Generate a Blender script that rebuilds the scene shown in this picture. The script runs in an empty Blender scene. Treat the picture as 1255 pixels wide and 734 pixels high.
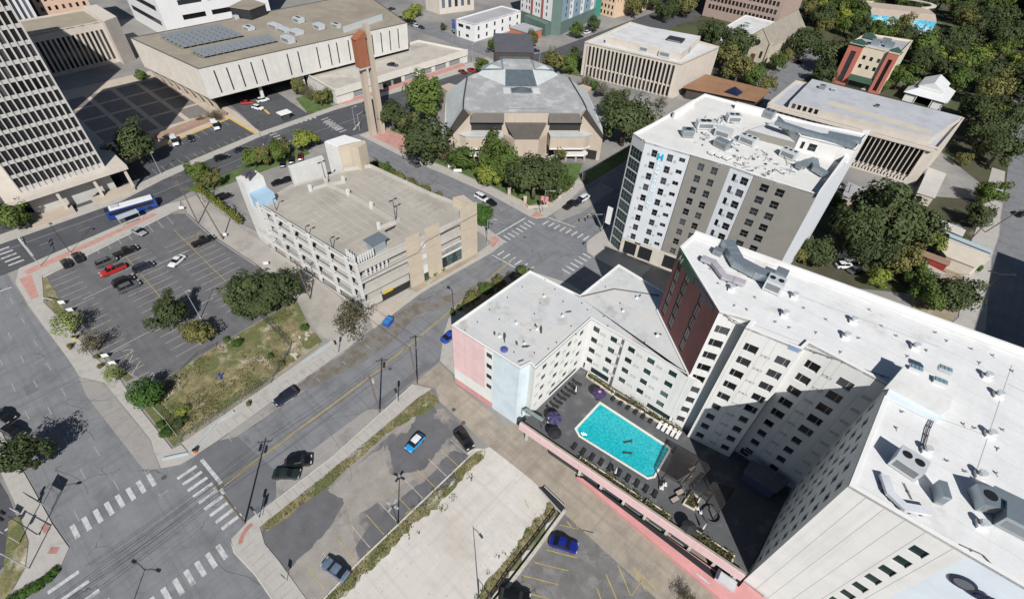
import bpy, bmesh, math, random
from math import sin, cos, radians as R, pi, hypot, atan2, sqrt
from mathutils import Vector, Matrix
rnd = random.Random(11)
S = bpy.context.scene
COL = S.collection
# ------------------------------------------------------------------ camera (solved from the building edges of the place)
W_, H_, F_, CAMZ = 1255.0, 734.0, 612.0, 85.0
def axes(yaw, pitch, roll):
    f = Vector((sin(yaw)*cos(pitch), cos(yaw)*cos(pitch), -sin(pitch)))
    r = Vector((cos(yaw), -sin(yaw), 0)); u = r.cross(f)
    return cos(roll)*r + sin(roll)*u, -sin(roll)*r + cos(roll)*u, f
AX = axes(R(-40.0), R(44.0913), R(3.0986))
def P(u, v, z=0.0):
    """the point of the place at height z seen in direction (u, v) from the drone"""
    d = AX[0]*((u-W_/2)/F_) - AX[1]*((v-H_/2)/F_) + AX[2]
    k = (z-CAMZ)/d.z
    return Vector((d.x*k, d.y*k, z))
def P2(u, v, z=0.0):
    p = P(u, v, z); return (p.x, p.y)
def PP(pts, z=0.0): return [P2(a, b, z) for a, b in pts]
def T(ox, oy, k=5.967): return lambda x, y: (ox+x/k, oy+y/k)
def depth_at(u, v, z):
    p = P(u, v, z)-Vector((0, 0, CAMZ)); return p.dot(AX[2])
def px_size(u, v, z, px): return px*depth_at(u, v, z)/F_
def height_of(base, top, zb=0.0):
    b = P(base[0], base[1], zb); t = P(top[0], top[1], 0)
    return CAMZ*(1-hypot(b.x, b.y)/hypot(t.x, t.y))
cam = bpy.data.cameras.new("camera"); camo = bpy.data.objects.new("camera", cam); COL.objects.link(camo)
cam.sensor_fit = 'HORIZONTAL'; cam.sensor_width = 36; cam.lens = F_/W_*36; cam.clip_start = 1; cam.clip_end = 4000
m = Matrix((( AX[0].x, AX[1].x, -AX[2].x), (AX[0].y, AX[1].y, -AX[2].y), (AX[0].z, AX[1].z, -AX[2].z))).to_4x4()
m.translation = Vector((0, 0, CAMZ)); camo.matrix_world = m
S.camera = camo
# ------------------------------------------------------------------ light
SUN_EL, SH_AZ = R(41), R(140)
w = bpy.data.worlds.new("World"); S.world = w; w.use_nodes = True
nt = w.node_tree; nt.nodes.clear()
o_ = nt.nodes.new("ShaderNodeOutputWorld"); b_ = nt.nodes.new("ShaderNodeBackground"); s_ = nt.nodes.new("ShaderNodeTexSky")
s_.sky_type = 'NISHITA'; s_.sun_disc = False; s_.sun_elevation = SUN_EL
sdx, sdy = -cos(SH_AZ), -sin(SH_AZ)                 # towards the sun
s_.sun_rotation = atan2(sdx, sdy)
s_.air_density = 1.0; s_.dust_density = 0.6; s_.ozone_density = 1.2
nt.links.new(s_.outputs[0], b_.inputs[0]); nt.links.new(b_.outputs[0], o_.inputs[0]); b_.inputs[1].default_value = 0.05
sl = bpy.data.lights.new("sun", 'SUN'); slo = bpy.data.objects.new("sun", sl); COL.objects.link(slo)
sl.energy = 5.0; sl.angle = R(0.5); sl.color = (1.0, 0.975, 0.935)
dvec = Vector((cos(SH_AZ)*cos(SUN_EL), sin(SH_AZ)*cos(SUN_EL), -sin(SUN_EL)))
slo.rotation_euler = dvec.to_track_quat('-Z', 'Y').to_euler(); slo.location = (40, -40, 200)
S.view_settings.view_transform = 'Standard'; S.view_settings.look = 'None'; S.view_settings.gamma = 1
S.view_settings.exposure = 0.0; S.view_settings.use_curve_mapping = False
S.cycles.max_bounces = 5; S.cycles.diffuse_bounces = 1; S.cycles.glossy_bounces = 2; S.cycles.transmission_bounces = 2
S.cycles.transparent_max_bounces = 4
# ------------------------------------------------------------------ materials
def lin(c): return tuple((x/12.92 if x <= .04045 else ((x+.055)/1.055)**2.4) for x in c)
def rgb(r, g, b): return lin((r/255, g/255, b/255))
MATS = {}
def mat(name, c, rough=.8, var=.12, sc=.35, fine=.1, fsc=6.0, c2=None, stain=None, stain_sc=.15, stain_lo=.55, stain_hi=.7, metal=0., cracks=0., streak=0., bump=0., spec=None, wear=0.):
    """base colour c broken up by a broad and a fine noise; optional second colour patches, stains, cracks, rain streaks"""
    if name in MATS: return MATS[name]
    m = bpy.data.materials.new(name); MATS[name] = m; m.use_nodes = True
    n = m.node_tree.nodes; l = m.node_tree.links; bs = n["Principled BSDF"]
    bs.inputs["Roughness"].default_value = rough; bs.inputs["Metallic"].default_value = metal
    if spec is not None: bs.inputs["Specular IOR Level"].default_value = spec
    tc = n.new("ShaderNodeTexCoord")
    def noise(scale, det=7, vec=None, rg=.66):
        x = n.new("ShaderNodeTexNoise"); x.inputs["Scale"].default_value = scale; x.inputs["Detail"].default_value = det; x.inputs["Roughness"].default_value = rg
        l.new(vec if vec is not None else tc.outputs["Object"], x.inputs["Vector"]); return x.outputs["Fac"]
    def ramp(f, a, b):
        x = n.new("ShaderNodeMapRange"); x.inputs["From Min"].default_value = a; x.inputs["From Max"].default_value = b
        l.new(f, x.inputs["Value"]); return x.outputs["Result"]
    def mixc(f, a, b, mode='MIX'):
        x = n.new("ShaderNodeMix"); x.data_type = 'RGBA'; x.blend_type = mode
        if isinstance(f, float): x.inputs[0].default_value = f
        else: l.new(f, x.inputs[0])
        for i, q in ((6, a), (7, b)):
            if isinstance(q, tuple): x.inputs[i].default_value = (*q, 1)
            else: l.new(q, x.inputs[i])
        return x.outputs[2]
    dk = tuple(x*(1-var*1.6) for x in c); lt = tuple(min(1, x*(1+var)) for x in c)
    col = mixc(ramp(noise(sc, 5), .3, .7), dk, lt)
    if c2: col = mixc(ramp(noise(stain_sc*.7, 3), .47, .56), col, c2)
    if stain: col = mixc(ramp(noise(stain_sc, 6, None, .65), stain_lo, stain_hi), col, stain)
    if streak:
        mp = n.new("ShaderNodeMapping"); mp.inputs["Scale"].default_value = (1.6, 1.6, .05); l.new(tc.outputs["Object"], mp.inputs[0])
        f = ramp(noise(1.0, 4, mp.outputs[0]), .5, .8)
        x = n.new("ShaderNodeMath"); x.operation = 'MULTIPLY'; x.inputs[1].default_value = streak; l.new(f, x.inputs[0])
        col = mixc(x.outputs[0], col, tuple(q*.45 for q in c))
    if wear:
        for sc3 in ((.022, 1.1, 1), (1.1, .022, 1)):
            mp = n.new("ShaderNodeMapping"); mp.inputs["Scale"].default_value = sc3; l.new(tc.outputs["Object"], mp.inputs[0])
            f = ramp(noise(1.0, 5, mp.outputs[0]), .5, .74); x = n.new("ShaderNodeMath"); x.operation = 'MULTIPLY'; x.inputs[1].default_value = wear; l.new(f, x.inputs[0])
            col = mixc(x.outputs[0], col, tuple(q*.55 for q in c))
    if cracks:
        wv = n.new("ShaderNodeTexNoise"); wv.inputs["Scale"].default_value = .5; l.new(tc.outputs["Object"], wv.inputs["Vector"])
        ad = n.new("ShaderNodeVectorMath"); ad.operation = 'MULTIPLY_ADD'; l.new(wv.outputs["Color"], ad.inputs[0]); ad.inputs[1].default_value = (3, 3, 0); l.new(tc.outputs["Object"], ad.inputs[2])
        vo = n.new("ShaderNodeTexVoronoi"); vo.feature = 'DISTANCE_TO_EDGE'; vo.inputs["Scale"].default_value = .16; l.new(ad.outputs[0], vo.inputs["Vector"])
        f = ramp(vo.outputs["Distance"], .012, .0)
        g2 = ramp(noise(.12, 2), .5, .62)
        x = n.new("ShaderNodeMath"); x.operation = 'MULTIPLY'; l.new(f, x.inputs[0]); l.new(g2, x.inputs[1])
        y = n.new("ShaderNodeMath"); y.operation = 'MULTIPLY'; y.inputs[1].default_value = cracks; l.new(x.outputs[0], y.inputs[0])
        col = mixc(y.outputs[0], col, tuple(q*.25 for q in c))
    if fine:
        f = ramp(noise(fsc, 3), .25, .75)
        x = n.new("ShaderNodeMapRange"); x.inputs["To Min"].default_value = 1-fine; x.inputs["To Max"].default_value = 1+fine; l.new(f, x.inputs["Value"])
        cmb = n.new("ShaderNodeCombineColor")
        for i in range(3): l.new(x.outputs[0], cmb.inputs[i])
        col = mixc(1.0, col, cmb.outputs[0], 'MULTIPLY')
    l.new(col, bs.inputs["Base Color"])
    if bump:
        bp = n.new("ShaderNodeBump"); bp.inputs["Strength"].default_value = bump; bp.inputs["Distance"].default_value = .1
        l.new(noise(fsc, 4), bp.inputs["Height"]); l.new(bp.outputs[0], bs.inputs["Normal"])
    return m
def plain(name, c, rough=.5, metal=0., spec=None, alpha=None, coat=0.):
    if name in MATS: return MATS[name]
    m = bpy.data.materials.new(name); MATS[name] = m; m.use_nodes = True
    n = m.node_tree.nodes; l = m.node_tree.links; bs = n["Principled BSDF"]
    tc = n.new("ShaderNodeTexCoord"); x = n.new("ShaderNodeTexNoise"); x.inputs["Scale"].default_value = 1.3; l.new(tc.outputs["Object"], x.inputs["Vector"])
    y = n.new("ShaderNodeMix"); y.data_type = 'RGBA'; l.new(x.outputs["Fac"], y.inputs[0])
    y.inputs[6].default_value = (*[q*.86 for q in c], 1); y.inputs[7].default_value = (*[min(1, q*1.1) for q in c], 1)
    l.new(y.outputs[2], bs.inputs["Base Color"])
    bs.inputs["Roughness"].default_value = rough; bs.inputs["Metallic"].default_value = metal
    if spec is not None: bs.inputs["Specular IOR Level"].default_value = spec
    if coat: bs.inputs["Coat Weight"].default_value = coat; bs.inputs["Coat Roughness"].default_value = .08
    return m
# ------------------------------------------------------------------ mesh builder
ORG = {}
class MB:
    def __init__(s): s.v = []; s.f = []; s.m = []
    def add(s, vs, fs, mi=0):
        o = len(s.v); s.v += [tuple(x) for x in vs]
        for f in fs: s.f.append([o+i for i in f]); s.m.append(mi)
    def quad(s, a, b, c, d, mi=0): s.add([a, b, c, d], [[0, 1, 2, 3]], mi)
    def poly(s, pts, mi=0): s.add(pts, [list(range(len(pts)))], mi)
    def flat(s, pts, z, mi=0):
        if area(pts) < 0: pts = pts[::-1]
        s.poly([(x, y, z) for x, y in pts], mi)
    def prism(s, pts, z0, z1, side=0, top=None, bottom=True):
        if area(pts) < 0: pts = pts[::-1]
        n = len(pts); top = side if top is None else top
        a = [(x, y, z0) for x, y in pts]; b = [(x, y, z1) for x, y in pts]
        for i in range(n):
            j = (i+1) % n; s.quad(a[i], a[j], b[j], b[i], side)
        s.poly(b, top)
        if bottom: s.poly(a[::-1], side)
    def box(s, c, d, rz=0., mi=0, top=None):
        x, y, z = d[0]/2, d[1]/2, d[2]/2; ca, sa = cos(rz), sin(rz)
        q = [(c[0]+ca*i*x-sa*j*y, c[1]+sa*i*x+ca*j*y) for i, j in ((-1, -1), (1, -1), (1, 1), (-1, 1))]
        s.prism(q, c[2]-z, c[2]+z, mi, top)
    def obox(s, o, ex, ey, ez, mi=0):
        o, ex, ey, ez = Vector(o), Vector(ex), Vector(ey), Vector(ez)
        q = [o, o+ex, o+ex+ey, o+ey]; t = [p+ez for p in q]
        s.add(q+t, [[3, 2, 1, 0], [4, 5, 6, 7], [0, 1, 5, 4], [1, 2, 6, 5], [2, 3, 7, 6], [3, 0, 4, 7]], mi)
    def tube(s, p0, p1, r0, r1=None, n=8, mi=0):
        p0, p1 = Vector(p0), Vector(p1); r1 = r0 if r1 is None else r1
        d = (p1-p0).normalized(); a = d.orthogonal().normalized(); b = d.cross(a)
        vs = []
        for p, r in ((p0, r0), (p1, r1)):
            for i in range(n):
                t = 2*pi*i/n; vs.append(p+a*cos(t)*r+b*sin(t)*r)
        fs = [[i, (i+1) % n, n+(i+1) % n, n+i] for i in range(n)]+[list(range(n))[::-1], list(range(n, 2*n))]
        s.add(vs, fs, mi)
    def path(s, pts, r, n=6, mi=0):
        for a, b in zip(pts[:-1], pts[1:]): s.tube(a, b, r, r, n, mi)
    def ball(s, c, r, nu=8, nv=6, mi=0, sz=1.):
        vs = [(c[0], c[1], c[2]-r*sz)]; fs = []
        for j in range(1, nv):
            t = pi*j/nv-pi/2
            for i in range(nu): vs.append((c[0]+r*cos(t)*cos(2*pi*i/nu), c[1]+r*cos(t)*sin(2*pi*i/nu), c[2]+r*sz*sin(t)))
        vs.append((c[0], c[1], c[2]+r*sz)); k = len(vs)-1
        for i in range(nu): fs.append([0, 1+(i+1) % nu, 1+i]); fs.append([k, k-nu+i, k-nu+(i+1) % nu])
        for j in range(nv-2):
            for i in range(nu):
                a = 1+j*nu+i; b = 1+j*nu+(i+1) % nu; fs.append([a, b, b+nu, a+nu])
        s.add(vs, fs, mi)
    def mesh(s, name, mats, off=(0, 0, 0), smooth=False):
        me = bpy.data.meshes.new(name)
        me.from_pydata([(x-off[0], y-off[1], z-off[2]) for x, y, z in s.v], [], s.f)
        for q in (mats if isinstance(mats, (list, tuple)) else [mats]): me.materials.append(q)
        me.polygons.foreach_set("material_index", s.m)
        if smooth: me.polygons.foreach_set("use_smooth", [True]*len(s.f))
        me.update(); return me
    def build(s, name, mats, parent=None, smooth=False, label=None, kind=None):
        off = ORG.get(parent.name, (0, 0, 0)) if parent else (0, 0, 0)
        if not s.f: return None
        org = off
        ob = bpy.data.objects.new(name, None if False else s.mesh(name, mats, off, smooth)); COL.objects.link(ob)
        if parent: ob.parent = parent
        ORG[ob.name] = org
        if label: ob["label"] = label
        if kind: ob["kind"] = kind
        return ob
def area(p): return sum(p[i][0]*p[(i+1) % len(p)][1]-p[(i+1) % len(p)][0]*p[i][1] for i in range(len(p)))/2
def ccw(p): return p if area(p) > 0 else p[::-1]
def thing(name, label, cat, loc=(0, 0, 0), group=None, rz=0.):
    o = bpy.data.objects.new(name, None); COL.objects.link(o); o.location = loc; o.rotation_euler = (0, 0, rz); o.empty_display_size = .5
    ORG[o.name] = tuple(loc) if not rz else (0, 0, 0)
    o["label"] = label; o["category"] = cat
    if group: o["group"] = group
    return o
def tag(o, label, cat, group=None):
    o["label"] = label; o["category"] = cat
    if group: o["group"] = group
    return o
def struct(o, label=None):
    o["kind"] = "structure"
    if label: o["label"] = label
    return o
def link_mesh(name, me, parent, loc=(0, 0, 0), rz=0., sc=None):
    o = bpy.data.objects.new(name, me); COL.objects.link(o); o.parent = parent; o.location = loc; o.rotation_euler = (0, 0, rz)
    if sc: o.scale = sc
    return o
def copy_tree(o, loc, rz=None, label=None, group=None, parent=None, scale=None):
    c = o.copy(); COL.objects.link(c)
    if parent: c.parent = parent
    else:
        c.location = loc
        if rz is not None: c.rotation_euler = (0, 0, rz)
        if scale: c.scale = scale
        if label: c["label"] = label
        if group: c["group"] = group
    for ch in list(o.children): copy_tree(ch, None, parent=c)
    return c
def offset_poly(p, d):
    """inset (d>0) of a ccw polygon"""
    n = len(p); out = []
    for i in range(n):
        a, b, c = Vector(p[i-1]), Vector(p[i]), Vector(p[(i+1) % n])
        e1 = (b-a).normalized(); e2 = (c-b).normalized()
        n1 = Vector((-e1.y, e1.x)); n2 = Vector((-e2.y, e2.x))
        k = (n1+n2); 
        if k.length < 1e-4: k = n1
        k.normalize(); q = max(.35, k.dot(n1)); r_ = b+k*(d/q); out.append((r_.x, r_.y))
    return out
# ------------------------------------------------------------------ facades
def holewall(mb, A, B, z0, z1, holes, depth=.25, mi=0, zone=None, cuts_s=(), cuts_z=()):
    """vertical wall A->B (left to right seen from outside) with recessed rectangular openings (s0,s1,za,zb)"""
    A = Vector((A[0], A[1])); B = Vector((B[0], B[1])); L = (B-A).length; d = (B-A)/L; nrm = Vector((d.y, -d.x))
    def q(s, z, o=0.): p = A+d*s-nrm*o; return (p.x, p.y, z)
    hs = [h for h in holes if h[1] > 0.02 and h[0] < L-.02 and h[3] > z0+.02 and h[2] < z1-.02]
    hs = [(max(h[0], .05), min(h[1], L-.05), max(h[2], z0+.05), min(h[3], z1-.05)) for h in hs]
    xs = sorted(set([0, L]+[round(x, 4) for h in hs for x in h[:2]]+[c for c in cuts_s if 0 < c < L]))
    zs = sorted(set([z0, z1]+[round(x, 4) for h in hs for x in h[2:4]]+[c for c in cuts_z if z0 < c < z1]))
    for i in range(len(xs)-1):
        cm = (xs[i]+xs[i+1])/2
        colh = [h for h in hs if h[0] <= cm <= h[1]]
        j = 0
        while j < len(zs)-1:
            zm = (zs[j]+zs[j+1])/2
            if any(h[2] <= zm <= h[3] for h in colh): j += 1; continue
            k = zone(cm, zm) if zone else mi
            e = j+1
            while e < len(zs)-1:
                z2 = (zs[e]+zs[e+1])/2
                if any(h[2] <= z2 <= h[3] for h in colh) or (zone and zone(cm, z2) != k): break
                e += 1
            mb.quad(q(xs[i], zs[j]), q(xs[i+1], zs[j]), q(xs[i+1], zs[e]), q(xs[i], zs[e]), k); j = e
    for a, b, c, e in hs:
        k = zone((a+b)/2, (c+e)/2) if zone else mi
        mb.quad(q(a, c), q(b, c), q(b, c, depth), q(a, c, depth), k)
        mb.quad(q(b, e), q(a, e), q(a, e, depth), q(b, e, depth), k)
        mb.quad(q(a, e), q(a, c), q(a, c, depth), q(a, e, depth), k)
        mb.quad(q(b, c), q(b, e), q(b, e, depth), q(b, c, depth), k)
    return hs
GL = {}
def glassmat(name, c, rough=.12):
    if name in MATS: return MATS[name]
    m = bpy.data.materials.new(name); MATS[name] = m; m.use_nodes = True
    n = m.node_tree.nodes; l = m.node_tree.links; bs = n["Principled BSDF"]
    oi = n.new("ShaderNodeObjectInfo"); mx = n.new("ShaderNodeMix"); mx.data_type = 'RGBA'
    pw = n.new("ShaderNodeMath"); pw.operation = 'POWER'; pw.inputs[1].default_value = 2.6; l.new(oi.outputs["Random"], pw.inputs[0]); l.new(pw.outputs[0], mx.inputs[0])
    mx.inputs[6].default_value = (*c, 1); mx.inputs[7].default_value = (min(1, c[0]*3+.06), min(1, c[1]*3+.065), min(1, c[2]*3+.065), 1)
    l.new(mx.outputs[2], bs.inputs["Base Color"]); bs.inputs["Roughness"].default_value = rough; bs.inputs["Specular IOR Level"].default_value = .35
    return m
def window_mesh(w, h, style, glass, frame):
    key = (round(w, 2), round(h, 2), style, glass.name, frame.name)
    if key in GL: return GL[key]
    mb = MB(); f = .06
    mb.quad((0, 0, 0), (w, 0, 0), (w, 0, h), (0, 0, h), 0)
    def bar(x0, z0, x1, z1): mb.obox((x0, -.05, z0), (x1-x0, 0, 0), (0, .045, 0), (0, 0, z1-z0), 1)
    bar(0, 0, w, f); bar(0, h-f, w, h); bar(0, f, f, h-f); bar(w-f, f, w, h-f)
    if style == 'v2': bar(w*.33-.03, f, w*.33+.03, h-f)
    if style == 'v2r': bar(w*.67-.03, f, w*.67+.03, h-f)
    if style == 'mid': bar(w/2-.03, f, w/2+.03, h-f)
    if style == 'cross': bar(w/2-.03, f, w/2+.03, h*.45); bar(f, h*.45, w-f, h*.45+.06)
    if style == 'grid':
        for i in (1, 2, 3): bar(w*i/4-.025, f, w*i/4+.025, h-f)
        bar(f, h/2-.025, w-f, h/2+.025)
    me = mb.mesh("window", [glass, frame]); GL[key] = me; return me
WINS = {}
def windows(root, A, B, hs, glass, frame, style='plain', depth=.25, name='window'):
    """collects window parts; place_windows() later makes the 100 nearest separate parts and joins the rest"""
    A = Vector((A[0], A[1])); B = Vector((B[0], B[1])); d = (B-A).normalized(); nrm = Vector((d.y, -d.x)); ang = atan2(d.y, d.x)
    for h in hs:
        st = style(h) if callable(style) else style
        p = A+d*h[0]-nrm*depth
        WINS.setdefault((root.name, name), []).append((root, Vector((p.x, p.y, h[2])), ang, h[1]-h[0], h[3]-h[2], st, glass, frame, name))
def place_windows():
    for (rn, nm), lst in WINS.items():
        root = lst[0][0]; off = Vector(ORG.get(rn, (0, 0, 0)))
        lst.sort(key=lambda q: (q[1]-Vector((0, 0, CAMZ))).length)
        for q in lst[:100]:
            me = window_mesh(q[3], q[4], q[5], q[6], q[7]); link_mesh(q[8], me, root, q[1]-off, q[2])
        rest = lst[100:]
        if rest:
            mb = MB(); mats = []
            for q in rest:
                me = window_mesh(q[3], q[4], q[5], q[6], q[7])
                for mm in (q[6], q[7]):
                    if mm not in mats: mats.append(mm)
                ca, sa = cos(q[2]), sin(q[2])
                o = len(mb.v)
                for v in me.vertices: mb.v.append((q[1].x+ca*v.co.x-sa*v.co.y, q[1].y+sa*v.co.x+ca*v.co.y, q[1].z+v.co.z))
                mm = [mats.index(q[6]), mats.index(q[7])]
                for pl in me.polygons: mb.f.append([o+i for i in pl.vertices]); mb.m.append(mm[pl.material_index])
            mb.build(nm, mats, root, kind="stuff")
def flat_roof(root, poly, z, roofmat, parmat, ph=.6, pw=.35, name='roof'):
    """roof sheet at z with a parapet ring standing on the wall line"""
    poly = ccw(poly); inn = offset_poly(poly, pw)
    mb = MB(); mb.poly([(x, y, z) for x, y in inn]); mb.build(name, roofmat, root)
    if ph <= 0: return
    mb = MB(); n = len(poly)
    for i in range(n):
        j = (i+1) % n
        a, b, c, d = poly[i], poly[j], inn[j], inn[i]
        mb.quad((*a, z+ph), (*b, z+ph), (*c, z+ph), (*d, z+ph))
        mb.quad((*d, z+ph), (*c, z+ph), (*c, z), (*d, z))
        o1 = a; o2 = b
        mb.quad((*a, z-.02), (*b, z-.02), (*b, z+ph), (*a, z+ph))
    mb.build('parapet', parmat, root)
def grid_holes(cols, rows): return [(s0, s1, z0, z1) for s0, s1 in cols for z0, z1 in rows]
def rect(A, B, depth):
    """ccw rectangle whose front edge is A->B (left to right seen from the front)"""
    A = Vector(A[:2]); B = Vector(B[:2]); d = (B-A).normalized(); back = Vector((-d.y, d.x))*depth
    return [tuple(A), tuple(B), tuple(B+back), tuple(A+back)]
# ------------------------------------------------------------------ colours of the place
asph = mat("asphalt_worn", (.212, .216, .228), .9, .1, .3, .12, 7, stain=(.145, .147, .155), stain_sc=.16, stain_lo=.54, stain_hi=.7, cracks=.9, wear=.5)
asph2 = mat("asphalt_lot", (.145, .143, .15), .9, .12, .35, .14, 7, wear=.35, stain=(.11, .105, .105), stain_sc=.16, stain_lo=.55, stain_hi=.68, cracks=.6)
asph3 = mat("asphalt_dark", (.085, .088, .097), .88, .12, .3, .12, 7, wear=.4, stain=(.125, .125, .13), stain_sc=.1)
asphp = mat("asphalt_patched", (.29, .262, .24), .92, .12, .3, .16, 6, c2=(.14, .138, .143), stain=(.42, .4, .38), stain_sc=.2, stain_lo=.6, stain_hi=.74, cracks=.8)
asphq = mat("asphalt_mottled", (.17, .165, .16), .92, .16, .3, .14, 6, stain=(.3, .29, .28), stain_sc=.28, stain_lo=.5, stain_hi=.75, cracks=.9)
conc = mat("concrete_pavement", (.46, .435, .4), .9, .1, .35, .09, 6, stain=(.3, .285, .265), stain_sc=.35, stain_lo=.52, stain_hi=.75, wear=.2)
kerbm = mat("kerb_concrete", (.56, .54, .49), .9, .12, .6, .06, 6)
conc_tan = mat("driveway_concrete", (.36, .315, .255), .92, .12, .3, .1, 6, wear=.5, stain=(.17, .155, .135), stain_sc=.13, stain_lo=.5, stain_hi=.72, cracks=.3)
plaza = mat("plaza_paving", (.52, .44, .36), .9, .08, .3, .08, 6)
plazad = mat("plaza_slabs", (.21, .19, .18), .8, .12, .4, .06, 6)
brickp = mat("brick_strip", (.5, .27, .23), .9, .12, .6, .14, 9)
dirt = mat("dry_dirt", (.36, .295, .22), .95, .16, .25, .16, 5, c2=(.29, .25, .17), stain=(.52, .47, .4), stain_sc=.2)
gravel = mat("pale_caliche", (.62, .585, .54), .95, .08, .35, .08, 9, c2=(.6, .565, .515), stain=(.43, .38, .32), stain_sc=.09, stain_lo=.5, stain_hi=.8, bump=.25, wear=.3)
grassm = mat("dry_lawn", (.24, .205, .105), .95, .3, .5, .32, 3, c2=(.125, .14, .05), stain=(.47, .41, .32), stain_sc=.2, stain_lo=.54, stain_hi=.66, bump=.6)
lawn = mat("green_lawn", (.095, .15, .04), .95, .25, .4, .25, 5, bump=.5)
soil = mat("wooded_ground", (.075, .07, .042), .95, .35, .05, .2, 2, c2=(.07, .085, .03), stain=(.3, .27, .22), stain_sc=.03, stain_lo=.62, stain_hi=.7)
white_p = mat("white_paint_line", (.6, .6, .6), .8, .12, .8, .2, 4, stain=(.27, .27, .28), stain_sc=.8, stain_lo=.45, stain_hi=.68)
faded_p = mat("worn_white_line", (.38, .38, .38), .85, .15, .8, .2, 4, stain=(.25, .25, .25), stain_sc=.8, stain_lo=.5, stain_hi=.75)
yel_p = mat("yellow_line", (.5, .38, .1), .8, .15, .8, .2, 4, stain=(.26, .23, .16), stain_sc=.7, stain_lo=.5, stain_hi=.8)
cream_p = mat("faded_stall_line", (.52, .5, .42), .85, .15, .8, .2, 4, stain=(.2, .2, .19), stain_sc=.7, stain_lo=.5, stain_hi=.8)
curb_y = mat("yellow_kerb_paint", (.62, .42, .09), .8, .15, .8, .15, 4)
def rough(p, step=.9, amp=.35, seed=3):
    r = random.Random(seed); p = ccw(p); out = []
    for i in range(len(p)):
        a, b = Vector(p[i]), Vector(p[(i+1) % len(p)]); L = (b-a).length; n = max(1, int(L/step)); d = (b-a)/max(L, 1e-6); q = Vector((-d.y, d.x)); w = 0
        for k in range(n): w = w*.6+r.gauss(0, amp*.7); c = a+d*(L*k/n)+q*(w if k else 0); out.append((c.x, c.y))
    return out
def sheet(name, polys, m, z, label=None):
    mb = MB()
    for i, p in enumerate(polys): mb.flat(p, z+i*.0011)
    return struct(mb.build(name, m), label)
def slab(name, polys, m, z0=0., z1=.13, label=None):
    mb = MB()
    for p in polys: mb.prism(p, z0, z1)
    return struct(mb.build(name, m), label)
# base: one sheet to the horizon
sheet("ground", [[(-900, -250), (500, -250), (500, 1300), (-900, 1300)]], mat("city_ground", (.3, .285, .265), .95, .15, .2, .14, 3, stain=(.19, .187, .187), stain_sc=.05, stain_lo=.45, stain_hi=.62), 0.0)
sheet("wooded_ground", [[(-150, 300), (-100, 262), (-20, 262), (6, 240), (28, 215), (28, 700), (-150, 700)], [(44, 150), (200, 150), (200, 700), (44, 700)], [(-16, 118), (28, 150), (28, 215), (-16, 180)], [(-128, 246), (-58, 246), (-58, 262), (-100, 262), (-128, 290)]], soil, .012)
# streets
RA = [(-72.5, 36), (-73.6, 48), (-73.7, 56), (-72.3, 77), (-73, 83), (-83, 84.3), (-100, 84.5), (-134, 85), (-155, 84.5), (-153, 91.5), (-127, 92.7), (-113, 94.9), (-93, 97), (-76.5, 96.8), (-74.1, 97.4), (-72.3, 100), (-72.3, 107), (-74, 123), (-74, 330), (-58, 330), (-57, 100), (-56.8, 98.5), (-54.3, 95.3), (-50, 94.6), (24, 95), (24, 81.8), (-50, 81.8), (-58, 79.2), (-62, 77), (-63.6, 70), (-63.4, 55.5), (-60, 48), (-54.5, 42), (-54, 34.3), (-52.2, 14), (-52.3, -2.5), (-51.7, -5.5), (-49, -6), (-44, -5.4), (60, -4.8), (60, -70), (-65, -70), (-65, -29.3), (-66.2, -24.4), (-68.5, -22.6), (-74.4, -23.2), (-88, -23.8), (-101, -24.4), (-155, -24.4), (-155, -12.4), (-133, -12.3), (-112.5, -11), (-104, -11), (-98.5, -8.2), (-79, -7), (-72, -8), (-70, -5), (-70, 1.5), (-70.8, 13.5), (-71.7, 31)]
sheet("street", [RA], asph, .016)
RD = [(-165, -150), (-165, 18), (-169, 31), (-175, 65), (-176.5, 97), (-173.5, 130), (-172, 156), (-164, 217), (-165.5, 294), (-166, 560), (-146, 560), (-142, 337), (-142.5, 217), (-150, 190), (-152, 130), (-153.3, 93), (-156.5, 75), (-158, 51), (-157, 35), (-154.8, 26), (-150.6, -10), (-150, -150)]
sheet("avenue", [RD], asph3, .022)
sheet("side_street", [[(-420, 182), (-171, 185), (-168, 195), (-420, 195)], [(29.5, 92), (33, 140), (30, 175), (30, 190), (26, 250), (20, 330), (34, 330), (42, 250), (46, 180), (50, 92)]], asph, .028)
mb = MB()   # newer asphalt patches in the streets
for p in ([(-72, 0), (-68.5, -4.5), (-52.6, -2), (-53, 6), (-61, 5), (-70, 4)],): mb.flat(p, .024)
for u, v, a, b in ((30, 712, 5, 3), (38, 476, 3, 2), (660, 232, 5, 2)): 
    x, y = P2(u, v); mb.flat([(x-a/2, y-b/2), (x+a/2, y-b/2), (x+a/2, y+b/2), (x-a/2, y+b/2)], .024)
mb.flat([(-56, 26), (-54.6, 26), (-55, 40), (-56.6, 40)], .024); mb.flat([(-71.5, 103), (-68, 103), (-68, 111), (-71.5, 111)], .024)
struct(mb.build("asphalt_patch", mat("asphalt_newer", (.15, .152, .16), .9, .1, .3, .08, 9)))
sheet("concrete_bay", [[(-104, -11), (-98.5, -8.2), (-79, -7), (-72, -8), (-74, -10), (-98, -11.5)], [(-72.3, 107), (-72, 103), (-68.5, 101), (-66.5, 110), (-67, 128), (-72.5, 128)], [(-70, 1.5), (-68.5, 4), (-68.6, 28), (-71.7, 31)], [(-52.2, 13), (-52.4, 3), (-56, 5), (-56, 24), (-53.2, 27)]], mat("concrete_lane", (.33, .315, .295), .9, .1, .2, .12, 6, stain=(.22, .21, .2), stain_sc=.2, stain_lo=.5, stain_hi=.7, cracks=.8), .026)
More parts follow.
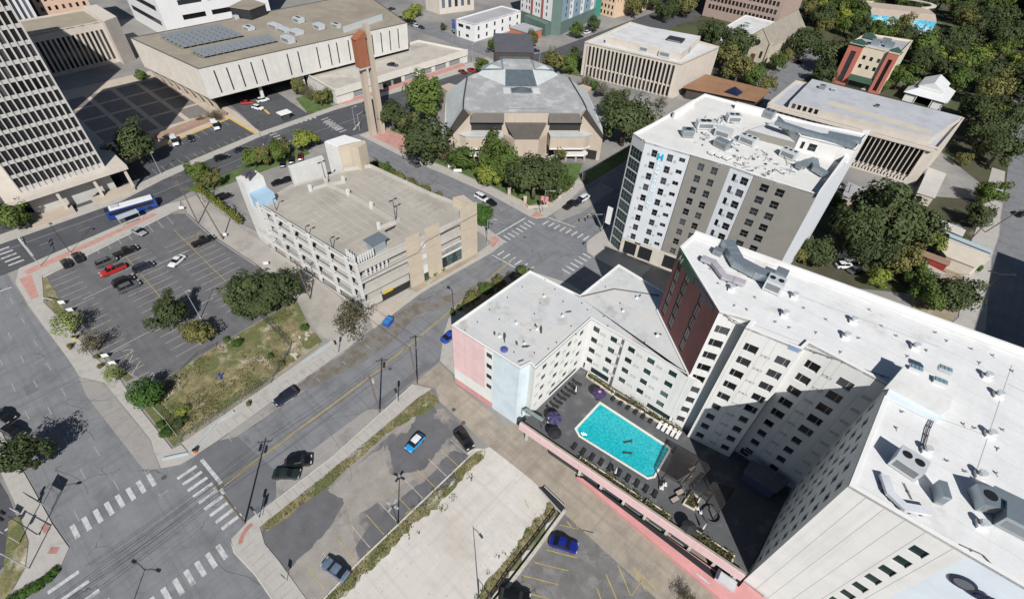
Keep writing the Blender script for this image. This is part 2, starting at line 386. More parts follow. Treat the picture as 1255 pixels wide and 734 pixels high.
# parking lots
LOT1 = [(-142.6, -6.8), (-149.2, 25), (-145.8, 28.4), (-132, 28.6), (-111, 31), (-93.4, 31), (-92.5, 11), (-91.4, -1.5), (-93, -2.4), (-107.8, -6), (-119.8, -7)]
sheet("parking_lot", [LOT1], asph2, .03)
sheet("alley", [[(-153.5, 30), (-146, 28.5), (-132, 28.7), (-111, 31.1), (-93.3, 31.1), (-79, 28.4), (-75.5, 30), (-74, 36), (-78, 40), (-121, 38.5), (-129, 36.8), (-140, 36), (-153.5, 37.5)]], mat("alley_concrete", (.4, .37, .335), .92, .1, .15, .1, 6, stain=(.27, .25, .225), stain_sc=.12, stain_lo=.5, stain_hi=.72, cracks=.8), .018)
sheet("patched_lot", [[(-48.4, -1.3), (-47.4, 10), (-48.3, 24), (-46.5, 33.2), (-45.3, 34.6), (-38, 34.4), (-35.2, 32.8), (-34.2, 20), (-33.6, 6), (-32.9, -4), (-40, -4.4), (-47, -3)]], asphp, .02)
sheet("striped_lot", [[(-15, 34.6), (-2, 34.6), (12, 33.8), (40, 33), (40, -4), (-14.8, -4)]], asphq, .02)
sheet("garage_apron", [[(-78.4, 40.4), (-77.3, 52), (-73.8, 52), (-72.4, 38)]], mat("apron_concrete", (.47, .42, .36), .9, .1, .3, .08, 6), .024)
sheet("driveway", [[(-54.2, 34.6), (-50, 36.8), (-47, 35.2), (-33, 34.9), (-17.4, 35.7), (-14.6, 34.7), (60, 32), (60, 60), (11, 60), (-31, 60), (-33, 40.4), (-47.8, 40.4), (-50.5, 41.6), (-54.6, 41.8)]], conc_tan, .03)
sheet("gravel_lot", [rough([(-34.4, 33), (-32.8, 34.9), (-26, 35.6), (-15.2, 35.2), (-15.2, 20), (-15.2, 8), (-15.2, -5), (-33.5, -5), (-33.6, 8), (-34.2, 18)], 1.2, .2)], gravel, .018)
# front lots and plaza by the avenue
sheet("visitor_lot", [[(-171, 20), (-173.5, 33), (-177.5, 65.6), (-196, 64.8), (-191, 39.7), (-184, 22), (-181, 20)], [(-178, 68), (-177.6, 93), (-181.8, 88), (-209, 90), (-222, 90), (-222, 72), (-197.5, 70), (-183, 68)], [(-190, -15), (-170, -15), (-170, 20), (-190, 20)], [(-100, -27.4), (-89, -27.2), (-85, -26.9), (-76.5, -27), (-73.5, -28.4), (-72, -31.5), (-72, -60), (-140, -60), (-140, -27.4)]], asph3, .02)
sheet("plaza", [[(-184.5, 22), (-191.5, 39.7), (-196.5, 65), (-178, 66), (-178, 68), (-183, 68), (-200, 69.5), (-262, 66), (-262, 22)]], plaza, .016)
mb = MB()
for i in range(4):
    for j in range(4):
        x, y = -205-i*12, 27+j*9.2; mb.flat([(x-10.5, y), (x, y), (x, y+7.5), (x-10.5, y+7.5)], .024)
struct(mb.build("plaza_slabs", plazad))
# pavements (a real step up)
slab("pavement", [
    [(-52.2, -2.3), (-52.1, 14), (-54, 34.3), (-50.6, 36.2), (-50.9, 33), (-50.2, 14), (-50.1, -1.2)],
    [(-52.2, -2.3), (-51.5, -5.3), (-49.2, -5.8), (-44, -5.2), (10, -4.6), (10, -1.8), (-43, -1.8), (-47, -2), (-50.1, -1.2)],
    [(-150.6, -10), (-154.6, 26), (-153.6, 29.6), (-149.6, 28), (-149.8, 25.4), (-143.6, -7), (-133, -9.4), (-134, -12), (-145, -12)],
    [(-134, -12), (-133, -9.4), (-119.8, -8), (-107.8, -7.2), (-107.8, -10.8)],
    [(-99, -8), (-79, -6.8), (-76, -7.4), (-72, -7.8), (-70.3, -5.2), (-70.2, -3.2), (-74, -3.5), (-74.3, -5), (-90.3, -5.7), (-99, -5.6), (-107.8, -7.2), (-107.8, -10.8), (-104, -10.8)],
    [(-70.2, -3.2), (-70.2, 1.5), (-71, 13.5), (-71.9, 31), (-72.8, 36), (-75.2, 36), (-76.2, 28), (-75, 12), (-74.3, -3.3)],
    [(-73.8, 48.3), (-73.9, 56), (-72.5, 77), (-73.1, 82.8), (-83, 84.1), (-134, 84.8), (-134, 81.6), (-80, 80.8), (-75.4, 80), (-75, 74), (-76.2, 56), (-76.6, 48.3)],
    [(-152.8, 91.7), (-127.4, 92.9), (-113, 95.1), (-93, 97.2), (-76.6, 97), (-74.3, 97.6), (-72.5, 100.1), (-72.5, 107), (-75, 123), (-79, 125), (-77, 107), (-77, 100.6), (-94, 100.6), (-114, 98.4), (-128, 96.4), (-140, 97), (-152.4, 100)],
    [(-57, 100), (-56.6, 98.4), (-54.2, 95.5), (-50, 94.8), (-38, 94.9), (-38, 102), (-47, 102.4), (-50.8, 102.2), (-50.8, 130), (-57, 130)],
    [(-63.4, 55.5), (-63.4, 70), (-61.8, 76.8), (-58, 79), (-50, 81.6), (-37, 81.6), (-37, 77.8), (-36, 64), (-48, 62.8), (-48.4, 55.5)],
    [(-60, 48.2), (-54.7, 42.2), (-50, 41.9), (-48.5, 41), (-48.4, 55.5), (-63.4, 55.5), (-62.6, 52)],
    [(-66.2, -24.6), (-68.5, -22.8), (-74.4, -23.4), (-88, -24), (-101, -24.6), (-112, -24.6), (-112, -27), (-90, -26.6), (-80, -26.4), (-74, -26.6), (-70, -28), (-66.8, -31), (-66.8, -40), (-65.2, -40), (-65.2, -29.3)],
    [(20, 112), (29.3, 112), (32.6, 140), (29.6, 175), (29.6, 190), (26, 240), (22, 240), (24, 190), (24, 175), (27, 140)],
    [(-165.2, -150), (-165.2, 18), (-169.2, 31), (-172, 47), (-175.2, 65), (-176.7, 97), (-173.7, 130), (-172.2, 156), (-171.4, 183), (-178, 183), (-179.6, 100), (-178.4, 66), (-173.4, 33), (-169.6, 18), (-169.6, -150)],
], conc)
slab("kerb", [[(-52.35, -2.3), (-52.25, 14), (-54.2, 34.3), (-54, 34.3), (-52.1, 14), (-52.2, -2.3)], [(-34.3, 32.4), (-34.0, 6), (-33.2, -4), (-32.95, -4), (-33.75, 6), (-34.05, 32.4)], [(-51.6, -5.4), (-49.2, -5.95), (-44, -5.35), (10, -4.8), (10, -4.65), (-44, -5.15), (-49.2, -5.75)], [(-143.2, -7), (-149.5, 25.2), (-149.2, 25.2), (-142.9, -7)]], kerbm, 0, .15)
slab("brick_paving_strip", [[(-148.6, -9.6), (-152.4, 22), (-150.9, 22.4), (-146.4, -9.2)], [(-146, -11), (-136, -11), (-136, -9.6), (-146, -8.6)], [(-73.6, 78.6), (-74.8, 82.4), (-77, 82.6), (-77, 80.9), (-75.5, 80.2), (-75, 78.6)], [(-76, 97.4), (-74.4, 98), (-73, 100.4), (-76.8, 100.4)], [(-150, 94), (-130, 95), (-128, 100), (-140, 103), (-152, 101)], [(-180.6, 100), (-179.4, 168), (-176.6, 168), (-178, 104)]], brickp, .13, .145)
mb = MB()
cx_, cy_ = -48.3, -1.9
pts = [(cx_+3.4*cos(R(a)), cy_+3.4*sin(R(a))) for a in range(178, 250, 9)]+[(cx_+2.7*cos(R(a)), cy_+2.7*sin(R(a))) for a in range(241, 170, -9)]
mb.prism(pts, .13, .142); mb.prism([(-70.6, -24.6), (-69.6, -23.7), (-68.9, -24.4), (-69.9, -25.3)], .13, .142); mb.prism([(-75.2, -24.8), (-73.6, -24.7), (-73.7, -23.8), (-75.2, -23.9)], .13, .142)
struct(mb.build("ramp_warning_tiles", mat("warning_tiles", (.4, .2, .17), .85, .1, 1, .15, 14)))
# planted ground
slab("dry_grass_lot", [[(-91.2, -1.5), (-90, -5.2), (-74.6, -4.6), (-75.2, 12), (-77.3, 27.9), (-83.5, 28.5), (-93, 30.9), (-92.2, 11)]], grassm, 0, .1)
VERGE = [[(-50, -.9), (-50.1, 14), (-50.6, 33.2), (-50.3, 36), (-46.9, 35), (-47.0, 33.4), (-48.8, 24), (-47.9, 10), (-48.9, -1.2)], [(-33.9, 32.6), (-33, 34.2), (-32, 32.6), (-31.9, 18), (-31.5, 8), (-31.9, -4), (-33, -4), (-33.6, 6)], [(-18.0, 34.8), (-15.4, 34.6), (-15.8, 32), (-15.4, 20), (-15, -4), (-17.4, -4), (-16.9, 12), (-17.2, 22)]]
slab("verge", [rough(VERGE[0], .8, .22, 5), rough(VERGE[1], .8, .45, 6), rough(VERGE[2], .8, .4, 7),
   [(-132.5, -9.2), (-120, -7.8), (-119.8, -7.1), (-142.4, -6.4), (-143, -8)], [(-66.9, -31.4), (-70, -28.2), (-74, -26.8), (-80, -26.6), (-80, -28), (-72, -30.4), (-68.4, -34), (-68, -40), (-66.9, -40)], [(-118, -7.4), (-96, -5), (-96, -3.6), (-108, -6.3), (-118, -7)]], grassm, 0, .05)
slab("lawn", [[(-139, 98), (-128, 97), (-114, 99), (-94, 101.2), (-80, 101.4), (-78, 108), (-79, 124), (-84, 134), (-100, 118), (-122, 104), (-132, 112), (-150, 120), (-150, 103)], [(-74.6, 140), (-75, 122), (-79.6, 126), (-79.6, 160), (-74.6, 160)], [(-159, 33), (-159.5, 52), (-158, 72), (-152.8, 72), (-153, 36)], [(-172.5, 35), (-177, 64), (-178.6, 64), (-174, 34)], [(-140, 196), (-146, 215), (-137, 250), (-132, 250), (-132, 198)], [(-262, 14), (-200, 14), (-200, 0), (-262, 0)], [(-180, 88), (-180, 99), (-196, 98), (-196, 92)]], lawn, 0, .08)
slab("planting_bed", [[(-76.8, 52.5), (-76.3, 56), (-75.4, 73.6), (-73.9, 73.8), (-74.6, 56), (-74.8, 52.5)], [(-62.6, 56), (-62.6, 69.5), (-60.6, 75), (-48.8, 66), (-48.8, 56)]], dirt, .13, .17)
slab("dirt_strip", [[(-75.4, -2.8), (-74.5, -2.8), (-75.2, 12), (-76.6, 27), (-77.6, 27), (-76, 12)], [(22, 118), (26.6, 141), (23.6, 176), (21, 176), (14, 150)]], dirt, .1, .14)
# ------------------------------------------------------------------ paint on the ground
mk = {k: MB() for k in 'wfyc'}
def stripe(k, a, b, wd, z=.036):
    a, b = Vector(a[:2]), Vector(b[:2]); d = (b-a).normalized(); n = Vector((-d.y, d.x))*(wd/2)
    mk[k].flat([tuple(a-n), tuple(b-n), tuple(b+n), tuple(a+n)], z)
def bars(k, p, q, n, d, ln, wd, z=.036):
    a, b = P(*p), P(*q)
    for i in range(n):
        c = a.lerp(b, i/(n-1)); e = Vector(d)*ln/2; stripe(k, c-e.to_3d() if len(d) == 2 else c, c+e.to_3d(), wd, z)
def pxline(k, p, q, wd, z=.036): stripe(k, P(*p), P(*q), wd, z)
bars('w', (229.3, 578.7), (283.8, 639), 9, (0, 1), 3.3, .62)
bars('w', (185.7, 588), (92, 651), 8, (1, 0), 2.9, .72)
bars('w', (272, 676), (190, 741), 7, (1, 0), 2.9, .72)
bars('w', (78, 713), (116, 748), 4, (0, 1), 4, .62)
bars('w', (611, 298), (651.3, 273), 9, (1, 0), 2.6, .5)
bars('w', (668.8, 273), (718.4, 292), 8, (0, 1), 2.7, .5)
bars('w', (613.5, 310.5), (650, 330), 6, (0, 1), 2.7, .5)
bars('w', (719, 313.5), (694, 333), 6, (1, 0), 2.7, .5)
bars('w', (2, 306), (20, 322), 5, (0, 1), 3.2, .6)
bars('w', (335, 165), (360, 179.5), 7, (0, 1), 2.6, .5); bars('w', (400, 150), (415, 158), 5, (0, 1), 3, .5)
bars('w', (338, 158), (385, 144), 9, (1, 0), 2.4, .7)
bars('w', (398, 146), (420, 161), 8, (0, 1), 3, .5)
pxline('w', (247, 563), (271, 592), .6); pxline('w', (601, 292.5), (644.5, 267), .5); pxline('w', (672.5, 267), (704.8, 278.7), .4); pxline('w', (603, 312.5), (634, 329.5), .3)
pxline('w', (21, 290), (40, 314), .5); pxline('w', (0, 357), (14, 352), .4); pxline('w', (14, 645), (6, 650), .35)
pxline('w', (433, 160), (441, 150), .5)
for y, x0 in ((-14.2, -140), (-17.3, -137), (-20.4, -139)):
    x = x0
    while x < -73:
        stripe('f', (x, y), (x+2.6, y), .14); x += 9.2
x = -46
while x < 20: stripe('f', (x, -12.5), (x+2.6, -12.5), .14); stripe('f', (x, -19.5), (x+2.6, -19.5), .14); x += 9.2
stripe('y', (-61.0, -1.5), (-61.8, 30), .13); stripe('y', (-61.35, -1.5), (-62.15, 30), .13); stripe('y', (-61.8, 30), (-66.4, 79), .13); stripe('y', (-62.15, 30), (-66.75, 79), .13)
stripe('y', (-64.6, 101), (-64.8, 200), .13); stripe('y', (-79, 90.5), (-110, 89.3), .12)
for a, b in (((-161, -60), (-161.5, 20)), ((-161.5, 20), (-166, 60)), ((-166, 60), (-164.5, 110))): stripe('f', a, b, .14)
y = -40
while y < 200: stripe('f', (-157.6-max(0, min(1, (y-10)/60))*5, y), (-157.6-max(0, min(1, (y-7)/60))*5, y+2.6), .13); y += 9
for x in (-82, -89, -96, -103, -110, -117): stripe('f', (x, 84.9), (x+1.5, 88.4), .13)
stripe('f', (-78.4, 89), (-96, 89), .1); stripe('f', (-54.2, 16), (-53.6, 10), .1)
for i in range(6): stripe('f', (-69.6, 3+i*6.2), (-68.2, 3+i*6.2), .12); stripe('f', (-97+i*6, -10), (-97+i*6, -8.6), .12); stripe('f', (-97.6+i*6, -10), (-96.4+i*6, -10), .12)
# lot stalls
for i in range(19): stripe('c', (-140+i*2.62, -6.2+i*.02), (-140+i*2.62, -.9), .11, .05)
for i in range(12): stripe('c', (-148.2+.0*i, 23.6-i*2.6+.2), (-143.6, 23.6-i*2.6), .11, .05)
for i in range(17):
    if i not in (): stripe('c', (-137.5+i*2.62, 4.4), (-137.5+i*2.62, 9.5), .11, .05); stripe('c', (-137.5+i*2.62, 9.5), (-137.5+i*2.62, 14.6), .11, .05)
stripe('y', (-137.5, 9.5), (-95, 9.5), .12, .05); stripe('y', (-141, 22.6), (-104, 22.6), .12, .05)
for i in range(14): stripe('c', (-134.5+i*2.6, 17.6), (-134.5+i*2.6, 27.6), .11, .05)
stripe('w', (-128, -3), (-129.5, 27), .14, .05); stripe('w', (-106.5, -5), (-107.5, 18), .14, .05); stripe('w', (-146, 28), (-131.6, 28.2), .14, .05); stripe('w', (-131.6, 28.2), (-111.4, 30.6), .14, .05)
for i in range(6): stripe('y', (-133+i*.9, 22.6), (-135.5+i*.9, 27.6), .12, .05)
for a, b in (((150, 430), (163, 428)), ((163, 428), (153, 440)), ((160, 462), (172, 442)), ((152, 456), (163, 434.5)), ((180, 468), (187, 456)), ((187, 456), (191, 464))): pxline('c', a, b, .12, .05)
for i in range(13): stripe('y' if i % 2 else 'c', (-39.2, 31-i*2.75), (-34.4, 31-i*2.75), .11, .05)
for a, b in (((643, 612.5), (648, 622)), ((700, 630), (709, 648)), ((686, 643), (727, 652.5)), ((694, 638), (700, 645)), ((709, 648), (727, 652.5)), ((670, 673.5), (707.5, 683.5)), ((655, 689), (697, 699)), ((641, 705), (684, 716)), ((626, 721), (672, 733)), ((742.5, 703), (756, 735)), ((757, 691), (773, 730)), ((731, 720), (737, 735)), ((776, 696), (792, 725)), ((774, 730), (786, 711)), ((786, 711), (784, 704)), ((776, 694), (807, 725))): pxline('y', a, b, .13, .05)
for i in range(16): stripe('f', (-172.6-i*.28, 23+i*2.7), (-176.9-i*.28, 23+i*2.7), .12, .05)
for i in range(8): stripe('f', (-191.0-i*.6, 42+i*2.9), (-186.4-i*.6, 42+i*2.9), .12, .05)
for k, nm, m_ in (('w', 'painted_markings', white_p), ('f', 'worn_lane_dashes', faded_p), ('y', 'yellow_markings', yel_p), ('c', 'stall_lines', cream_p)): struct(mk[k].build(nm, m_))
slab("yellow_kerb", [[(-184.4, 22), (-191.4, 39.7), (-196.6, 65), (-195.8, 65), (-190.7, 39.7), (-183.7, 22)], [(-177.6, 65.6), (-196, 64.8), (-196, 65.6), (-177.6, 66.4)], [(-190, 77), (-198, 78), (-198, 78.8), (-190, 77.8)]], curb_y, 0, .16)
# repair patches, oil films, crack sealing
pd_ = mat("patch_dark", (.135, .135, .142), .92, .12, .4, .12, 7, cracks=.5); pl_ = mat("patch_pale", (.325, .297, .268), .95, .12, .4, .14, 6); ps_ = mat("patch_dirt", (.22, .185, .145), .95, .15, .4, .15, 6)
sheet("repair_patch", [rough(PP(q), .7, .18, i) for i, q in enumerate([[(476, 545), (505, 520), (525, 506), (556, 528), (520, 575), (480, 582)], [(318, 655), (368, 618), (400, 596), (428, 606), (392, 672), (352, 700), (328, 678)], [(448, 690), (500, 640), (556, 588), (580, 560), (556, 552), (520, 590), (480, 620), (450, 648), (432, 676)], [(496, 494), (528, 482), (536, 506), (505, 520)]])], pd_, .025)
sheet("pale_patch", [rough(PP(q), .6, .2, 30+i) for i, q in enumerate([[(402, 600), (470, 545), (478, 582), (520, 575), (480, 605), (430, 640), (420, 610)], [(352, 700), (400, 650), (432, 640), (440, 690), (405, 735), (370, 735)], [(483, 532), (497, 515), (512, 508), (500, 530)]])], pl_, .029)
sheet("dirt_film", [rough([(-70.6, 15), (-69, 15), (-66.5, 30), (-66.6, 40), (-70, 52), (-72.4, 50), (-72, 37), (-71.5, 31)], .8, .25, 9), rough([(-69, 46), (-64, 60), (-64, 68), (-66, 66), (-71, 50)], .8, .2, 8)], mat("street_dirt", (.19, .165, .135), .95, .2, .4, .15, 6, stain=(.2, .195, .19), stain_sc=.4, stain_lo=.45, stain_hi=.6), .031)
mb = MB(); rk = random.Random(21)
def seal(x, y, a, n, w=.03):
    pts = [(x, y)]
    for _ in range(n): a += rk.gauss(0, .16); x += cos(a)*.8; y += sin(a)*.8; pts.append((x, y))
    for p, q in zip(pts[:-1], pts[1:]):
        d = Vector((q[0]-p[0], q[1]-p[1])).normalized(); k = Vector((-d.y, d.x))*w; mb.flat([(p[0]-k.x, p[1]-k.y), (q[0]-k.x, q[1]-k.y), (q[0]+k.x, q[1]+k.y), (p[0]+k.x, p[1]+k.y)], .033)
for _ in range(34):
    c = rk.random()
    if c < .4: seal(rk.uniform(-140, -75), rk.uniform(-22, -10), rk.choice((0, 1.57, .3)), rk.randrange(6, 22))
    elif c < .75: seal(rk.uniform(-69, -55), rk.uniform(0, 70), rk.choice((1.57, 1.4, 0)), rk.randrange(6, 18))
    else: seal(rk.uniform(-56, -20), rk.uniform(-25, -8), rk.choice((0, 1.57)), rk.randrange(6, 18))
struct(mb.build("crack_sealing", plain("crack_tar", (.115, .115, .12), .8)))
mb = MB()
def joints_along(pts, wd, side, step=1.6, z=.1335):
    for a, b in zip(pts[:-1], pts[1:]):
        a, b = Vector(a), Vector(b); d = (b-a).normalized(); n = Vector((-d.y, d.x))*side
        for k in range(int((b-a).length/step)): p = a+d*(k*step+.4); q = p+n*wd; e = d*.025; mb.flat([tuple(p-e), tuple(q-e), tuple(q+e), tuple(p+e)], z)
joints_along([(-52.0, -1), (-51.95, 14), (-53.6, 33)], 1.75, -1); joints_along([(-98.5, -7.7), (-79, -6.6)], 1.2, 1); joints_along([(-127, 93.1), (-113, 95.3), (-94, 97.3)], 1.6, 1); joints_along([(-72.6, 101), (-72.7, 107)], 2.4, 1); joints_along([(-73.9, 57), (-72.8, 76)], 1.4, 1); joints_along([(-49, -5.2), (-40, -4.6), (6, -4.2)], 2.2, 1); joints_along([(-70.6, 2), (-71.2, 13.5), (-72.1, 31)], 2, 1); joints_along([(-88, -24.4), (-101, -24.9)], 1.8, 1)
struct(mb.build("pavement_joints", plain("joint_dirt", (.2, .19, .175), .9)))
mb = MB()
for _ in range(420):
    x, y = rk.uniform(-33, -15.6), rk.uniform(-4, 34.5); s = rk.uniform(.02, .07); mb.box((x, y, .02+s*.4), (s*2, s*1.5, s), rk.uniform(0, 3), rk.choice((0, 0, 1, 2)))
o = mb.build("loose_stones", [plain("stone_pale", (.6, .57, .52), .95), plain("stone_grey", (.45, .42, .38), .95), plain("stone_brown", (.4, .34, .28), .95)]); o["kind"] = "stuff"
# ------------------------------------------------------------------ wall / roof / glass materials
stucco = mat("white_stucco", (.74, .735, .715), .85, .05, .25, .04, 5, streak=.22)
stucco2 = mat("cool_white_panel", (.68, .71, .75), .8, .04, .3, .04, 5, streak=.15)
pinkw = mat("pink_stucco", (.73, .52, .525), .85, .06, .3, .05, 5, streak=.2)
rosew = mat("rose_stucco", (.62, .3, .29), .85, .08, .3, .05, 5, streak=.25)
bluew = mat("pale_blue_stucco", (.6, .69, .735), .85, .06, .3, .05, 5, stain=(.44, .56, .63), stain_sc=.2, stain_lo=.5, stain_hi=.75, streak=.2)
blue2 = mat("very_pale_blue_stucco", (.68, .75, .81), .85, .04, .3, .04, 5)
roofw = mat("white_membrane", (.735, .735, .73), .75, .05, .3, .05, 4, wear=.1, stain=(.5, .475, .44), stain_sc=.14, stain_lo=.57, stain_hi=.8)
roofw2 = mat("grey_white_membrane", (.63, .63, .63), .8, .06, .2, .06, 4, stain=(.42, .41, .4), stain_sc=.13, stain_lo=.52, stain_hi=.8)
roofg = mat("grey_gravel_roof", (.4, .4, .42), .9, .08, .2, .08, 4, stain=(.28, .28, .3), stain_sc=.1, stain_lo=.5, stain_hi=.75)
rooft = mat("tan_gravel_roof", (.33, .29, .225), .95, .1, .15, .1, 4, stain=(.25, .215, .17), stain_sc=.08, stain_lo=.45, stain_hi=.7)
parw = mat("white_parapet", (.78, .775, .76), .7, .03, .5, .03, 5)
maroon = mat("maroon_panel", (.25, .085, .08), .7, .1, .3, .08, 3)
glz = glassmat("dark_glass", (.006, .007, .009)); glg = glassmat("green_glass", (.012, .03, .03), .08); glb = glassmat("bluish_glass", (.02, .03, .045), .08)
frm = plain("dark_frame", (.03, .03, .032), .5); frw = plain("pale_frame", (.5, .5, .5), .5); frg = plain("grey_frame", (.22, .23, .23), .5)
black = plain("black_metal", (.012, .012, .013), .5); steel = plain("galvanised_steel", (.36, .42, .46), .35, .6); steel2 = plain("light_sheet_metal", (.62, .65, .67), .45, .2)
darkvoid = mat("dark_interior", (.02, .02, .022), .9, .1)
grill = mat("pale_grille", (.56, .56, .54), .8, .05)
def joints(root, A, B, ss, z0, z1, m, w=.05):
    A = Vector(A); B = Vector(B); d = (B-A).normalized(); n = Vector((d.y, -d.x)); mb = MB()
    for s in ss:
        p = A+d*(s-w/2)+n*.003; mb.quad((p.x, p.y, z0), (p.x+d.x*w, p.y+d.y*w, z0), (p.x+d.x*w, p.y+d.y*w, z1), (p.x, p.y, z1))
    mb.build('panel_joints', m, root)
jointm = plain("joint_line", (.38, .37, .35), .9)
def at_wall(A, B, s, z, o=0.):
    A = Vector(A); B = Vector(B); d = (B-A).normalized(); n = Vector((d.y, -d.x)); p = A+d*s+n*o; return Vector((p.x, p.y, z))
def onwall_boxes(root, name, A, B, rects, th, m, ref=None):
    if name == "grille":
        for r_ in rects: windows(root, A, B, [r_], m, m, 'plain', -th, "grille")
        return
    A = Vector(A); B = Vector(B); d = (B-A).normalized(); n = Vector((d.y, -d.x)); mb = MB()
    for s0, s1, z0, z1 in rects:
        p = A+d*s0; mb.obox((p.x, p.y, z0), (d.x*(s1-s0), d.y*(s1-s0), 0), (n.x*th, n.y*th, 0), (0, 0, z1-z0))
    return mb.build(name, m, root)
def text_on(root, name, txt, A, B, s, z, size, th, m, vertical=False, shear=0., bold=.0, sx=1.):
    A = Vector(A); B = Vector(B); d = (B-A).normalized(); n = Vector((d.y, -d.x))
    cu = bpy.data.curves.new(name, 'FONT'); cu.body = "\n".join(txt) if vertical else txt; cu.size = size; cu.extrude = th/2; cu.shear = shear; cu.offset = bold
    cu.align_x = 'CENTER' if vertical else 'LEFT'; cu.resolution_u = 2
    if vertical: cu.space_line = .95
    tmp = bpy.data.objects.new("tmp", cu); COL.objects.link(tmp)
    bpy.context.view_layer.update()
    me = bpy.data.meshes.new_from_object(tmp.evaluated_get(bpy.context.evaluated_depsgraph_get())); me.name = name
    bpy.data.objects.remove(tmp); bpy.data.curves.remove(cu)
    off = Vector(ORG.get(root.name, (0, 0, 0))) if root else Vector((0, 0, 0))
    p = A+d*s+n*(th/2+.01)
    M = Matrix(((d.x*sx, 0, n.x, p.x-off.x), (d.y*sx, 0, n.y, p.y-off.y), (0, 1, 0, z-off.z), (0, 0, 0, 1)))
    me.transform(M); me.materials.clear(); me.materials.append(m)
    o = bpy.data.objects.new(name, me); COL.objects.link(o)
    if root: o.parent = root
    ORG[o.name] = tuple(off); return o

# ================================================================== HOTEL: the low wing by the pool
ZD, ZL, ZH = 3.0, 17.4, 33.0
pW, pN = (-48.2, 40.6), (-47.9, 62.4); pTip = (-32.6, 41.9); pJ1, pJ2 = (-32.0, 44.0), (-30.6, 43.6)
c1, c2 = (-30.6, 60.0), (-9.5, 61.0)
rL, rR, rT = (-22.6, 70.9), (-10.6, 60.9), (-22.6, 76.4)
LOW = [pW, pTip, pJ1, pJ2, c1, c2, rR, rL, rT, (-35.8, 77.2), (-36, 63.7)]
low = thing("hotel_wing", "low white hotel wing with pink and pale blue end walls beside the pool", "hotel", (-38, 52, 0))
mb = MB()
rows4 = [(14.75, 16.2), (11.7, 13.15), (8.65, 10.1), (5.6, 7.05)]
# south end: pink, white, blue
A, B = pW, pTip
def zonep(s, z):
    if s < 7.9: return 2 if z > 5.3-.09*s*1.0 else (0 if z > 1.7 else 3)
    if s < 9.85: return 0 if z > 1.7 else 3
    return 1
hs = holewall(mb, A, B, 0, ZL, [(8.2, 9.55, a, b) for a, b in rows4], .22, 0, zonep, (7.9, 9.85), (1.7, 4.9))
windows(low, A, B, hs, glz, frm, 'plain', .22)
holewall(mb, pTip, pJ1, 0, ZL, [], mi=1); holewall(mb, pJ1, pJ2, 0, ZL, [], mi=0)
hs = holewall(mb, pJ2, c1, 0, ZL, grid_holes([(2.2, 3.5), (6, 7.3), (9.5, 10.8), (13.2, 14.5)], rows4[:4])+[(5.6, 14.6, 3.3, 4.7)], .22)
windows(low, pJ2, c1, hs, glz, frm, lambda h: 'grid' if h[1]-h[0] > 4 else 'plain', .22)
hs = holewall(mb, c1, c2, 0, ZL, grid_holes([(.8, 2.15), (4.6, 6.0), (8.35, 9.75), (12.35, 13.75), (16.6, 18.1)], rows4)+[(2.2, 6.4, 3.2, 4.9), (15.2, 20.6, 3.2, 4.7), (.35, .75, 3.05, 4.9)], .22)
windows(low, c1, c2, hs, glg, frm, lambda h: 'grid' if h[1]-h[0] > 3 else 'plain', .22)
for a, b in ((rT, (-35.8, 77.2)), ((-35.8, 77.2), (-36, 63.7)), ((-36, 63.7), pN), (pN, pW)):
    L = (Vector(b)-Vector(a)).length; k = max(1, int(L//4)); hs = holewall(mb, a, b, 0, ZL, grid_holes([(1.2+i*L/k, 2.6+i*L/k) for i in range(k)], rows4), .22)
    windows(low, a, b, hs, glz, frm, 'plain', .22)
mb.build("wall", [stucco, bluew, pinkw, rosew], low)
pv = [pW, pTip, pJ1, pJ2, c1, c2, rR, rL, rT, (-35.8, 77.2), (-36, 63.7), pN]
flat_roof(low, pv, ZL-.15, mat("low_wing_membrane", (.58, .59, .59), .8, .05, .3, .06, 4, c2=(.61, .6, .575), stain=(.33, .325, .31), stain_sc=.2, stain_lo=.56, stain_hi=.76, wear=.12), parw, .3, .3)
onwall_boxes(low, "grille", c1, c2, [(s, s+1.0, z, z+.75) for s in (2.6, 6.35, 10.4, 14.4) for z in (14.9, 11.9, 8.9, 5.9)], .04, grill)
onwall_boxes(low, "grille", pJ2, c1, [(s, s+.9, z, z+.75) for s in (.7, 4.6, 8.1, 11.6) for z in (14.3, 11.3, 8.3, 5.3)], .04, grill)
onwall_boxes(low, "painted_recess_shade", c1, c2, [(6.85, 7.4, ZD, ZL-.5)], .02, plain("recess_shade_colour", (.12, .12, .12), .9))  # flat dark strip; the shade of a wall recess painted as colour
joints(low, pW, pTip, (), 5, ZL, jointm)
mb = MB()
A_ = Vector(pW); d_ = (Vector(pTip)-A_).normalized(); n_ = Vector((d_.y, -d_.x))
for z in (7.4, 10.4, 13.4):
    p = A_+n_*.004; mb.quad((p.x, p.y, z), (p.x+d_.x*7.9, p.y+d_.y*7.9, z), (p.x+d_.x*7.9, p.y+d_.y*7.9, z+.05), (p.x, p.y, z+.05))
mb.build("panel_joints", mat("pink_joint", (.55, .33, .34), .9), low)
mb = MB()
for a, b in (((711, 363.6), (697, 356)), ((711, 363.6), (753, 354)), ((753, 354), (808, 362))):
    pa, pb = P(*a, ZL), P(*b, ZL); mb.tube((pa.x, pa.y, ZL), (pb.x, pb.y, ZL), .13, .13, 6)
mb.build("roof_pipe", plain("roof_pipe_dark", (.1, .1, .1), .7), low)
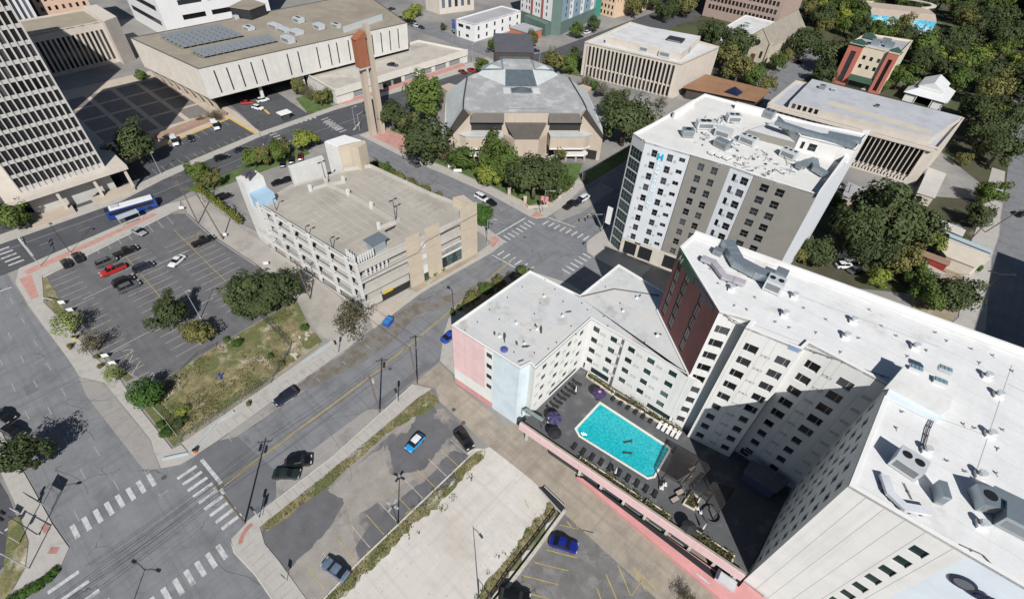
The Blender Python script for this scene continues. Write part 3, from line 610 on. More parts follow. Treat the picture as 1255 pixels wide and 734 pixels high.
# ================================================================== HOTEL: the tall wings
F1 = P2(913.8, 401, ZH); F1b = (F1[0], F1[1]+1.9); F2 = P2(983, 428.6, ZH); F3 = (F2[0]+.3, F2[1]+2.0); INN = (11.9, 64.0); SEc = (12.2, 45.4); SE2 = (50, 47.6)
TALL = [rL, rR, F1b, F1, F2, F3, INN, SEc, SE2, (50, 88), (24.2, 84.2), rT]
tall = thing("hotel_tower", "tall white hotel with a maroon end wall and white roof above the pool court", "hotel", (5, 66, 0))
mb = MB()
rowsH = [(28.6+.0-3.05*i, 30.3-3.05*i) for i in range(9)]
# maroon end wall with strips of windows
Lr = (Vector(rR)-Vector(rL)).length
holes = []
for (a, b) in ((1.1, 2.5), (4.3, 5.9), (9.9, 11.2)):
    for i in range(5): holes.append((a, b, 18.4+i*2.75, 20.9+i*2.75))
hs = holewall(mb, rL, rR, ZL-.2, ZH, holes, .12, 1)
windows(tall, rL, rR, hs, glassmat("curtained_glass", (.05, .055, .055), .2), frm, 'mid', .12)
hs = holewall(mb, rR, F1b, ZD-3, ZH, grid_holes([(.45, 2.5)], rowsH), .22)
windows(tall, rR, F1b, hs, glz, frw, 'v2', .22)
holewall(mb, F1b, F1, 0, ZH, [])
def colw(cols, rows, nw=5):
    out = []
    for j, (z0, z1) in enumerate(rows):
        for a, b, k in cols:
            if j < nw: out.append((a, b, z0, z1))
            else: out.append((a+.1, a+1.5, z0, z1-.15)) if k == 0 else out.append((a+.2, a+1.6, z0, z1-.15))
    return out
hs = holewall(mb, F1, F2, 0, ZH, colw([(1.0, 2.95, 0), (5.5, 7.4, 1)], rowsH), .22)
windows(tall, F1, F2, hs, glz, frw, lambda h: ('v2' if h[0] < 3 else 'v2r') if h[1]-h[0] > 1.7 else 'plain', .22)
holewall(mb, F2, F3, 0, ZH, [])
hs = holewall(mb, F3, INN, 0, ZH, colw([(1.0, 2.95, 0), (5.5, 7.5, 1)], rowsH)+[(.6, 2.2, 3.1, 5)], .22)
windows(tall, F3, INN, hs, glz, frw, lambda h: ('v2' if h[0] < 3 else 'v2r') if h[1]-h[0] > 1.7 else 'plain', .22)
hs = holewall(mb, INN, SEc, 0, ZH, grid_holes([(.9, 2.0), (3.9, 5.3), (7.0, 8.1), (9.3, 10.3), (12.4, 13.8), (15.6, 16.9)], [(a, b-.1) for a, b in rowsH]), .22)
windows(tall, INN, SEc, hs, glz, frm, 'plain', .22)
hs = holewall(mb, SEc, SE2, 0, ZH, [(8.1, 9.6, 28.45-3.04*i, 29.95-3.04*i) for i in range(9)], .22, 0, lambda s, z: 2 if s > 11.45 else 0, (11.45,))
windows(tall, SEc, SE2, hs, glg, frm, 'plain', .22)
for a, b in ((SE2, (50, 88)), ((50, 88), (24.2, 84.2)), ((24.2, 84.2), rT), (rT, rL)):
    L = (Vector(b)-Vector(a)).length; k = max(1, int(L//5.2)); hs = holewall(mb, a, b, 0, ZH, grid_holes([(1.4+i*L/k, 3.2+i*L/k) for i in range(k)], rowsH) if L > 8 else [], .22)
    windows(tall, a, b, hs, glz, frm, 'plain', .22)
mb.build("wall", [stucco, maroon, blue2], tall)
flat_roof(tall, TALL, ZH-.35, roofw, parw, .42, .45)
# raised north parapet, seams and pipe runs on the roof
mb = MB()
a_, b_2 = Vector(rT), Vector((24.2, 84.2)); e_ = (b_2-a_); nn = Vector((e_.y, -e_.x)).normalized()
q0, q1 = a_+nn*.2, b_2+nn*.2
mb.prism([tuple(q0), tuple(q0+nn*.5), tuple(q1+nn*.5), tuple(q1)], ZH-.3, ZH+.75)
mb.build("parapet_upstand", parw, tall); mb = MB()
mb.prism([tuple(q1), tuple(q1+nn*.5), (49.6, 87.4), (49.6, 87.9)], ZH-.3, ZH+.753); mb.build("parapet_upstand", parw, tall)
mb = MB()
for (ua, va), (ub, vb) in (((884, 382), (1040, 443)), ((945, 350), (1150, 425)), ((1240, 447), (1195, 582)), ((1150, 512), (1218, 537)), ((1235, 470), (1255, 480))):
    pa, pb = P(ua, va, ZH-.35), P(ub, vb, ZH-.35); d = (pb-pa).normalized(); n = Vector((-d.y, d.x, 0))*.05
    mb.quad(*[(q.x, q.y, ZH-.345) for q in (pa-n, pb-n, pb+n, pa+n)])
mb.build("roof_seam", plain("seam_grey", (.42, .42, .42), .8), tall)
joints(tall, SEc, SE2, (1.9, 3.78, 5.75, 7.7, 10.22), 0, ZH-.4, jointm, .06)
joints(tall, F1, F2, (.45, 3.5, 4.6), 0, ZH-.4, jointm, .04); joints(tall, F3, INN, (3.5, 4.6, 8.6), 0, ZH-.4, jointm, .04)
for (A, B, ss) in ((F1, F2, (3.7,)), (F3, INN, (3.7, 8.9))):
    onwall_boxes(tall, "grille", A, B, [(s+k, s+k+.55, z-3.05*j, z-3.05*j+.5) for s in ss for k in (0, .65) for j in range(9) for z in (28.9,)], .03, grill)
onwall_boxes(tall, "painted_notch_shade", F1, F2, [(6.1, 7.6, 32.2, ZH+.05)], .03, mat("notch_sky_blue", (.25, .34, .48), .6))  # thin plate; blue of sky-lit shade in a roof notch put into colour
# penthouse box with ducts
pa, pb, pc = P(1095.8, 466, ZH), P(1178, 499, ZH+2), P(1160, 452, ZH+2)
ph = [P2(1095, 464, ZH+2.1), P2(1164, 500, ZH+2.1), P2(1173, 470, ZH+2.1), P2(1110, 446, ZH+2.1)]
mb = MB(); mb.prism(ccw(ph), ZH-.4, ZH+2.1); mb.build("penthouse", [stucco], tall)
mb = MB(); mb.prism(ccw([P2(1095, 468, ZH+.6), P2(1147, 494, ZH+.6), P2(1163, 503, ZH+.6), P2(1152, 513, ZH+.6), P2(1088, 482, ZH+.6)]), ZH-.3, ZH+.3); mb.build("roof_step", blue2, tall)
# green sign on the maroon wall and purple light box
mb = MB(); A_, B_ = Vector(rL), Vector(rR)
onwall_boxes(tall, "sign_board", rL, rR, [(.5, 7.2, 30.9, 32.7)], .12, plain("dark_green_board", (.012, .1, .045), .5))
onwall_boxes(tall, "light_strip", rL, rR, [(7.4, 14.2, 31.6, 32.5)], .1, plain("deep_purple_panel", (.02, .015, .06), .4))
text_on(tall, "sign_lettering", "Holiday Inn", rL, rR, 2.3, 31.2, 1.25, .1, plain("green_letter", (.02, .36, .08), .5), bold=.02, sx=.82)
text_on(tall, "sign_initial", "H", rL, rR, .85, 31.0, 1.9, .12, plain("white_letter", (.8, .82, .8), .5), shear=.3, bold=.03)
# dark logo on the pale blue wall
navy = plain("navy_letter", (.022, .026, .06), .4)
mb = MB()
o_s, o_z = 14.2, 26.9
A_ = Vector(SEc); d_ = (Vector(SE2)-A_).normalized(); n_ = Vector((d_.y, -d_.x))
def ell(cs, cz, rs, rz_, th, k=28, o=0.):
    f = []; b = []
    for i in range(k):
        t = 2*pi*i/k; p = A_+d_*(cs+rs*cos(t)); f.append((p.x+n_.x*(th+o), p.y+n_.y*(th+o), cz+rz_*sin(t))); b.append((p.x+n_.x*o, p.y+n_.y*o, cz+rz_*sin(t)))
    mb.poly(f, 0)
    for i in range(k): j = (i+1) % k; mb.quad(b[i], b[j], f[j], f[i], 0)
ell(13.35, 28.75, 1.2, 1.0, .18)
mb.build("logo_disc", navy, tall)
mb = MB(); ell(13.4, 28.75, .9, .68, .04, 28, .19); mb.build("logo_inner", plain("logo_grey", (.13, .14, .16), .5), tall)
text_on(tall, "logo_lettering", "Gibbs", SEc, SE2, 13.9, 27.85, 1.75, .22, navy, shear=.25, bold=.09, sx=.95)

# stains, pipe runs and small boots on the white roofs
moldm = mat("roof_mould", (.09, .085, .078), .95, .3, 1.5, .3, 6)
mb = MB()
for (u, v, ang, ln, wd) in ((567, 404, 0, 0, 0), (618, 413, 2.3, 2.0, .5), (606, 408, 2.3, 1.0, .4), (644, 424, .9, 1.6, .5), (633, 420, 2.4, .9, .4), (663, 404, 2.3, 1.7, .5), (656, 398, 2.3, .8, .4), (697, 382, .9, 1.5, .45), (783, 363, 1.6, 1.2, .4), (638, 442, 1.2, 1.2, .3), (803, 409, .2, .7, .5), (809, 409.5, .2, .6, .4)):
    if not ln: continue
    p = P(u, v, ZL-.14); r_ = random.Random(int(u)); n = 14; pts = []
    for i in range(n): t = 2*pi*i/n; k = r_.uniform(.6, 1.25); a = cos(t)*ln*.6*k; b = sin(t)*wd*.6*k; pts.append((p.x+a*cos(ang)-b*sin(ang), p.y+a*sin(ang)+b*cos(ang)))
    mb.flat(pts, ZL-.143)
mb.build("mould_patches", moldm, low)["kind"] = "stuff"
tal = random.Random(8); mb = MB()
for u, v in ((900, 375), (925, 365), (950, 395), (967, 402), (985, 378), (1000, 408), (1012, 392), (1030, 432), (1052, 415), (1065, 380), (1080, 400), (1098, 412), (1112, 437), (1135, 430), (1146, 408), (1160, 418), (1190, 428), (1200, 445), (1216, 436), (1240, 455), (1180, 520), (1194, 525), (1222, 550), (1228, 527), (1160, 565), (1182, 578), (1220, 580), (1105, 505), (1098, 525), (1112, 497), (870, 330), (893, 385), (915, 380), (880, 348)):
    p = P(u, v, ZH-.35); mb.tube((p.x, p.y, ZH-.36), (p.x, p.y, ZH-.05), .12, .1, 6)
    a = tal.uniform(0, 6); mb.tube((p.x+.3*cos(a), p.y+.3*sin(a), ZH-.32), (p.x-.4*cos(a), p.y-.4*sin(a), ZH-.32), .04, None, 5)
o = mb.build("pipe_boots", plain("boot_grey", (.25, .26, .28), .7), tall); o["kind"] = "stuff"
mb = MB()
for pts in (((884, 383), (905, 396), (950, 413), (1040, 446), (1090, 463)), ((1148, 500), (1135, 525), (1129, 551)), ((1150, 503), (1139, 527), (1132, 553)), ((1178, 668), (1205, 680), (1228, 705)), ((1108, 592), (1118, 612))):
    q = [P(u, v, ZH-.2) for u, v in pts]; mb.path(q, .06, 5)
    for a, b in zip(q[:-1], q[1:]):
        n = int((b-a).length/1.3)
        for i in range(n): c_ = a.lerp(b, (i+.5)/n); mb.box((c_.x, c_.y, ZH-.28), (.3, .14, .14), 1)
o = mb.build("conduit_run", plain("conduit", (.16, .15, .15), .7), tall); o["kind"] = "stuff"
mb = MB()
for u, v in ((713, 372), (735, 345), (742, 352), (700, 400), (720, 380), (680, 355), (668, 343), (640, 352), (622, 365), (600, 380), (585, 395), (570, 405), (612, 392), (650, 405), (682, 420), (672, 428), (655, 433), (630, 432), (745, 400), (770, 408), (790, 420), (800, 430), (760, 372), (740, 388), (706, 410), (690, 370), (662, 372), (655, 385)):
    p = P(u, v, ZL-.15); mb.tube((p.x, p.y, ZL-.16), (p.x, p.y, ZL+.1), .11, .09, 6)
o = mb.build("pipe_boots", plain("boot_dark", (.08, .08, .085), .7), low); o["kind"] = "stuff"
for root, z, polyx in ((tall, ZH-.343, TALL), (low, ZL-.144, pv)):
    mb = MB(); n = 0
    xs_ = [p[0] for p in polyx]; ys_ = [p[1] for p in polyx]
    def ins(x, y):
        c = False
        for i in range(len(polyx)):
            a, b = polyx[i-1], polyx[i]
            if (a[1] > y) != (b[1] > y) and x < (b[0]-a[0])*(y-a[1])/(b[1]-a[1])+a[0]: c = not c
        return c
    y = min(ys_)+1.2
    while y < max(ys_):
        x = min(xs_)
        while x < max(xs_):
            if ins(x-.4, y) and ins(x+1.9, y): mb.quad((x, y, z), (x+1.5, y, z), (x+1.5, y+.035, z), (x, y+.035, z))
            x += 1.5
        y += 3.05
    o = mb.build("membrane_laps", plain("lap_line", (.5, .5, .5), .8), root); o["kind"] = "stuff"
# ================================================================== POOL COURT
slatm = mat("pergola_wood", (.035, .03, .03), .8, .2, .8, .1)
cream = mat("cream_coping", (.66, .6, .48), .85, .06, .6, .06)
deckm = mat("pool_deck_grey", (.105, .107, .113), .85, .12, .3, .1, 6, stain=(.19, .19, .19), stain_sc=.3)
pd = thing("pool_deck", "raised dark grey pool deck over pink walled parking", "terrace", (-10, 50, 0))
PFL, PFR = Vector((-30.5, 40.4)), Vector((11.6, 44.1))           # the street edge of the deck
pool = [P2(735.8, 494.6, ZD), P2(706.8, 525.5, ZD), P2(711, 533.5, ZD), P2(793.5, 584.6, ZD), P2(801, 583, ZD), P2(820, 549.5, ZD)]
pool = ccw(pool)
outer = [(-30.6, 41.2), (11.9, 45.0), (11.9, 64.2), (F3[0], F3[1]), (F2[0], F2[1]), (F1[0], F1[1]), (-7.2, 61.0), (-10.3, 61.0), (-30.6, 60.0)]
# deck with the pool cut out: fan of quads between a pool ring and the outer line
bmx = bmesh.new()
def ring(p, z): return [bmx.verts.new((x, y, z)) for x, y in p]
ro, ri = ring(ccw(outer), ZD), ring(pool, ZD)
es = []
for rr in (ro, ri):
    for i in range(len(rr)): es.append(bmx.edges.new((rr[i], rr[(i+1) % len(rr)])))
bmesh.ops.triangle_fill(bmx, use_beauty=True, use_dissolve=False, edges=es, normal=(0, 0, 1))
me = bpy.data.meshes.new("deck_floor")
off = Vector(ORG[pd.name]); bmesh.ops.translate(bmx, verts=bmx.verts, vec=-off); bmx.to_mesh(me); bmx.free(); me.materials.append(deckm)
ob = bpy.data.objects.new("deck_floor", me); COL.objects.link(ob); ob.parent = pd
def lerp2(t): p = PFL.lerp(PFR, t); return p
dF = (PFR-PFL).normalized(); nF = Vector((dF.y, -dF.x)); LF = (PFR-PFL).length
mb = MB()
p0, p1 = PFL, PFR; bk = Vector((-dF.y, dF.x))
mb.obox((p0.x, p0.y, 2.25), (dF.x*LF, dF.y*LF, 0), (bk.x*.3, bk.y*.3, 0), (0, 0, 1.95)); mb.build("parapet", pinkw, pd)
mb = MB(); q = p0+bk*.3; mb.obox((q.x, q.y, 3.9), (dF.x*LF, dF.y*LF, 0), (bk.x*.35, bk.y*.35, 0), (0, 0, .32)); mb.build("parapet_coping", mat("weathered_coping", (.34, .3, .24), .9, .2, .6, .1), pd)
mb = MB()
for s in (1.5, 13.2, 17.6, 22, 26, 30, 34, 38, 41.2):
    q = p0+dF*s+bk*.05; mb.obox((q.x, q.y, 0), (dF.x*.45, dF.y*.45, 0), (bk.x*.45, bk.y*.45, 0), (0, 0, 2.3)); mb.build("column", mat("column_grey", (.55, .55, .53), .8), pd) ; mb = MB()
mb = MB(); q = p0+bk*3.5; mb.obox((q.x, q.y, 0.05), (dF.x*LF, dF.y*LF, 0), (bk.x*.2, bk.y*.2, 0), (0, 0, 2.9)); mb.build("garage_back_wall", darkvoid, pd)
mb = MB(); q = p0+dF*6.6+bk*.5; mb.obox((q.x, q.y, 0.05), (dF.x*6.4, dF.y*6.4, 0), (bk.x*.08, bk.y*.08, 0), (0, 0, 2.2)); mb.build("security_grille", mat("grille_dark", (.05, .05, .055), .6, .1), pd)
mb = MB()
for s, k in ((14.2, 0), (18.6, 0), (23, 1), (27, 1), (31, 1)):
    q = p0+dF*s+bk*.25; mb.obox((q.x, q.y, .95), (dF.x*2.9, dF.y*2.9, 0), (bk.x*.06, bk.y*.06, 0), (0, 0, 1.2)); mb.build("glazed_opening", glassmat("teal_glass", (.05, .08, .085), .1), pd); mb = MB()
lw = thing("planter_wall", "long low rose pink wall sloping along the driveway under the pool deck", "wall", (0, 42, 0))
mb = MB(); mb.prism(ccw([(-17.2, 41.05), (11.2, 40.4), (16, 41.2), (16, 45.2), (12.2, 45.2), (12, 43.9), (-16, 41.6)]), 0, .85); mb.build("wall", rosew, lw)
mb = MB(); mb.prism(ccw([(-16, 41.5), (9, 42.3), (9, 43.4), (-15.6, 41.9)]), .85, .9); mb.build("dark_gap", darkvoid, lw)
mb = MB(); mb.prism(ccw([(6.2, 41.0), (8.4, 41.0), (8.4, 41.3), (6.2, 41.3)]), .85, .87); mb.build("white_plate", white_p, lw)
bx = thing("vent_housing", "white sheet metal housing at the foot of the white tower on the pink wall", "housing", (10.5, 43.4, 1))
mb = MB(); mb.obox((8.6, 42.2, .9), (3, .25, 0), (-.15, 1.5, 0), (0, 0, .8)); mb.build("body", steel2, bx)
mb = MB(); mb.obox((8.5, 42.15, 1.7), (.5, .04, 0), (-.15, 1.6, 0), (0, 0, .15)); mb.build("louvre", plain("louvre_dark", (.06, .06, .09), .5), bx)
# pool
pt = thing("swimming_pool", "turquoise swimming pool with clipped corners and pale coping", "pool", (-15, 51, ZD))
m_ = bpy.data.materials.new("pool_water"); m_.use_nodes = True; n = m_.node_tree.nodes; l = m_.node_tree.links; bs = n["Principled BSDF"]
tc = n.new("ShaderNodeTexCoord"); vo = n.new("ShaderNodeTexVoronoi"); vo.feature = 'SMOOTH_F1'; vo.inputs["Scale"].default_value = 3.4
nz = n.new("ShaderNodeTexNoise"); nz.inputs["Scale"].default_value = 1.6; nz.inputs["Detail"].default_value = 3; l.new(tc.outputs["Object"], nz.inputs["Vector"])
ad = n.new("ShaderNodeVectorMath"); ad.operation = 'MULTIPLY_ADD'; l.new(nz.outputs["Color"], ad.inputs[0]); ad.inputs[1].default_value = (1.2, 1.2, 0); l.new(tc.outputs["Object"], ad.inputs[2]); l.new(ad.outputs[0], vo.inputs["Vector"])
rp = n.new("ShaderNodeValToRGB"); l.new(vo.outputs["Distance"], rp.inputs[0]); rp.color_ramp.elements[0].color = (.003, .29, .35, 1); rp.color_ramp.elements[0].position = .12; rp.color_ramp.elements[1].color = (.03, .5, .55, 1); rp.color_ramp.elements[1].position = .62
l.new(rp.outputs[0], bs.inputs["Base Color"]); bs.inputs["Roughness"].default_value = .06
bp = n.new("ShaderNodeBump"); bp.inputs["Strength"].default_value = .25; bp.inputs["Distance"].default_value = .12; l.new(nz.outputs["Fac"], bp.inputs["Height"]); l.new(bp.outputs[0], bs.inputs["Normal"])
mb = MB(); mb.flat(pool, ZD-.16); mb.build("water", m_, pt)
mb = MB(); k = len(pool)
outp = offset_poly(pool, -.38)
for i in range(k):
    j = (i+1) % k; a, b, c, d = pool[i], pool[j], outp[j], outp[i]
    mb.quad((*a, ZD+.05), (*b, ZD+.05), (*b, ZD-.4), (*a, ZD-.4)); mb.quad((*d, ZD+.05), (*c, ZD+.05), (*b, ZD+.05), (*a, ZD+.05)); mb.quad((*d, ZD), (*c, ZD), (*c, ZD+.05), (*d, ZD+.05))
mb.build("coping", mat("pool_coping", (.72, .7, .64), .8, .06, 1, .06), pt)
mb = MB()
for u, v in ((712, 533), (714, 535)):
    p = P(u, v, ZD); mb.path([(p.x, p.y, ZD), (p.x, p.y, ZD+.7), (p.x+.45, p.y+.35, ZD+.7), (p.x+.5, p.y+.4, ZD-.2)], .03)
mb.build("ladder", plain("chrome", (.8, .8, .8), .2, .9), pt)
for i, (u, v, a) in enumerate(((770, 541, .9), (769.5, 555, .6))):
    sw = MB(); p = P(u, v, ZD-.14); ca, sa = cos(a), sin(a)
    # a swimmer lying at the surface: one continuous body
    pts = [(-.95, 0, .05), (-.55, .04, .07), (-.15, .05, .11), (.05, 0, .14), (.35, 0, .17), (.55, 0, .19), (.63, 0, .07), (.75, 0, .1), (.85, 0, .06)]
    for q in range(len(pts)-1):
        a1, b1 = pts[q], pts[q+1]; f = lambda w: (p.x+ca*w[0]-sa*w[1], p.y+sa*w[0]+ca*w[1], ZD-.1)
        sw.tube(f(a1), f(b1), a1[2], b1[2], 8)
    for sgn in (1, -1): sw.tube(f((.5, .17*sgn, 0)), f((.75+.15*sgn, .5*sgn, 0)), .05, .035, 6); sw.tube(f((-.15, .08*sgn, 0)), f((-.95, .16*sgn, 0)), .08, .05, 6)
    o = sw.build("person", [plain("skin_wet", (.05, .045, .045), .4)], None, True)
    tag(o, ("person swimming face down near the middle of the pool", "person swimming lower down in the pool, nearer the street edge")[i], "person", "swimmers in the pool")
# planters along the back wall and the street edge
leafs = [plain("shrub_green", (.05, .085, .02), .8), plain("shrub_olive", (.12, .12, .03), .8), plain("shrub_red", (.14, .05, .03), .8)]
def shrub_mesh(mb, x, y, z, r, n, h=1., mi=None):
    for _ in range(n):
        t = rnd.uniform(0, 2*pi); q = r*sqrt(rnd.random()); c = Vector((x+q*cos(t), y+q*sin(t), z+rnd.uniform(.05, 1)*r*h))
        a = Vector((rnd.gauss(0, 1), rnd.gauss(0, 1), rnd.gauss(0, .6))).normalized(); b = a.orthogonal().normalized(); s = r*rnd.uniform(.12, .3)
        mb.quad(c-a*s-b*s*.5, c+a*s-b*s*.5, c+a*s+b*s*.5, c-a*s+b*s*.5, rnd.choice((0, 0, 1, 1, 2)) if mi is None else mi)
def planter(pts, label, dens=2.2, hh=.5, tall=0.):
    pts = ccw(pts); cx = sum(p[0] for p in pts)/len(pts); cy = sum(p[1] for p in pts)/len(pts)
    t = thing("planter", label, "planter", (cx, cy, ZD))
    inn = offset_poly(pts, .22); mb = MB(); k = len(pts)
    for i in range(k):
        j = (i+1) % k; a, b, c, d = pts[i], pts[j], inn[j], inn[i]
        mb.quad((*a, ZD), (*b, ZD), (*b, ZD+hh), (*a, ZD+hh)); mb.quad((*a, ZD+hh), (*b, ZD+hh), (*c, ZD+hh), (*d, ZD+hh)); mb.quad((*d, ZD+hh), (*c, ZD+hh), (*c, ZD), (*d, ZD))
    mb.build("planter_wall", cream, t)
    mb = MB(); mb.flat(inn, ZD+hh-.1); mb.build("soil", plain("bed_soil", (.06, .045, .03), .95), t)
    mb = MB()
    a, b = Vector(inn[0]), Vector(inn[1]); c = Vector(inn[2]); L = (b-a).length; W = (c-b).length
    n = int(L*max(1, W)*dens)+4
    for i in range(n):
        p = a+(b-a)*rnd.random()+(c-b)*rnd.random(); shrub_mesh(mb, p.x, p.y, ZD+hh-.15, rnd.uniform(.35, .65), 16, 1.2+tall)
    o = mb.build("shrubs", leafs, t)
    return t
planter([P2(718, 462, ZD), P2(752, 486, ZD), P2(754, 481, ZD), P2(720, 457, ZD)], "curved cream planter of shrubs at the inner corner of the pool court", 2.4)
planter([P2(752, 487, ZD), P2(790, 508, ZD), P2(792, 503, ZD), P2(755, 481, ZD)], "cream planter with tall shrubs along the white wing wall", 3, .5, 1.)
planter([P2(790, 509, ZD), P2(832, 533, ZD), P2(834, 527, ZD), P2(793, 503, ZD)], "long cream planter ending by the white lounge chairs", 2.6)
def along(s0, s1, o0, o1): return [tuple(PFL+dF*s0+bk*o0), tuple(PFL+dF*s1+bk*o0), tuple(PFL+dF*s1+bk*o1), tuple(PFL+dF*s0+bk*o1)]
planter(along(12.3, 24.6, .75, 1.9), "long planter behind the pink parapet beside the loungers", 2.6)
planter(along(25.2, 29.6, .75, 2.1), "short cream planter at the parapet by the metal gate", 2.4)
planter(along(31.6, 40.2, .8, 2.5), "planter with a pale rim at the shaded end of the pink parapet", 3.2)
planter([P2(836, 618, ZD), P2(851, 626, ZD), P2(858, 612, ZD), P2(846, 602, ZD)], "sandy cream planter box between the two pergolas", 1, .35)
# loungers
fab = plain("lounger_black", (.02, .02, .022), .7); fabw = plain("lounger_white", (.72, .72, .7), .7)
def make_lounger(m, m2):
    t = thing("sun_lounger", "x", "sun lounger", (0, 0, ZD), rz=.0001)
    mb = MB(); mb.box((0, -.15, .32), (.62, 1.25, .06)); mb.build("seat", m, t)
    mb = MB(); mb.obox((-.31, .48, .3), (.62, 0, 0), (0, .55, .42), (0, -.04, .05)); mb.build("backrest", m, t)
    for sx in (-1, 1):
        for y in (-.65, .4): mb = MB(); mb.box((sx*.26, y, .15), (.05, .05, .3)); mb.build("leg", m2, t)
    return t
LNG = {}
def lounger(u, v, ang, label, group, white=False):
    k = white
    p = P(u, v, ZD+.3)
    if k not in LNG: LNG[k] = make_lounger(fabw if white else fab, frm); o = LNG[k]
    else: o = copy_tree(LNG[k], (0, 0, ZD))
    o.location = (p.x, p.y, ZD); o.rotation_euler = (0, 0, ang); o["label"] = label; o["group"] = group
dl = atan2(dF.y, dF.x)
for i in range(10): u = 704+i*11.0; lounger(u, 547+i*6.5, dl+pi+.05, "black lounger in the row between the pool and the pink parapet", "black loungers facing the pool from the street side")
for i in range(8): lounger(676+i*4.6, 502-i*4.6, pi/2+.25, "black lounger along the inner white wall left of the pool", "black loungers by the inner wall")
for i in range(6): lounger(752+i*9.2, 488+i*5.4, dl, "black lounger under the planters of the white wing", "black loungers by the planters")
for i in range(5): lounger(808+i*5.6, 521.5+i*3.1, dl, "white lounger at the end of the planter row", "white loungers beside the pergola", True)
def umbrella(u, v, r, m, label, h=2.5):
    p = P(u, v, ZD+h); t = thing("parasol", label, "parasol", (p.x, p.y, ZD)); mb = MB(); n = 12
    rim = [(p.x+r*cos(2*pi*i/n), p.y+r*sin(2*pi*i/n), ZD+h-.5) for i in range(n)]
    for i in range(n): mb.add([rim[i], rim[(i+1) % n], (p.x, p.y, ZD+h)], [[0, 1, 2]], i % 2)
    for i in range(n): j = (i+1) % n; a, b = rim[i], rim[j]; mb.quad(a, (a[0], a[1], a[2]-.14), (b[0], b[1], b[2]-.14), b, i % 2)
    mb.build("canopy", m, t)
    mb = MB(); mb.tube((p.x, p.y, ZD), (p.x, p.y, ZD+h+.1), .035); mb.build("pole", frm, t)
    mb = MB(); mb.tube((p.x, p.y, ZD), (p.x, p.y, ZD+.12), .4, .35, 12); mb.build("base", frm, t)
    return t
um1, um2 = plain("parasol_navy", (.03, .028, .08), .8), plain("parasol_purple", (.06, .035, .12), .8)
t = umbrella(735, 479.5, 1.35, [um1, um2], "round purple parasol by the planter at the top of the pool"); 
mb = MB(); p = P(735, 479.5, ZD+2.5); mb.tube((p.x, p.y, ZD+2.5), (p.x, p.y, ZD+2.62), .32, .1, 10); mb.build("finial_cap", plain("parasol_pink", (.6, .25, .4), .8), t)
umbrella(679.5, 510, 1.45, [um1, plain("parasol_violet", (.07, .06, .16), .8)], "navy parasol leaning over the deck at the left wall")
umbrella(680, 528, 1.3, [plain("parasol_black", (.012, .012, .018), .8), plain("parasol_black_b", (.016, .016, .022), .8)], "black parasol near the glass entrance roof", 2.3)
umbrella(846, 644, 1.2, [plain("parasol_charcoal", (.02, .02, .024), .8), plain("parasol_charcoal_b", (.03, .03, .03), .8)], "charcoal parasol near the shaded corner of the deck", 2.4)
# folded parasols
for i, (u, v, lb) in enumerate(((706, 477, "closed white parasol by the inner white wall"), (672, 515, "closed white parasol beside the navy one"), (755, 577, "closed white parasol among the street side loungers"), (863, 645, "closed white parasol lying by the charcoal parasol"))):
    p = P(u, v, ZD+1.4); t = thing("closed_parasol", lb, "parasol", (p.x, p.y, ZD)); mb = MB(); mb.tube((p.x, p.y, ZD+.8), (p.x, p.y, ZD+2.4), .2, .06, 8); mb.build("folded_canopy", fabw, t); mb = MB(); mb.tube((p.x, p.y, ZD), (p.x, p.y, ZD+.8), .03); mb.tube((p.x, p.y, ZD), (p.x, p.y, ZD+.1), .3, .3, 10); mb.build("pole", frm, t)
# glass entrance canopy at the end of the blue wall
gc = thing("glass_canopy", "grey green glass entrance roof at the foot of the blue wall", "canopy", (-27, 42, ZD))
q = [P(640, 503, ZD+1.6), P(664, 519, ZD+1.6), P(668, 512, ZD+2.4), P(646, 498, ZD+2.4)]
mb = MB(); mb.prism(ccw([(p.x, p.y) for p in q]), ZD+1.9, ZD+2.0); mb.build("glazing", plain("canopy_glass", (.2, .26, .26), .12), gc)
mb = MB()
for p in q: mb.tube((p.x, p.y, ZD), (p.x, p.y, ZD+1.92), .05)
for i in range(4): a, b = q[i], q[(i+1) % 4]; mb.tube((a.x, a.y, ZD+2.02), (b.x, b.y, ZD+2.02), .05)
mb.build("frame", frm, gc)
# pergolas
def pergola(poly_px, label, zt=2.7, n=22):
    q = [P(u, v, ZD+zt) for u, v in poly_px]; c = sum(q, Vector())/4
    t = thing("pergola", label, "pergola", (c.x, c.y, ZD))
    mb = MB()
    for i in range(n):
        f = (i+.5)/n; a, b = q[0].lerp(q[1], f), q[3].lerp(q[2], f); d = (b-a); e = (q[1]-q[0]).normalized()*.09
        mb.obox((a.x, a.y, ZD+zt), d, e, (0, 0, .16))
    mb.build("slats", slatm, t)
    for a, b in ((q[0], q[1]), (q[3], q[2])):
        mb = MB(); d = b-a; e = Vector((-d.y, d.x, 0)).normalized()*.14; mb.obox((a.x, a.y, ZD+zt-.25), d, e, (0, 0, .24)); mb.build("beam", slatm, t)
    for p in q: mb = MB(); mb.box((p.x, p.y, ZD+(zt-.25)/2), (.2, .2, zt-.25)); mb.build("post", slatm, t)
    return t
pergola([(829, 546), (814, 582), (846, 602), (872, 570)], "dark slatted pergola at the right end of the pool", 2.6, 20)
pergola([(874, 590), (858, 607), (880, 628), (900, 598)], "second dark pergola standing in the tower's shadow", 2.6, 16)
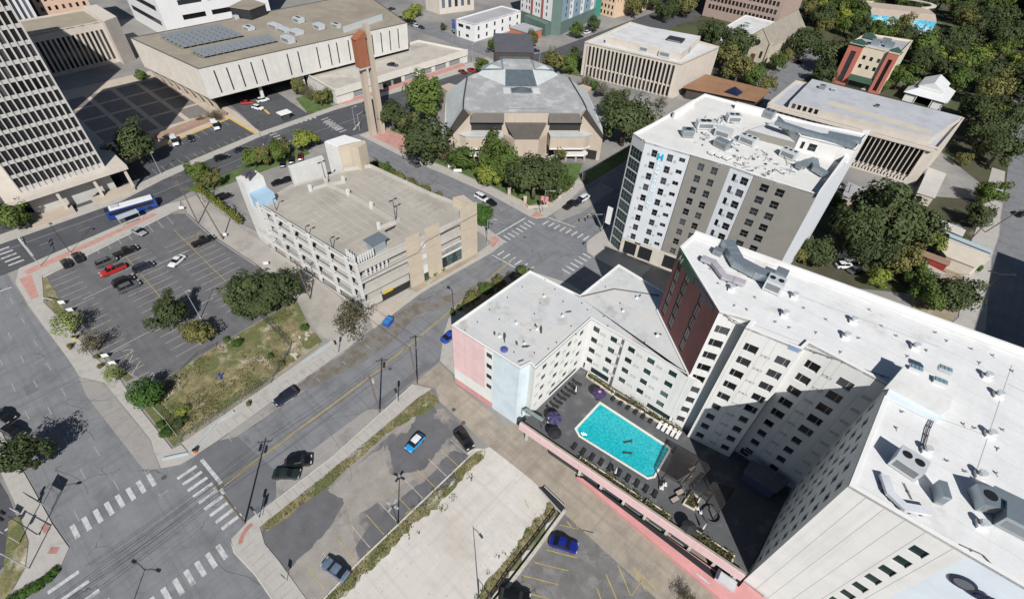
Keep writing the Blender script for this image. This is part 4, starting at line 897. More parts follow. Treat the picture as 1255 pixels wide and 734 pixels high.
for i, (u, v) in enumerate(((836, 588), (843, 584), (849, 575), (833, 603), (827, 612))):
    p = P(u, v, ZD+.3); t = thing("daybed", "pale cushioned daybed under the slatted pergola", "daybed", (p.x, p.y, ZD), "pale daybeds beside the pergola")
    mb = MB(); mb.box((p.x, p.y, ZD+.2), (1.5, .8, .3), dl+1.1); mb.build("frame", frm, t); mb = MB(); mb.box((p.x, p.y, ZD+.42), (1.4, .7, .14), dl+1.1); mb.build("cushion", plain("cushion_beige", (.4, .34, .28), .9), t)
for i, (u, v) in enumerate(((811, 597), (815, 593), (856, 622), (860, 627))):
    p = P(u, v, ZD+.4); t = thing("armchair", ("dark armchair in the pair beside the pool's right corner", "dark armchair in the pair near the charcoal parasol")[i//2], "armchair", (p.x, p.y, ZD), "dark garden armchairs by the pergola" if i < 2 else "dark garden armchairs by the parasol")
    mb = MB(); mb.box((p.x, p.y, ZD+.3), (.7, .7, .2), .5); mb.build("seat", fabw, t); mb = MB(); mb.box((p.x-.3, p.y+.2, ZD+.55), (.12, .7, .5), .5); mb.box((p.x, p.y, ZD+.1), (.74, .74, .2), .5); mb.build("frame", fab, t)
ht = thing("garden_pavilion", "shaded grey roofed bar pavilion at the foot of the white tower", "pavilion", (5, 58, ZD))
q = ccw([P2(911, 578, ZD+2.8), P2(952, 604, ZD+2.8), P2(968, 590, ZD+2.8), P2(921, 563, ZD+2.8)])
mb = MB(); mb.prism(offset_poly(q, .3), ZD, ZD+2.6); mb.build("wall", plain("bar_blue", (.1, .11, .2), .8), ht); mb = MB(); mb.prism(q, ZD+2.6, ZD+2.85); mb.build("roof", mat("bar_roof", (.16, .15, .17), .8, .1), ht)
p = P(872, 632, ZD)
fp = thing("fire_pit", "round dark fire pit on the shaded part of the deck", "fire pit", (p.x, p.y, ZD)); mb = MB()
for i in range(16):
    a, b = 2*pi*i/16, 2*pi*(i+1)/16; mb.prism([(p.x+1.6*cos(a), p.y+1.6*sin(a)), (p.x+1.6*cos(b), p.y+1.6*sin(b)), (p.x+1.2*cos(b), p.y+1.2*sin(b)), (p.x+1.2*cos(a), p.y+1.2*sin(a))], ZD, ZD+.5)
mb.build("rim", plain("pit_stone", (.09, .09, .1), .8), fp)
# ================================================================== PARKING GARAGE
gconc = mat("garage_concrete", (.5, .475, .435), .9, .08, .3, .08, 5, stain=(.36, .34, .31), stain_sc=.15, stain_lo=.55, stain_hi=.8, streak=.25)
gdeck = mat("garage_roof_deck", (.42, .385, .335), .9, .1, .12, .08, 5, stain=(.27, .25, .225), stain_sc=.09, stain_lo=.48, stain_hi=.75, cracks=.3)
gtan = mat("tan_panel", (.52, .445, .35), .85, .06, .3, .06, 5, streak=.2)
gwhite = mat("white_painted_concrete", (.66, .66, .64), .85, .06, .4, .05, 5, streak=.3)
gg = thing("parking_garage", "open concrete parking garage with stalls painted on its roof and tan corner panels", "parking garage", (-95, 55, 0))
ZR = 13.2
G0, G1, G2, G3, G4, G5 = (-77.9, 40.5), (-75.0, 73.7), (-89, 70.8), (-111, 68.4), (-114.4, 62), (-114.2, 37.2)
GP = ccw([G0, G1, (-81.6, 71.6), G2, G3, G4, (-117, 48), (-115.4, 41.5), G5])
mb = MB(); mb.flat(GP, ZR); mb.build("roof_deck", gdeck, gg)
for z in (9.6, 6.0, 2.6):
    mb = MB(); mb.prism(offset_poly(GP, .5), z-.3, z); mb.build("floor_slab", gconc, gg)
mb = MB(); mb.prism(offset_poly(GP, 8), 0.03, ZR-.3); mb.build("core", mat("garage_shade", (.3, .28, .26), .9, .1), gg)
def spandrel(A, B, bands, th=.25, m=gconc, s0=0., s1=None, name="spandrel"):
    A, B = Vector(A), Vector(B); d = (B-A).normalized(); L = (B-A).length if s1 is None else s1; n = Vector((d.y, -d.x))
    for z0, z1 in bands:
        mb = MB(); p = A+d*s0-n*th; mb.obox((p.x, p.y, z0), (d.x*(L-s0), d.y*(L-s0), 0), (n.x*th, n.y*th, 0), (0, 0, z1-z0)); mb.build(name, m, gg)
BW = [(12.9, 13.35), (8.5, 10.35), (5.2, 6.9), (1.35, 3.2)]
spandrel(G5, G0, [(ZR-.3, ZR+.2), (9.1, 9.9), (5.5, 6.3), (1.5, 2.4)], .3, gwhite)
spandrel(G5, G0, [(14.35, 14.6), (10.6, 10.85), (7, 7.25), (3.2, 3.4)], .12, gwhite, name="rail")
A_, B_ = Vector(G5), Vector(G0); dd = (B_-A_).normalized(); nn = Vector((dd.y, -dd.x)); LL = (B_-A_).length
for i, s in enumerate((.2, 6.4, 12.9, 19.6, 26.2, 32.6, LL-.5)):
    p = A_+dd*s+nn*.05; mb = MB(); mb.obox((p.x, p.y, 0), (dd.x*.7, dd.y*.7, 0), (nn.x*.5, nn.y*.5, 0), (0, 0, 14.8)); mb.build("column", gwhite, gg)
mb = MB(); p = A_+nn*.7; mb.obox((p.x, p.y, 0), (dd.x*LL, dd.y*LL, 0), (nn.x*.3, nn.y*.3, 0), (0, 0, .9)); mb.build("base_wall", gconc, gg)
FR = [(12.0, 13.6), (8.6, 10.0), (5.1, 6.7)]
spandrel(G0, G1, FR, .35)
spandrel(G0, G1, [(1.0, 3.2)], .3, gconc, 0, 4.2)
spandrel(G0, G1, [(14.0, 14.2), (10.6, 10.75)], .1, gwhite, 0, 12.3, "rail")
spandrel(G1, G2, [(12.6, 14.2), (8.6, 10), (5, 6.6)], .3); spandrel(G2, G3, [(12.6, 14.2), (8.6, 10), (5, 6.6), (1.4, 3)], .3)
spandrel(G3, G4, [(12.6, 14.2)], .3); spandrel(G4, (-117, 48), [(12.6, 13.5)], .3); spandrel((-117, 48), (-115.4, 41.5), [(12.6, 13.9)], .3); spandrel((-115.4, 41.5), G5, [(12.6, 13.6)], .3)
def panel(s0, s1, z0, z1, m, th=.35, o=.1, name="facade_panel"):
    A, B = Vector(G0), Vector(G1); d = (B-A).normalized(); n = Vector((d.y, -d.x)); p = A+d*s0+n*o
    mb = MB(); mb.obox((p.x, p.y, z0), (d.x*(s1-s0), d.y*(s1-s0), 0), (-n.x*th, -n.y*th, 0), (0, 0, z1-z0)); return mb.build(name, m, gg)
panel(12.3, 16.2, 0, 15.1, gtan); panel(17.6, 21.9, 0, 15.3, gtan); panel(28.2, 33.4, 0, 16.2, gtan)
for z in (3.4, 6.6, 9.6, 12.4):
    panel(12.3, 16.2, z, z+.05, plain("panel_seam", (.32, .26, .19), .9), .02, .12, "panel_seam"); panel(17.6, 21.9, z, z+.05, MATS["panel_seam"], .02, .12, "panel_seam"); panel(28.2, 33.4, z, z+.05, MATS["panel_seam"], .02, .12, "panel_seam")
panel(16.2, 17.6, 2.4, 5.2, gwhite, .3, -.1); panel(16.2, 17.6, .1, 2.2, glg, .1, 0, "window"); panel(16.2, 17.6, 6.9, 8.3, gwhite, .3, -.1); panel(16.2, 17.6, 10.2, 12, gwhite, .3, -.1)
A_, B_ = Vector(G0), Vector(G1); dd = (B_-A_).normalized(); nn = Vector((dd.y, -dd.x))
for i in range(4):
    s = 21.95+i*1.56; windows(gg, A_+nn*.1, B_+nn*.1, [(s, s+1.45, 1.2, 4.3)], glg, frm, 'grid', .1)
panel(21.9, 28.2, 4.4, 6.8, gwhite, .3, 0); panel(21.9, 28.2, 0, 1.1, gconc, .3, 0)
# dark ledge line on the front and the return of the tan corner
for pts in (((0, 9.7), (11.9, 9.9), (15.2, 9.9), (17.4, 11.9), (33.4, 12.9)),):
    mb = MB()
    for a, b in zip(pts[:-1], pts[1:]):
        p, q = A_+dd*a[0]+nn*.16, A_+dd*b[0]+nn*.16; mb.tube((p.x, p.y, a[1]), (q.x, q.y, b[1]), .12, .12, 6)
    mb.build("handrail_band", plain("band_grey", (.2, .19, .18), .7), gg)
mb = MB(); mb.prism([(-75.0, 73.9), (-80.5, 74.6), (-81.6, 71.9), (-81.2, 71.5), (-75.2, 73.2)], 0, 15.4); mb.build("corner_return", gtan, gg)
mb = MB(); p = A_+dd*12.1+nn*.05; q = A_+dd*4.4+nn*.05
mb.obox((q.x, q.y, 3.0), (dd.x*7.6, dd.y*7.6, 0), (-nn.x*.4, -nn.y*.4, 0), (0, 0, 1.6)); mb.build("entrance_lintel", gconc, gg)
mb = MB(); q = A_+dd*4.6+nn*.2; mb.obox((q.x, q.y, 2.75), (dd.x*2.6, dd.y*2.6, 0), (-nn.x*.1, -nn.y*.1, 0), (0, 0, .8)); mb.build("clearance_sign", mat("lintel_yellow", (.62, .47, .05), .7, .1), gg)
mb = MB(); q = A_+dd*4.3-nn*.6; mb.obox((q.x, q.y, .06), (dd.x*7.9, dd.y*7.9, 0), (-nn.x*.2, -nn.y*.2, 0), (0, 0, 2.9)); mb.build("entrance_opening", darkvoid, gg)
# ramp upstands on the roof, with posts
def upstand(pts, m=gconc, w=.35, h=1.1, posts=()):
    mb = MB()
    for a, b in zip(pts[:-1], pts[1:]):
        a, b = Vector(a), Vector(b); d = (b-a).normalized(); n = Vector((-d.y, d.x))*w/2; mb.prism([tuple(a-n), tuple(b-n), tuple(b+n), tuple(a+n)], ZR, ZR+h)
    mb.build("ramp_wall", m, gg)
c_ = T(290, 170)
def G_(x, y, z=ZR): return P2(*c_(x, y), z)
upstand([G_(545, 380), G_(665, 345), G_(790, 325)], h=.8); upstand([G_(665, 345), G_(820, 415), G_(990, 510), G_(1165, 620)], h=.9); upstand([G_(1045, 660), G_(1165, 620), G_(1195, 600)], h=.9)
mb = MB(); mb.flat([G_(1080, 672), G_(1165, 632), G_(1160, 650), G_(1090, 685)], ZR+.012); mb.build("ramp_opening", darkvoid, gg)
mb = MB()
for x, y in ((545, 385), (785, 322), (820, 415), (990, 510), (1045, 660), (660, 330)):
    x0, y0 = G_(x, y); mb = MB(); mb.box((x0, y0, ZR+.9), (.8, .6, 1.8), .2); mb.build("bollard_pier", gwhite, gg)
mb = MB()
for i in range(13): mb.flat([*[(-78.8-i*.05-1.2+dx, 43+i*2.1+dy) for dx, dy in ((0, 0), (-5.2, -.25), (-5.2, -.15), (0, .1))]], ZR+.012)
for i in range(12):
    for x0 in (-88, -98.5):
        mb.flat([(x0+dx, 43.5+i*2.1+dy) for dx, dy in ((0, 0), (-5, -.25), (-5, -.13), (0, .12))], ZR+.012); 
        if i > 1: mb.flat([(x0-5.2+dx, 43.5+i*2.1+dy) for dx, dy in ((0, 0), (-4.8, -.25), (-4.8, -.13), (0, .12))], ZR+.012)
for i in range(14): mb.flat([(-112+i*2.35+dx, 40.6+i*.25+dy) for dx, dy in ((0, 0), (.12, 0), (.05, 4.8), (-.07, 4.8))], ZR+.012); mb.flat([(-108+i*2.0+dx, 62.5+i*.12+dy) for dx, dy in ((0, 0), (.12, 0), (.05, 4.8), (-.07, 4.8))], ZR+.012)
mb.build("stall_lines", mat("garage_lines", (.56, .55, .5), .8, .15, .8, .15), gg)
# stair and lift heads
sw = plain("stair_sky_blue", (.36, .52, .66), .7)
mb = MB(); q = [G_(100, 385), G_(290, 390), G_(262, 335), G_(70, 340)]; q = [P2(*c_(115, 440), ZR), P2(*c_(290, 385), ZR), P2(*c_(262, 330), ZR), P2(*c_(90, 375), ZR)]
mb.prism([(-117.4, 37.2), (-113.6, 37.2), (-113.6, 41.6), (-117.4, 41.6)], ZR-1, ZR+2.6); mb.build("stair_roof", sw, gg)
q = ccw([P2(*c_(40, 340), 14), P2(*c_(185, 380), 14), P2(*c_(250, 340), 14), P2(*c_(100, 310), 14)])
mb = MB(); mb.prism([(-121.4, 36.8), (-117.4, 36.8), (-117.4, 41.8), (-121.4, 41.8)], 0, 18.6); mb.build("stair_tower", gwhite, gg)
mb = MB()
for i in range(5): mb.box((-120.8+i*.7, 39+(i % 2), 18.6+.6), (.35, 1.6, 1.2), .2*i)
mb.build("roof_antennas", plain("antenna_grey", (.1, .1, .11), .6), gg)
mb = MB(); mb.prism(ccw([(-120.3, 61.2), (-115.3, 62.1), (-113.8, 69.1), (-119.9, 67.4)]), 0, 19.8); mb.build("lift_tower", gwhite, gg)
mb = MB(); mb.prism(ccw([(-115.1, 62.0), (-112.5, 68.9), (-113.4, 69.3), (-116, 62.6)]), 10, 20); mb.prism(ccw([(-112.2, 68.9), (-111.2, 65.6), (-113.2, 65)  , (-114, 68.4)]), 10, 19.9); mb.build("lift_tower_panel", gtan, gg)
mb = MB(); mb.prism(ccw([(-120.1, 61.5), (-115.5, 62.3), (-114.2, 68.6), (-119.7, 67.2)]), 19.8, 20.05); mb.build("lift_tower_roof", parw, gg)
mb = MB(); mb.prism([(-125, 47.8), (-118, 46.2), (-117.6, 46.6), (-124.8, 48.4)], 8, 13.2); mb.prism([(-118.2, 46.4), (-117.3, 50), (-116.9, 50), (-117.8, 46.4)], 8, 13.2)
q = [P2(*c_(380, 225), 12), P2(*c_(625, 145), 12), P2(*c_(640, 160), 12), P2(*c_(395, 240), 12)]
mb = MB(); mb.prism(ccw(q), 7, 13.0); mb.build("screen_wall", gwhite, gg)
# kiosk and cell antennas on the near corner of the roof
ct = thing("antenna_kiosk", "steel roofed kiosk with a row of white cell antennas on the garage corner", "antenna kiosk", (-79, 44, ZR))
x, y = P2(461, 298, ZR+1.5); mb = MB(); mb.box((x, y, ZR+1.2), (2.6, 3.2, 2.4)); mb.build("cabinet", plain("cabinet_grey", (.3, .34, .37), .6), ct)
mb = MB(); mb.box((x, y, ZR+2.6), (3.4, 4.4, .18)); mb.build("roof", steel, ct)
for i in range(11):
    mb = MB(); xx, yy = (-78.3+.02*i, 41.2+i*.62) if i < 7 else (-78.4-(i-6)*.9, 40.8); mb.box((xx, yy, ZR+1.9), (.22, .34, 1.9)); mb.tube((xx+.0, yy, ZR), (xx, yy, ZR+1), .05); mb.build("antenna_panel", plain("antenna_white", (.7, .7, .7), .5), ct)
for i in range(6):
    mb = MB(); p = A_+dd*(1.5+i*1.05)+nn*.25; mb.box((p.x, p.y, 11.2), (.22, .36, 1.7)); mb.build("antenna_panel", MATS["antenna_white"], ct)
def rooflamp(u, v, label, arms=2, h=6.5, z=ZR, grp=None):
    p = P(u, v, z); t = thing("roof_lamp", label, "lamp", (p.x, p.y, z), grp); mb = MB(); mb.tube((p.x, p.y, z), (p.x, p.y, z+h), .11, .08, 6); mb.build("pole", plain("pole_dark", (.07, .07, .075), .6), t)
    for i in range(arms):
        sg = 1-2*i; mb = MB(); mb.box((p.x+.1, p.y+sg*.7, z+h), (.4, .75, .16)); mb.tube((p.x, p.y, z+h), (p.x, p.y+sg*.5, z+h), .04); mb.build("lamp_head", MATS["pole_dark"], t)
rooflamp(485.5, 273, "double headed lamp by the ramp opening on the garage roof")
rooflamp(400.5, 226, "double headed lamp at the far ramp wall on the garage roof")
rooflamp(339, 258, "lamp standing at the blue stair roof of the garage", 1, 3.2); rooflamp(378, 292, "lamp midway along the garage's long open side", 1, 3.2); rooflamp(408, 306, "lamp beside the antennas on the garage's long open side", 1, 3.2)
# ================================================================== HILTON-LIKE HOTEL (glass corner, white and grey bays)
gryst = mat("taupe_stucco", (.275, .262, .235), .85, .05, .4, .05, 5, streak=.1)
hh = thing("glass_corner_hotel", "tall hotel with glass corner and alternating white and taupe bays behind the intersection", "hotel", (-32, 122, 0))
Z2 = 32.3
h0, h1, h2, h3, h4, h5 = P2(776, 163.7, Z2), P2(791, 174, Z2), P2(792.3, 173, Z2), P2(846.4, 189.7, Z2), P2(895.9, 204, Z2), P2(924.3, 214.5, Z2)
h6 = P2(1002, 238.5, Z2); h7 = P2(1063.5, 165.4, 33); h8 = (-51.4, 138.4); h9 = (-51.8, 111)
h2 = (h2[0], h2[1]-.5); 
mb = MB(); rows = [(29.2-2.97*i, 31.0-2.97*i) for i in range(9)]
corner = [h0, h1]
# glass corner strip
hs = []
L = (Vector(h1)-Vector(h0)).length
hs = holewall(mb, h0, h1, 0, Z2, [(.25, L-.2, 1.0+2.97*i+2.2, 3.65+2.97*i+2.2) for i in range(9)]+[(.25, L-.2, .2, 2.9)], .12, 2)
windows(hh, h0, h1, hs, glg, frg, 'grid', .12)
hs = holewall(mb, h9, h0, 0, Z2, [(s, s+2.2, 1.0+2.97*i+2.2, 3.65+2.97*i+2.2) for i in range(9) for s in (.3, 2.8, 5.2)], .12, 2); windows(hh, h9, h0, hs, glg, frg, 'grid', .12)
holewall(mb, h1, h2, 0, Z2, [])
holes = []
for z0, z1 in rows: holes += [(2.0, 3.35, z0, z1), (5.7, 7.05, z0, z1), (8.45, 9.85, z0+.75, z1-.02)]
hs = holewall(mb, h2, h3, 5.2, Z2, holes, .2, 1); windows(hh, h2, h3, hs, glz, frg, lambda h: 'cross' if h[3]-h[2] > 1.5 else 'mid', .2)
hs = holewall(mb, h2, h3, 0, 5.2, [(.8, 4.3, .2, 4.3), (5.0, 8.6, .2, 4.3)], .4, 3); windows(hh, h2, h3, hs, glz, frm, 'grid', .4)
def bay(a, b, cols, mi, zl=0):
    hs = holewall(mb, a, b, zl, Z2, [(c, c+w, z0, z1) for z0, z1 in rows for c, w in cols], .2, mi); windows(hh, a, b, hs, glz, frg, lambda h: 'cross' if h[1]-h[0] > 1 else 'plain', .2)
L = (Vector(h4)-Vector(h3)).length
bay(h3, h4, [(2.2, 1.4), (5.2, 1.4)], 0, 5.2)
hs = holewall(mb, h3, h4, 0, 5.2, [(1.2, 7.8, .2, 4.4)], .5, 3); windows(hh, h3, h4, hs, glz, frm, 'grid', .5)
bay(h4, h5, [(1.0, .8), (2.9, 1.6)], 1); bay(h5, h6, [(2.0, 1.7), (5.2, 1.7)], 0)
for a, b in ((h6, h7), (h7, h8), (h8, h9)):
    L = (Vector(b)-Vector(a)).length
    if a == h6: holewall(mb, a, b, 0, Z2, [], mi=1); continue
    k = max(1, int(L//4.2)); bay(a, b, [(1.2+i*L/k, 1.5) for i in range(k)], 1)
mb.build("wall", [gryst, stucco2, plain("mullion_white", (.6, .62, .62), .6), mat("limestone_base", (.62, .57, .48), .85, .08)], hh)
HP = [h0, h1, h2, h3, h4, h5, h6, h7, h8, h9]
flat_roof(hh, HP, Z2-.4, mat("hotel_membrane", (.7, .69, .66), .8, .06, .2, .06, 4, stain=(.5, .48, .45), stain_sc=.2, stain_lo=.6, stain_hi=.85), parw, .5, .4)
mb = MB(); mb.prism(ccw([P2(1001, 240, Z2), P2(1005, 236, Z2), P2(1064, 166, Z2), P2(1055, 166, Z2)]), Z2-.5, Z2+1.3); mb.build("parapet_upstand", parw, hh)
mb = MB(); mb.prism(ccw([P2(850.5, 122.5, Z2+1), P2(825, 138, Z2+1), P2(827, 139.5, Z2+1), P2(852, 124, Z2+1)]), Z2-.4, Z2+1.2); mb.build("parapet_upstand", parw, hh); mb = MB(); mb.prism(ccw([P2(902.6, 125.5, Z2+1), P2(943, 136, Z2+1), P2(942, 138, Z2+1), P2(902, 127.5, Z2+1)]), Z2-.4, Z2+1.2); mb.build("parapet_upstand", parw, hh)
b6 = [P2(972, 188, Z2+3), P2(1047, 184.5, Z2+3), P2(1063, 166, Z2+3), P2(982, 170, Z2+3)]
# raised back block with its two windows
e_ = T(880, 90)
q = [P2(*e_(565, 530), Z2+3.4), P2(*e_(1005, 555), Z2+3.4), P2(*e_(1095, 445), Z2+3.4), P2(*e_(480, 330), Z2+3.4)]
q = [P2(*e_(600, 460), Z2+3), P2(*e_(1005, 560), Z2+3), P2(*e_(1095, 450), Z2+3), P2(*e_(440, 315), Z2+3)]
mbx = MB(); Q = ccw(q)
i0 = min(range(4), key=lambda i: (Vector(Q[i])-Vector(q[0])).length); A2, B2 = q[0], q[1]
hs = holewall(mbx, A2, B2, Z2-.4, Z2+3, [(.9, 1.6, Z2+.3, Z2+2), (2.5, 4.2, Z2+.3, Z2+2)], .15); windows(hh, A2, B2, hs, glz, frg, lambda h: 'cross' if h[1]-h[0] > 1 else 'plain', .15)
for a, b in ((q[1], q[2]), (q[2], q[3]), (q[3], q[0])): holewall(mbx, a, b, Z2-.4, Z2+3, [])
mbx.build("upper_block", stucco, hh); flat_roof(hh, q, Z2+2.8, roofw2, parw, .4, .3, "upper_roof")
mb = MB(); q = [P2(*e_(215, 415), Z2+1.2), P2(*e_(570, 510), Z2+1.2), P2(*e_(600, 460), Z2+1.2), P2(*e_(400, 360), Z2+1.2)]; mb.prism(ccw(q), Z2-.4, Z2+1.2); mb.build("mid_block", [gryst], hh)
mb = MB(); mb.prism(offset_poly(ccw(q), .25), Z2+1.2, Z2+1.26); mb.build("mid_roof", roofw2, hh)
joints(hh, h3, h4, (0.05,), 5.2, Z2, plain("dark_joint", (.07, .07, .075), .8), .16); joints(hh, h5, h6, (.05,), 0, Z2, MATS["dark_joint"], .1)
onwall_boxes(hh, "grille", h2, h3, [(s, s+.55, z0+.15, z0+.75) for z0, z1 in rows for s in (1.2, 7.45)], .03, mat("unit_grille", (.5, .52, .54), .8))
onwall_boxes(hh, "grille", h4, h5, [(s, s+.55, z0+.15, z0+.75) for z0, z1 in rows for s in (2.0,)], .03, MATS["unit_grille"])
tq = plain("turquoise_letter", (.0, .42, .62), .5)
onwall_boxes(hh, "sign_strip", h2, h3, [(3.75, 5.0, 16.4, 29.0)], .06, plain("sign_strip_pale", (.6, .72, .78), .6))
text_on(hh, "sign_initial", "H", h2, h3, 3.55, 29.1, 2.0, .16, tq, bold=.09)
text_on(hh, "sign_lettering", "HAMPTON INN", h2, h3, 4.35, 27.6, 1.25, .12, plain("white_sign_letter", (.85, .87, .88), .5), vertical=True, bold=.02)
onwall_boxes(hh, "door_sign", h2, h3, [(3.6, 5.2, 4.55, 4.95)], .06, black)
bn = thing("blade_sign", "tall white blade sign standing out from the glass corner of the hotel", "sign", (*h0, 5)); 
mb = MB(); p0 = P(753, 262, 9.5); p1 = P(748, 282, 5.5); x, y = -54.2, 103.6; mb.box((x, y, 8), (1.5, .3, 5.2)); mb.build("panel", plain("sign_white", (.85, .85, .85), .5), bn)
mb = MB(); mb.box((x+1.4, y, 9.6), (1.6, .12, .12)); mb.box((x+1.4, y, 6.4), (1.6, .12, .12)); mb.build("bracket", frm, bn)
# ------------------------------------------------------------------ rooftop plant
fanm = plain("fan_black", (.015, .015, .016), .5)
def ac_unit(u, v, z, lx, ly, lz, rz, label, fans=2, m=None, group=None):
    p = P(u, v, z+lz*.5); t = thing("rooftop_unit", label, "air conditioner", (p.x, p.y, z), group)
    mb = MB(); mb.box((p.x, p.y, z+lz/2+.15), (lx, ly, lz), rz); mb.build("casing", m or steel2, t)
    mb = MB(); mb.box((p.x, p.y, z+.08), (lx*.9, ly*.9, .16), rz); mb.build("base", frm, t)
    ca, sa = cos(rz), sin(rz)
    for i in range(fans):
        o = (i-(fans-1)/2)*min(lx/fans, 1.3); x, y = p.x+ca*o, p.y+sa*o; r = min(ly, lx/max(1, fans))*.33
        mb = MB(); mb.tube((x, y, z+lz+.15), (x, y, z+lz+.25), r, r, 12); mb.build("fan", fanm, t)
    mb = MB(); q = Vector((p.x-sa*-ly*.505, p.y+ca*-ly*.505)); mb.box((q.x, q.y, z+lz*.55), (lx*.8, .03, lz*.55), rz); mb.build("grille", plain("unit_grille_dark", (.2, .21, .22), .5), t)
    return t
def duct(pts_px, z, wd, h, label, m=None, zs=.35):
    ps = [P(u, v, z+h) for u, v in pts_px]; c = ps[0]
    t = thing("air_duct", label, "duct", (c.x, c.y, z)); mb = MB(); kk = 0
    for a, b in zip(ps[:-1], ps[1:]):
        d = (b-a).normalized(); n = Vector((-d.y, d.x, 0))*wd/2; a2 = a-d*wd*.25; b2 = b+d*wd*.25
        kk += .004; mb.prism(ccw([(a2-n)[:2], (b2-n)[:2], (b2+n)[:2], (a2+n)[:2]]), z+zs-kk, z+zs+h+kk)
    for a, b in zip(ps[:-1], ps[1:]):
        d = (b-a).normalized(); L = (b-a).length; k = int(L/1.4)
        for i in range(1, k): q = a.lerp(b, i/k); mb.box((q.x, q.y, z+zs+h/2+.01), (.06, wd+.06, h+.05), atan2(d.y, d.x), 1)
    mb.build("ductwork", [m or steel, plain("flange_grey", (.3, .34, .37), .4, .5)], t)
    for a, b in zip(ps[:-1], ps[1:]):
        L = (b-a).length; k = max(2, int(L/2))
        for i in range(k): q = a.lerp(b, (i+.5)/k); mb = MB(); mb.box((q.x, q.y, z+zs/2), (.25, wd*.9, zs), atan2((b-a).y, (b-a).x)); mb.build("support", frm, t)
    return t
RZ = ZH-.35
ac_unit(949, 349, RZ, 2.6, 2.2, 2.0, .1, "pale air unit with two black fans at the elbow of the big duct", 2)
ac_unit(956, 338, RZ, 1.8, 1.6, 1.9, .1, "grey green box behind the two fan unit on the long roof", 0, steel)
ac_unit(1113, 568, RZ, 2.9, 2.2, 1.9, -.1, "large white air unit with two black fans on the tower roof", 2)
ac_unit(1152, 604, RZ, .8, 2.0, 1.7, .4, "narrow grey cooling box right of the curved duct", 0, steel)
ac_unit(1207, 612, RZ, 1.9, 2.4, 1.6, .5, "round ended steel fan casing with a long shadow near the roof edge", 1, steel)
ac_unit(1247, 640, RZ, 3.2, 2.2, 2.0, .1, "big steel plant box at the right edge of the photo", 0, steel)
ac_unit(880, 309, RZ, 1.5, 1.2, .9, .1, "small steel box near the maroon wall top", 0, steel)
duct([(893, 298), (905, 320), (930, 333), (955, 342)], RZ, 1.9, 1.3, "big steel duct bending across the long roof")
duct([(862, 317), (874, 322), (887, 339), (911, 347)], RZ, 1.1, .6, "low pale duct snaking behind the green sign", mat("duct_mauve", (.42, .4, .44), .5))
duct([(1083, 585), (1090, 605), (1108, 622), (1136, 627)], RZ, .9, .4, "low curved pale duct round the large white unit", mat("duct_pale", (.6, .62, .66), .5))
duct([(1222, 606), (1255, 622)], RZ, 1.6, 1.4, "steel duct running off to the right from the fan casing")
def vent(u, v, z, group, label, s=1.):
    p = P(u, v, z+.3); t = thing("roof_vent", label, "roof vent", (p.x, p.y, z), group)
    mb = MB(); mb.box((p.x, p.y, z+.2*s), (1.0*s, 1.0*s, .4*s), .3); mb.build("curb", parw, t)
    mb = MB(); mb.tube((p.x, p.y, z+.4*s), (p.x, p.y, z+.75*s), .3*s, .3*s, 10); mb.tube((p.x, p.y, z+.75*s), (p.x, p.y, z+1.0*s), .5*s, .42*s, 10); mb.build("cap", steel2, t)
    return t
for u, v in ((897, 354), (1046, 393), (1037, 412), (1122, 425), (1124, 424), (1210, 461), (1224, 484), (1214, 532), (1202, 582), (1136, 552), (1204, 643), (962, 385), (974, 363)):
    if (u, v) != (1124, 424): vent(u, v, RZ, "mushroom vents on the long white hotel roof", "white mushroom vent with a dark shadow on the tall hotel's white roof")
for u, v in ((1122, 452), (1158, 453), (1152, 468)):
    p = P(u, v, ZH+2.3); t = thing("skylight", "small glazed skylight casting a round shadow on the penthouse roof", "skylight", (p.x, p.y, ZH+2.1), "three skylights on the penthouse"); mb = MB(); mb.box((p.x, p.y, ZH+2.35), (1.5, .9, .5), .15); mb.build("curb", steel2, t)
    mb = MB()
    for i in range(3): mb.box((p.x-.45+.45*i, p.y+.07*(i-1), ZH+2.64), (.38, .7, .08), .15)
    mb.build("panes", plain("sky_glass", (.2, .3, .34), .1), t)
for u, v, b in ((667.5, 362, 0), (659, 402, 1), (690, 386, 0), (613, 411, 1), (643, 420, 1), (633, 395, 0), (764, 380, 2), (806, 410, 2), (781, 364, 2)):
    vent(u, v, ZL-.15, "small vents on the low hotel roof", "small vent pipe with rust stained surround on the low hotel roof", .55)
for (x, y, s, ln, a) in ((695, 382, .5, 2.2, .9), (665, 405, .6, 2, 2.4), (645, 424, .6, 2, .9), (612, 415, .5, 2.2, 2.4), (783, 364, .5, 1.4, 1.2)):
    pass
tp = P(618, 428, ZL); t = thing("blue_tarp", "small crumpled blue tarp lying on the low hotel roof", "tarp", (tp.x, tp.y, ZL-.15)); mb = MB(); mb.ball((tp.x, tp.y, ZL-.05), .75, 9, 5, 0, .35); mb.build("sheet", plain("tarp_blue", (.08, .1, .32), .7), t)
HZ = Z2-.4
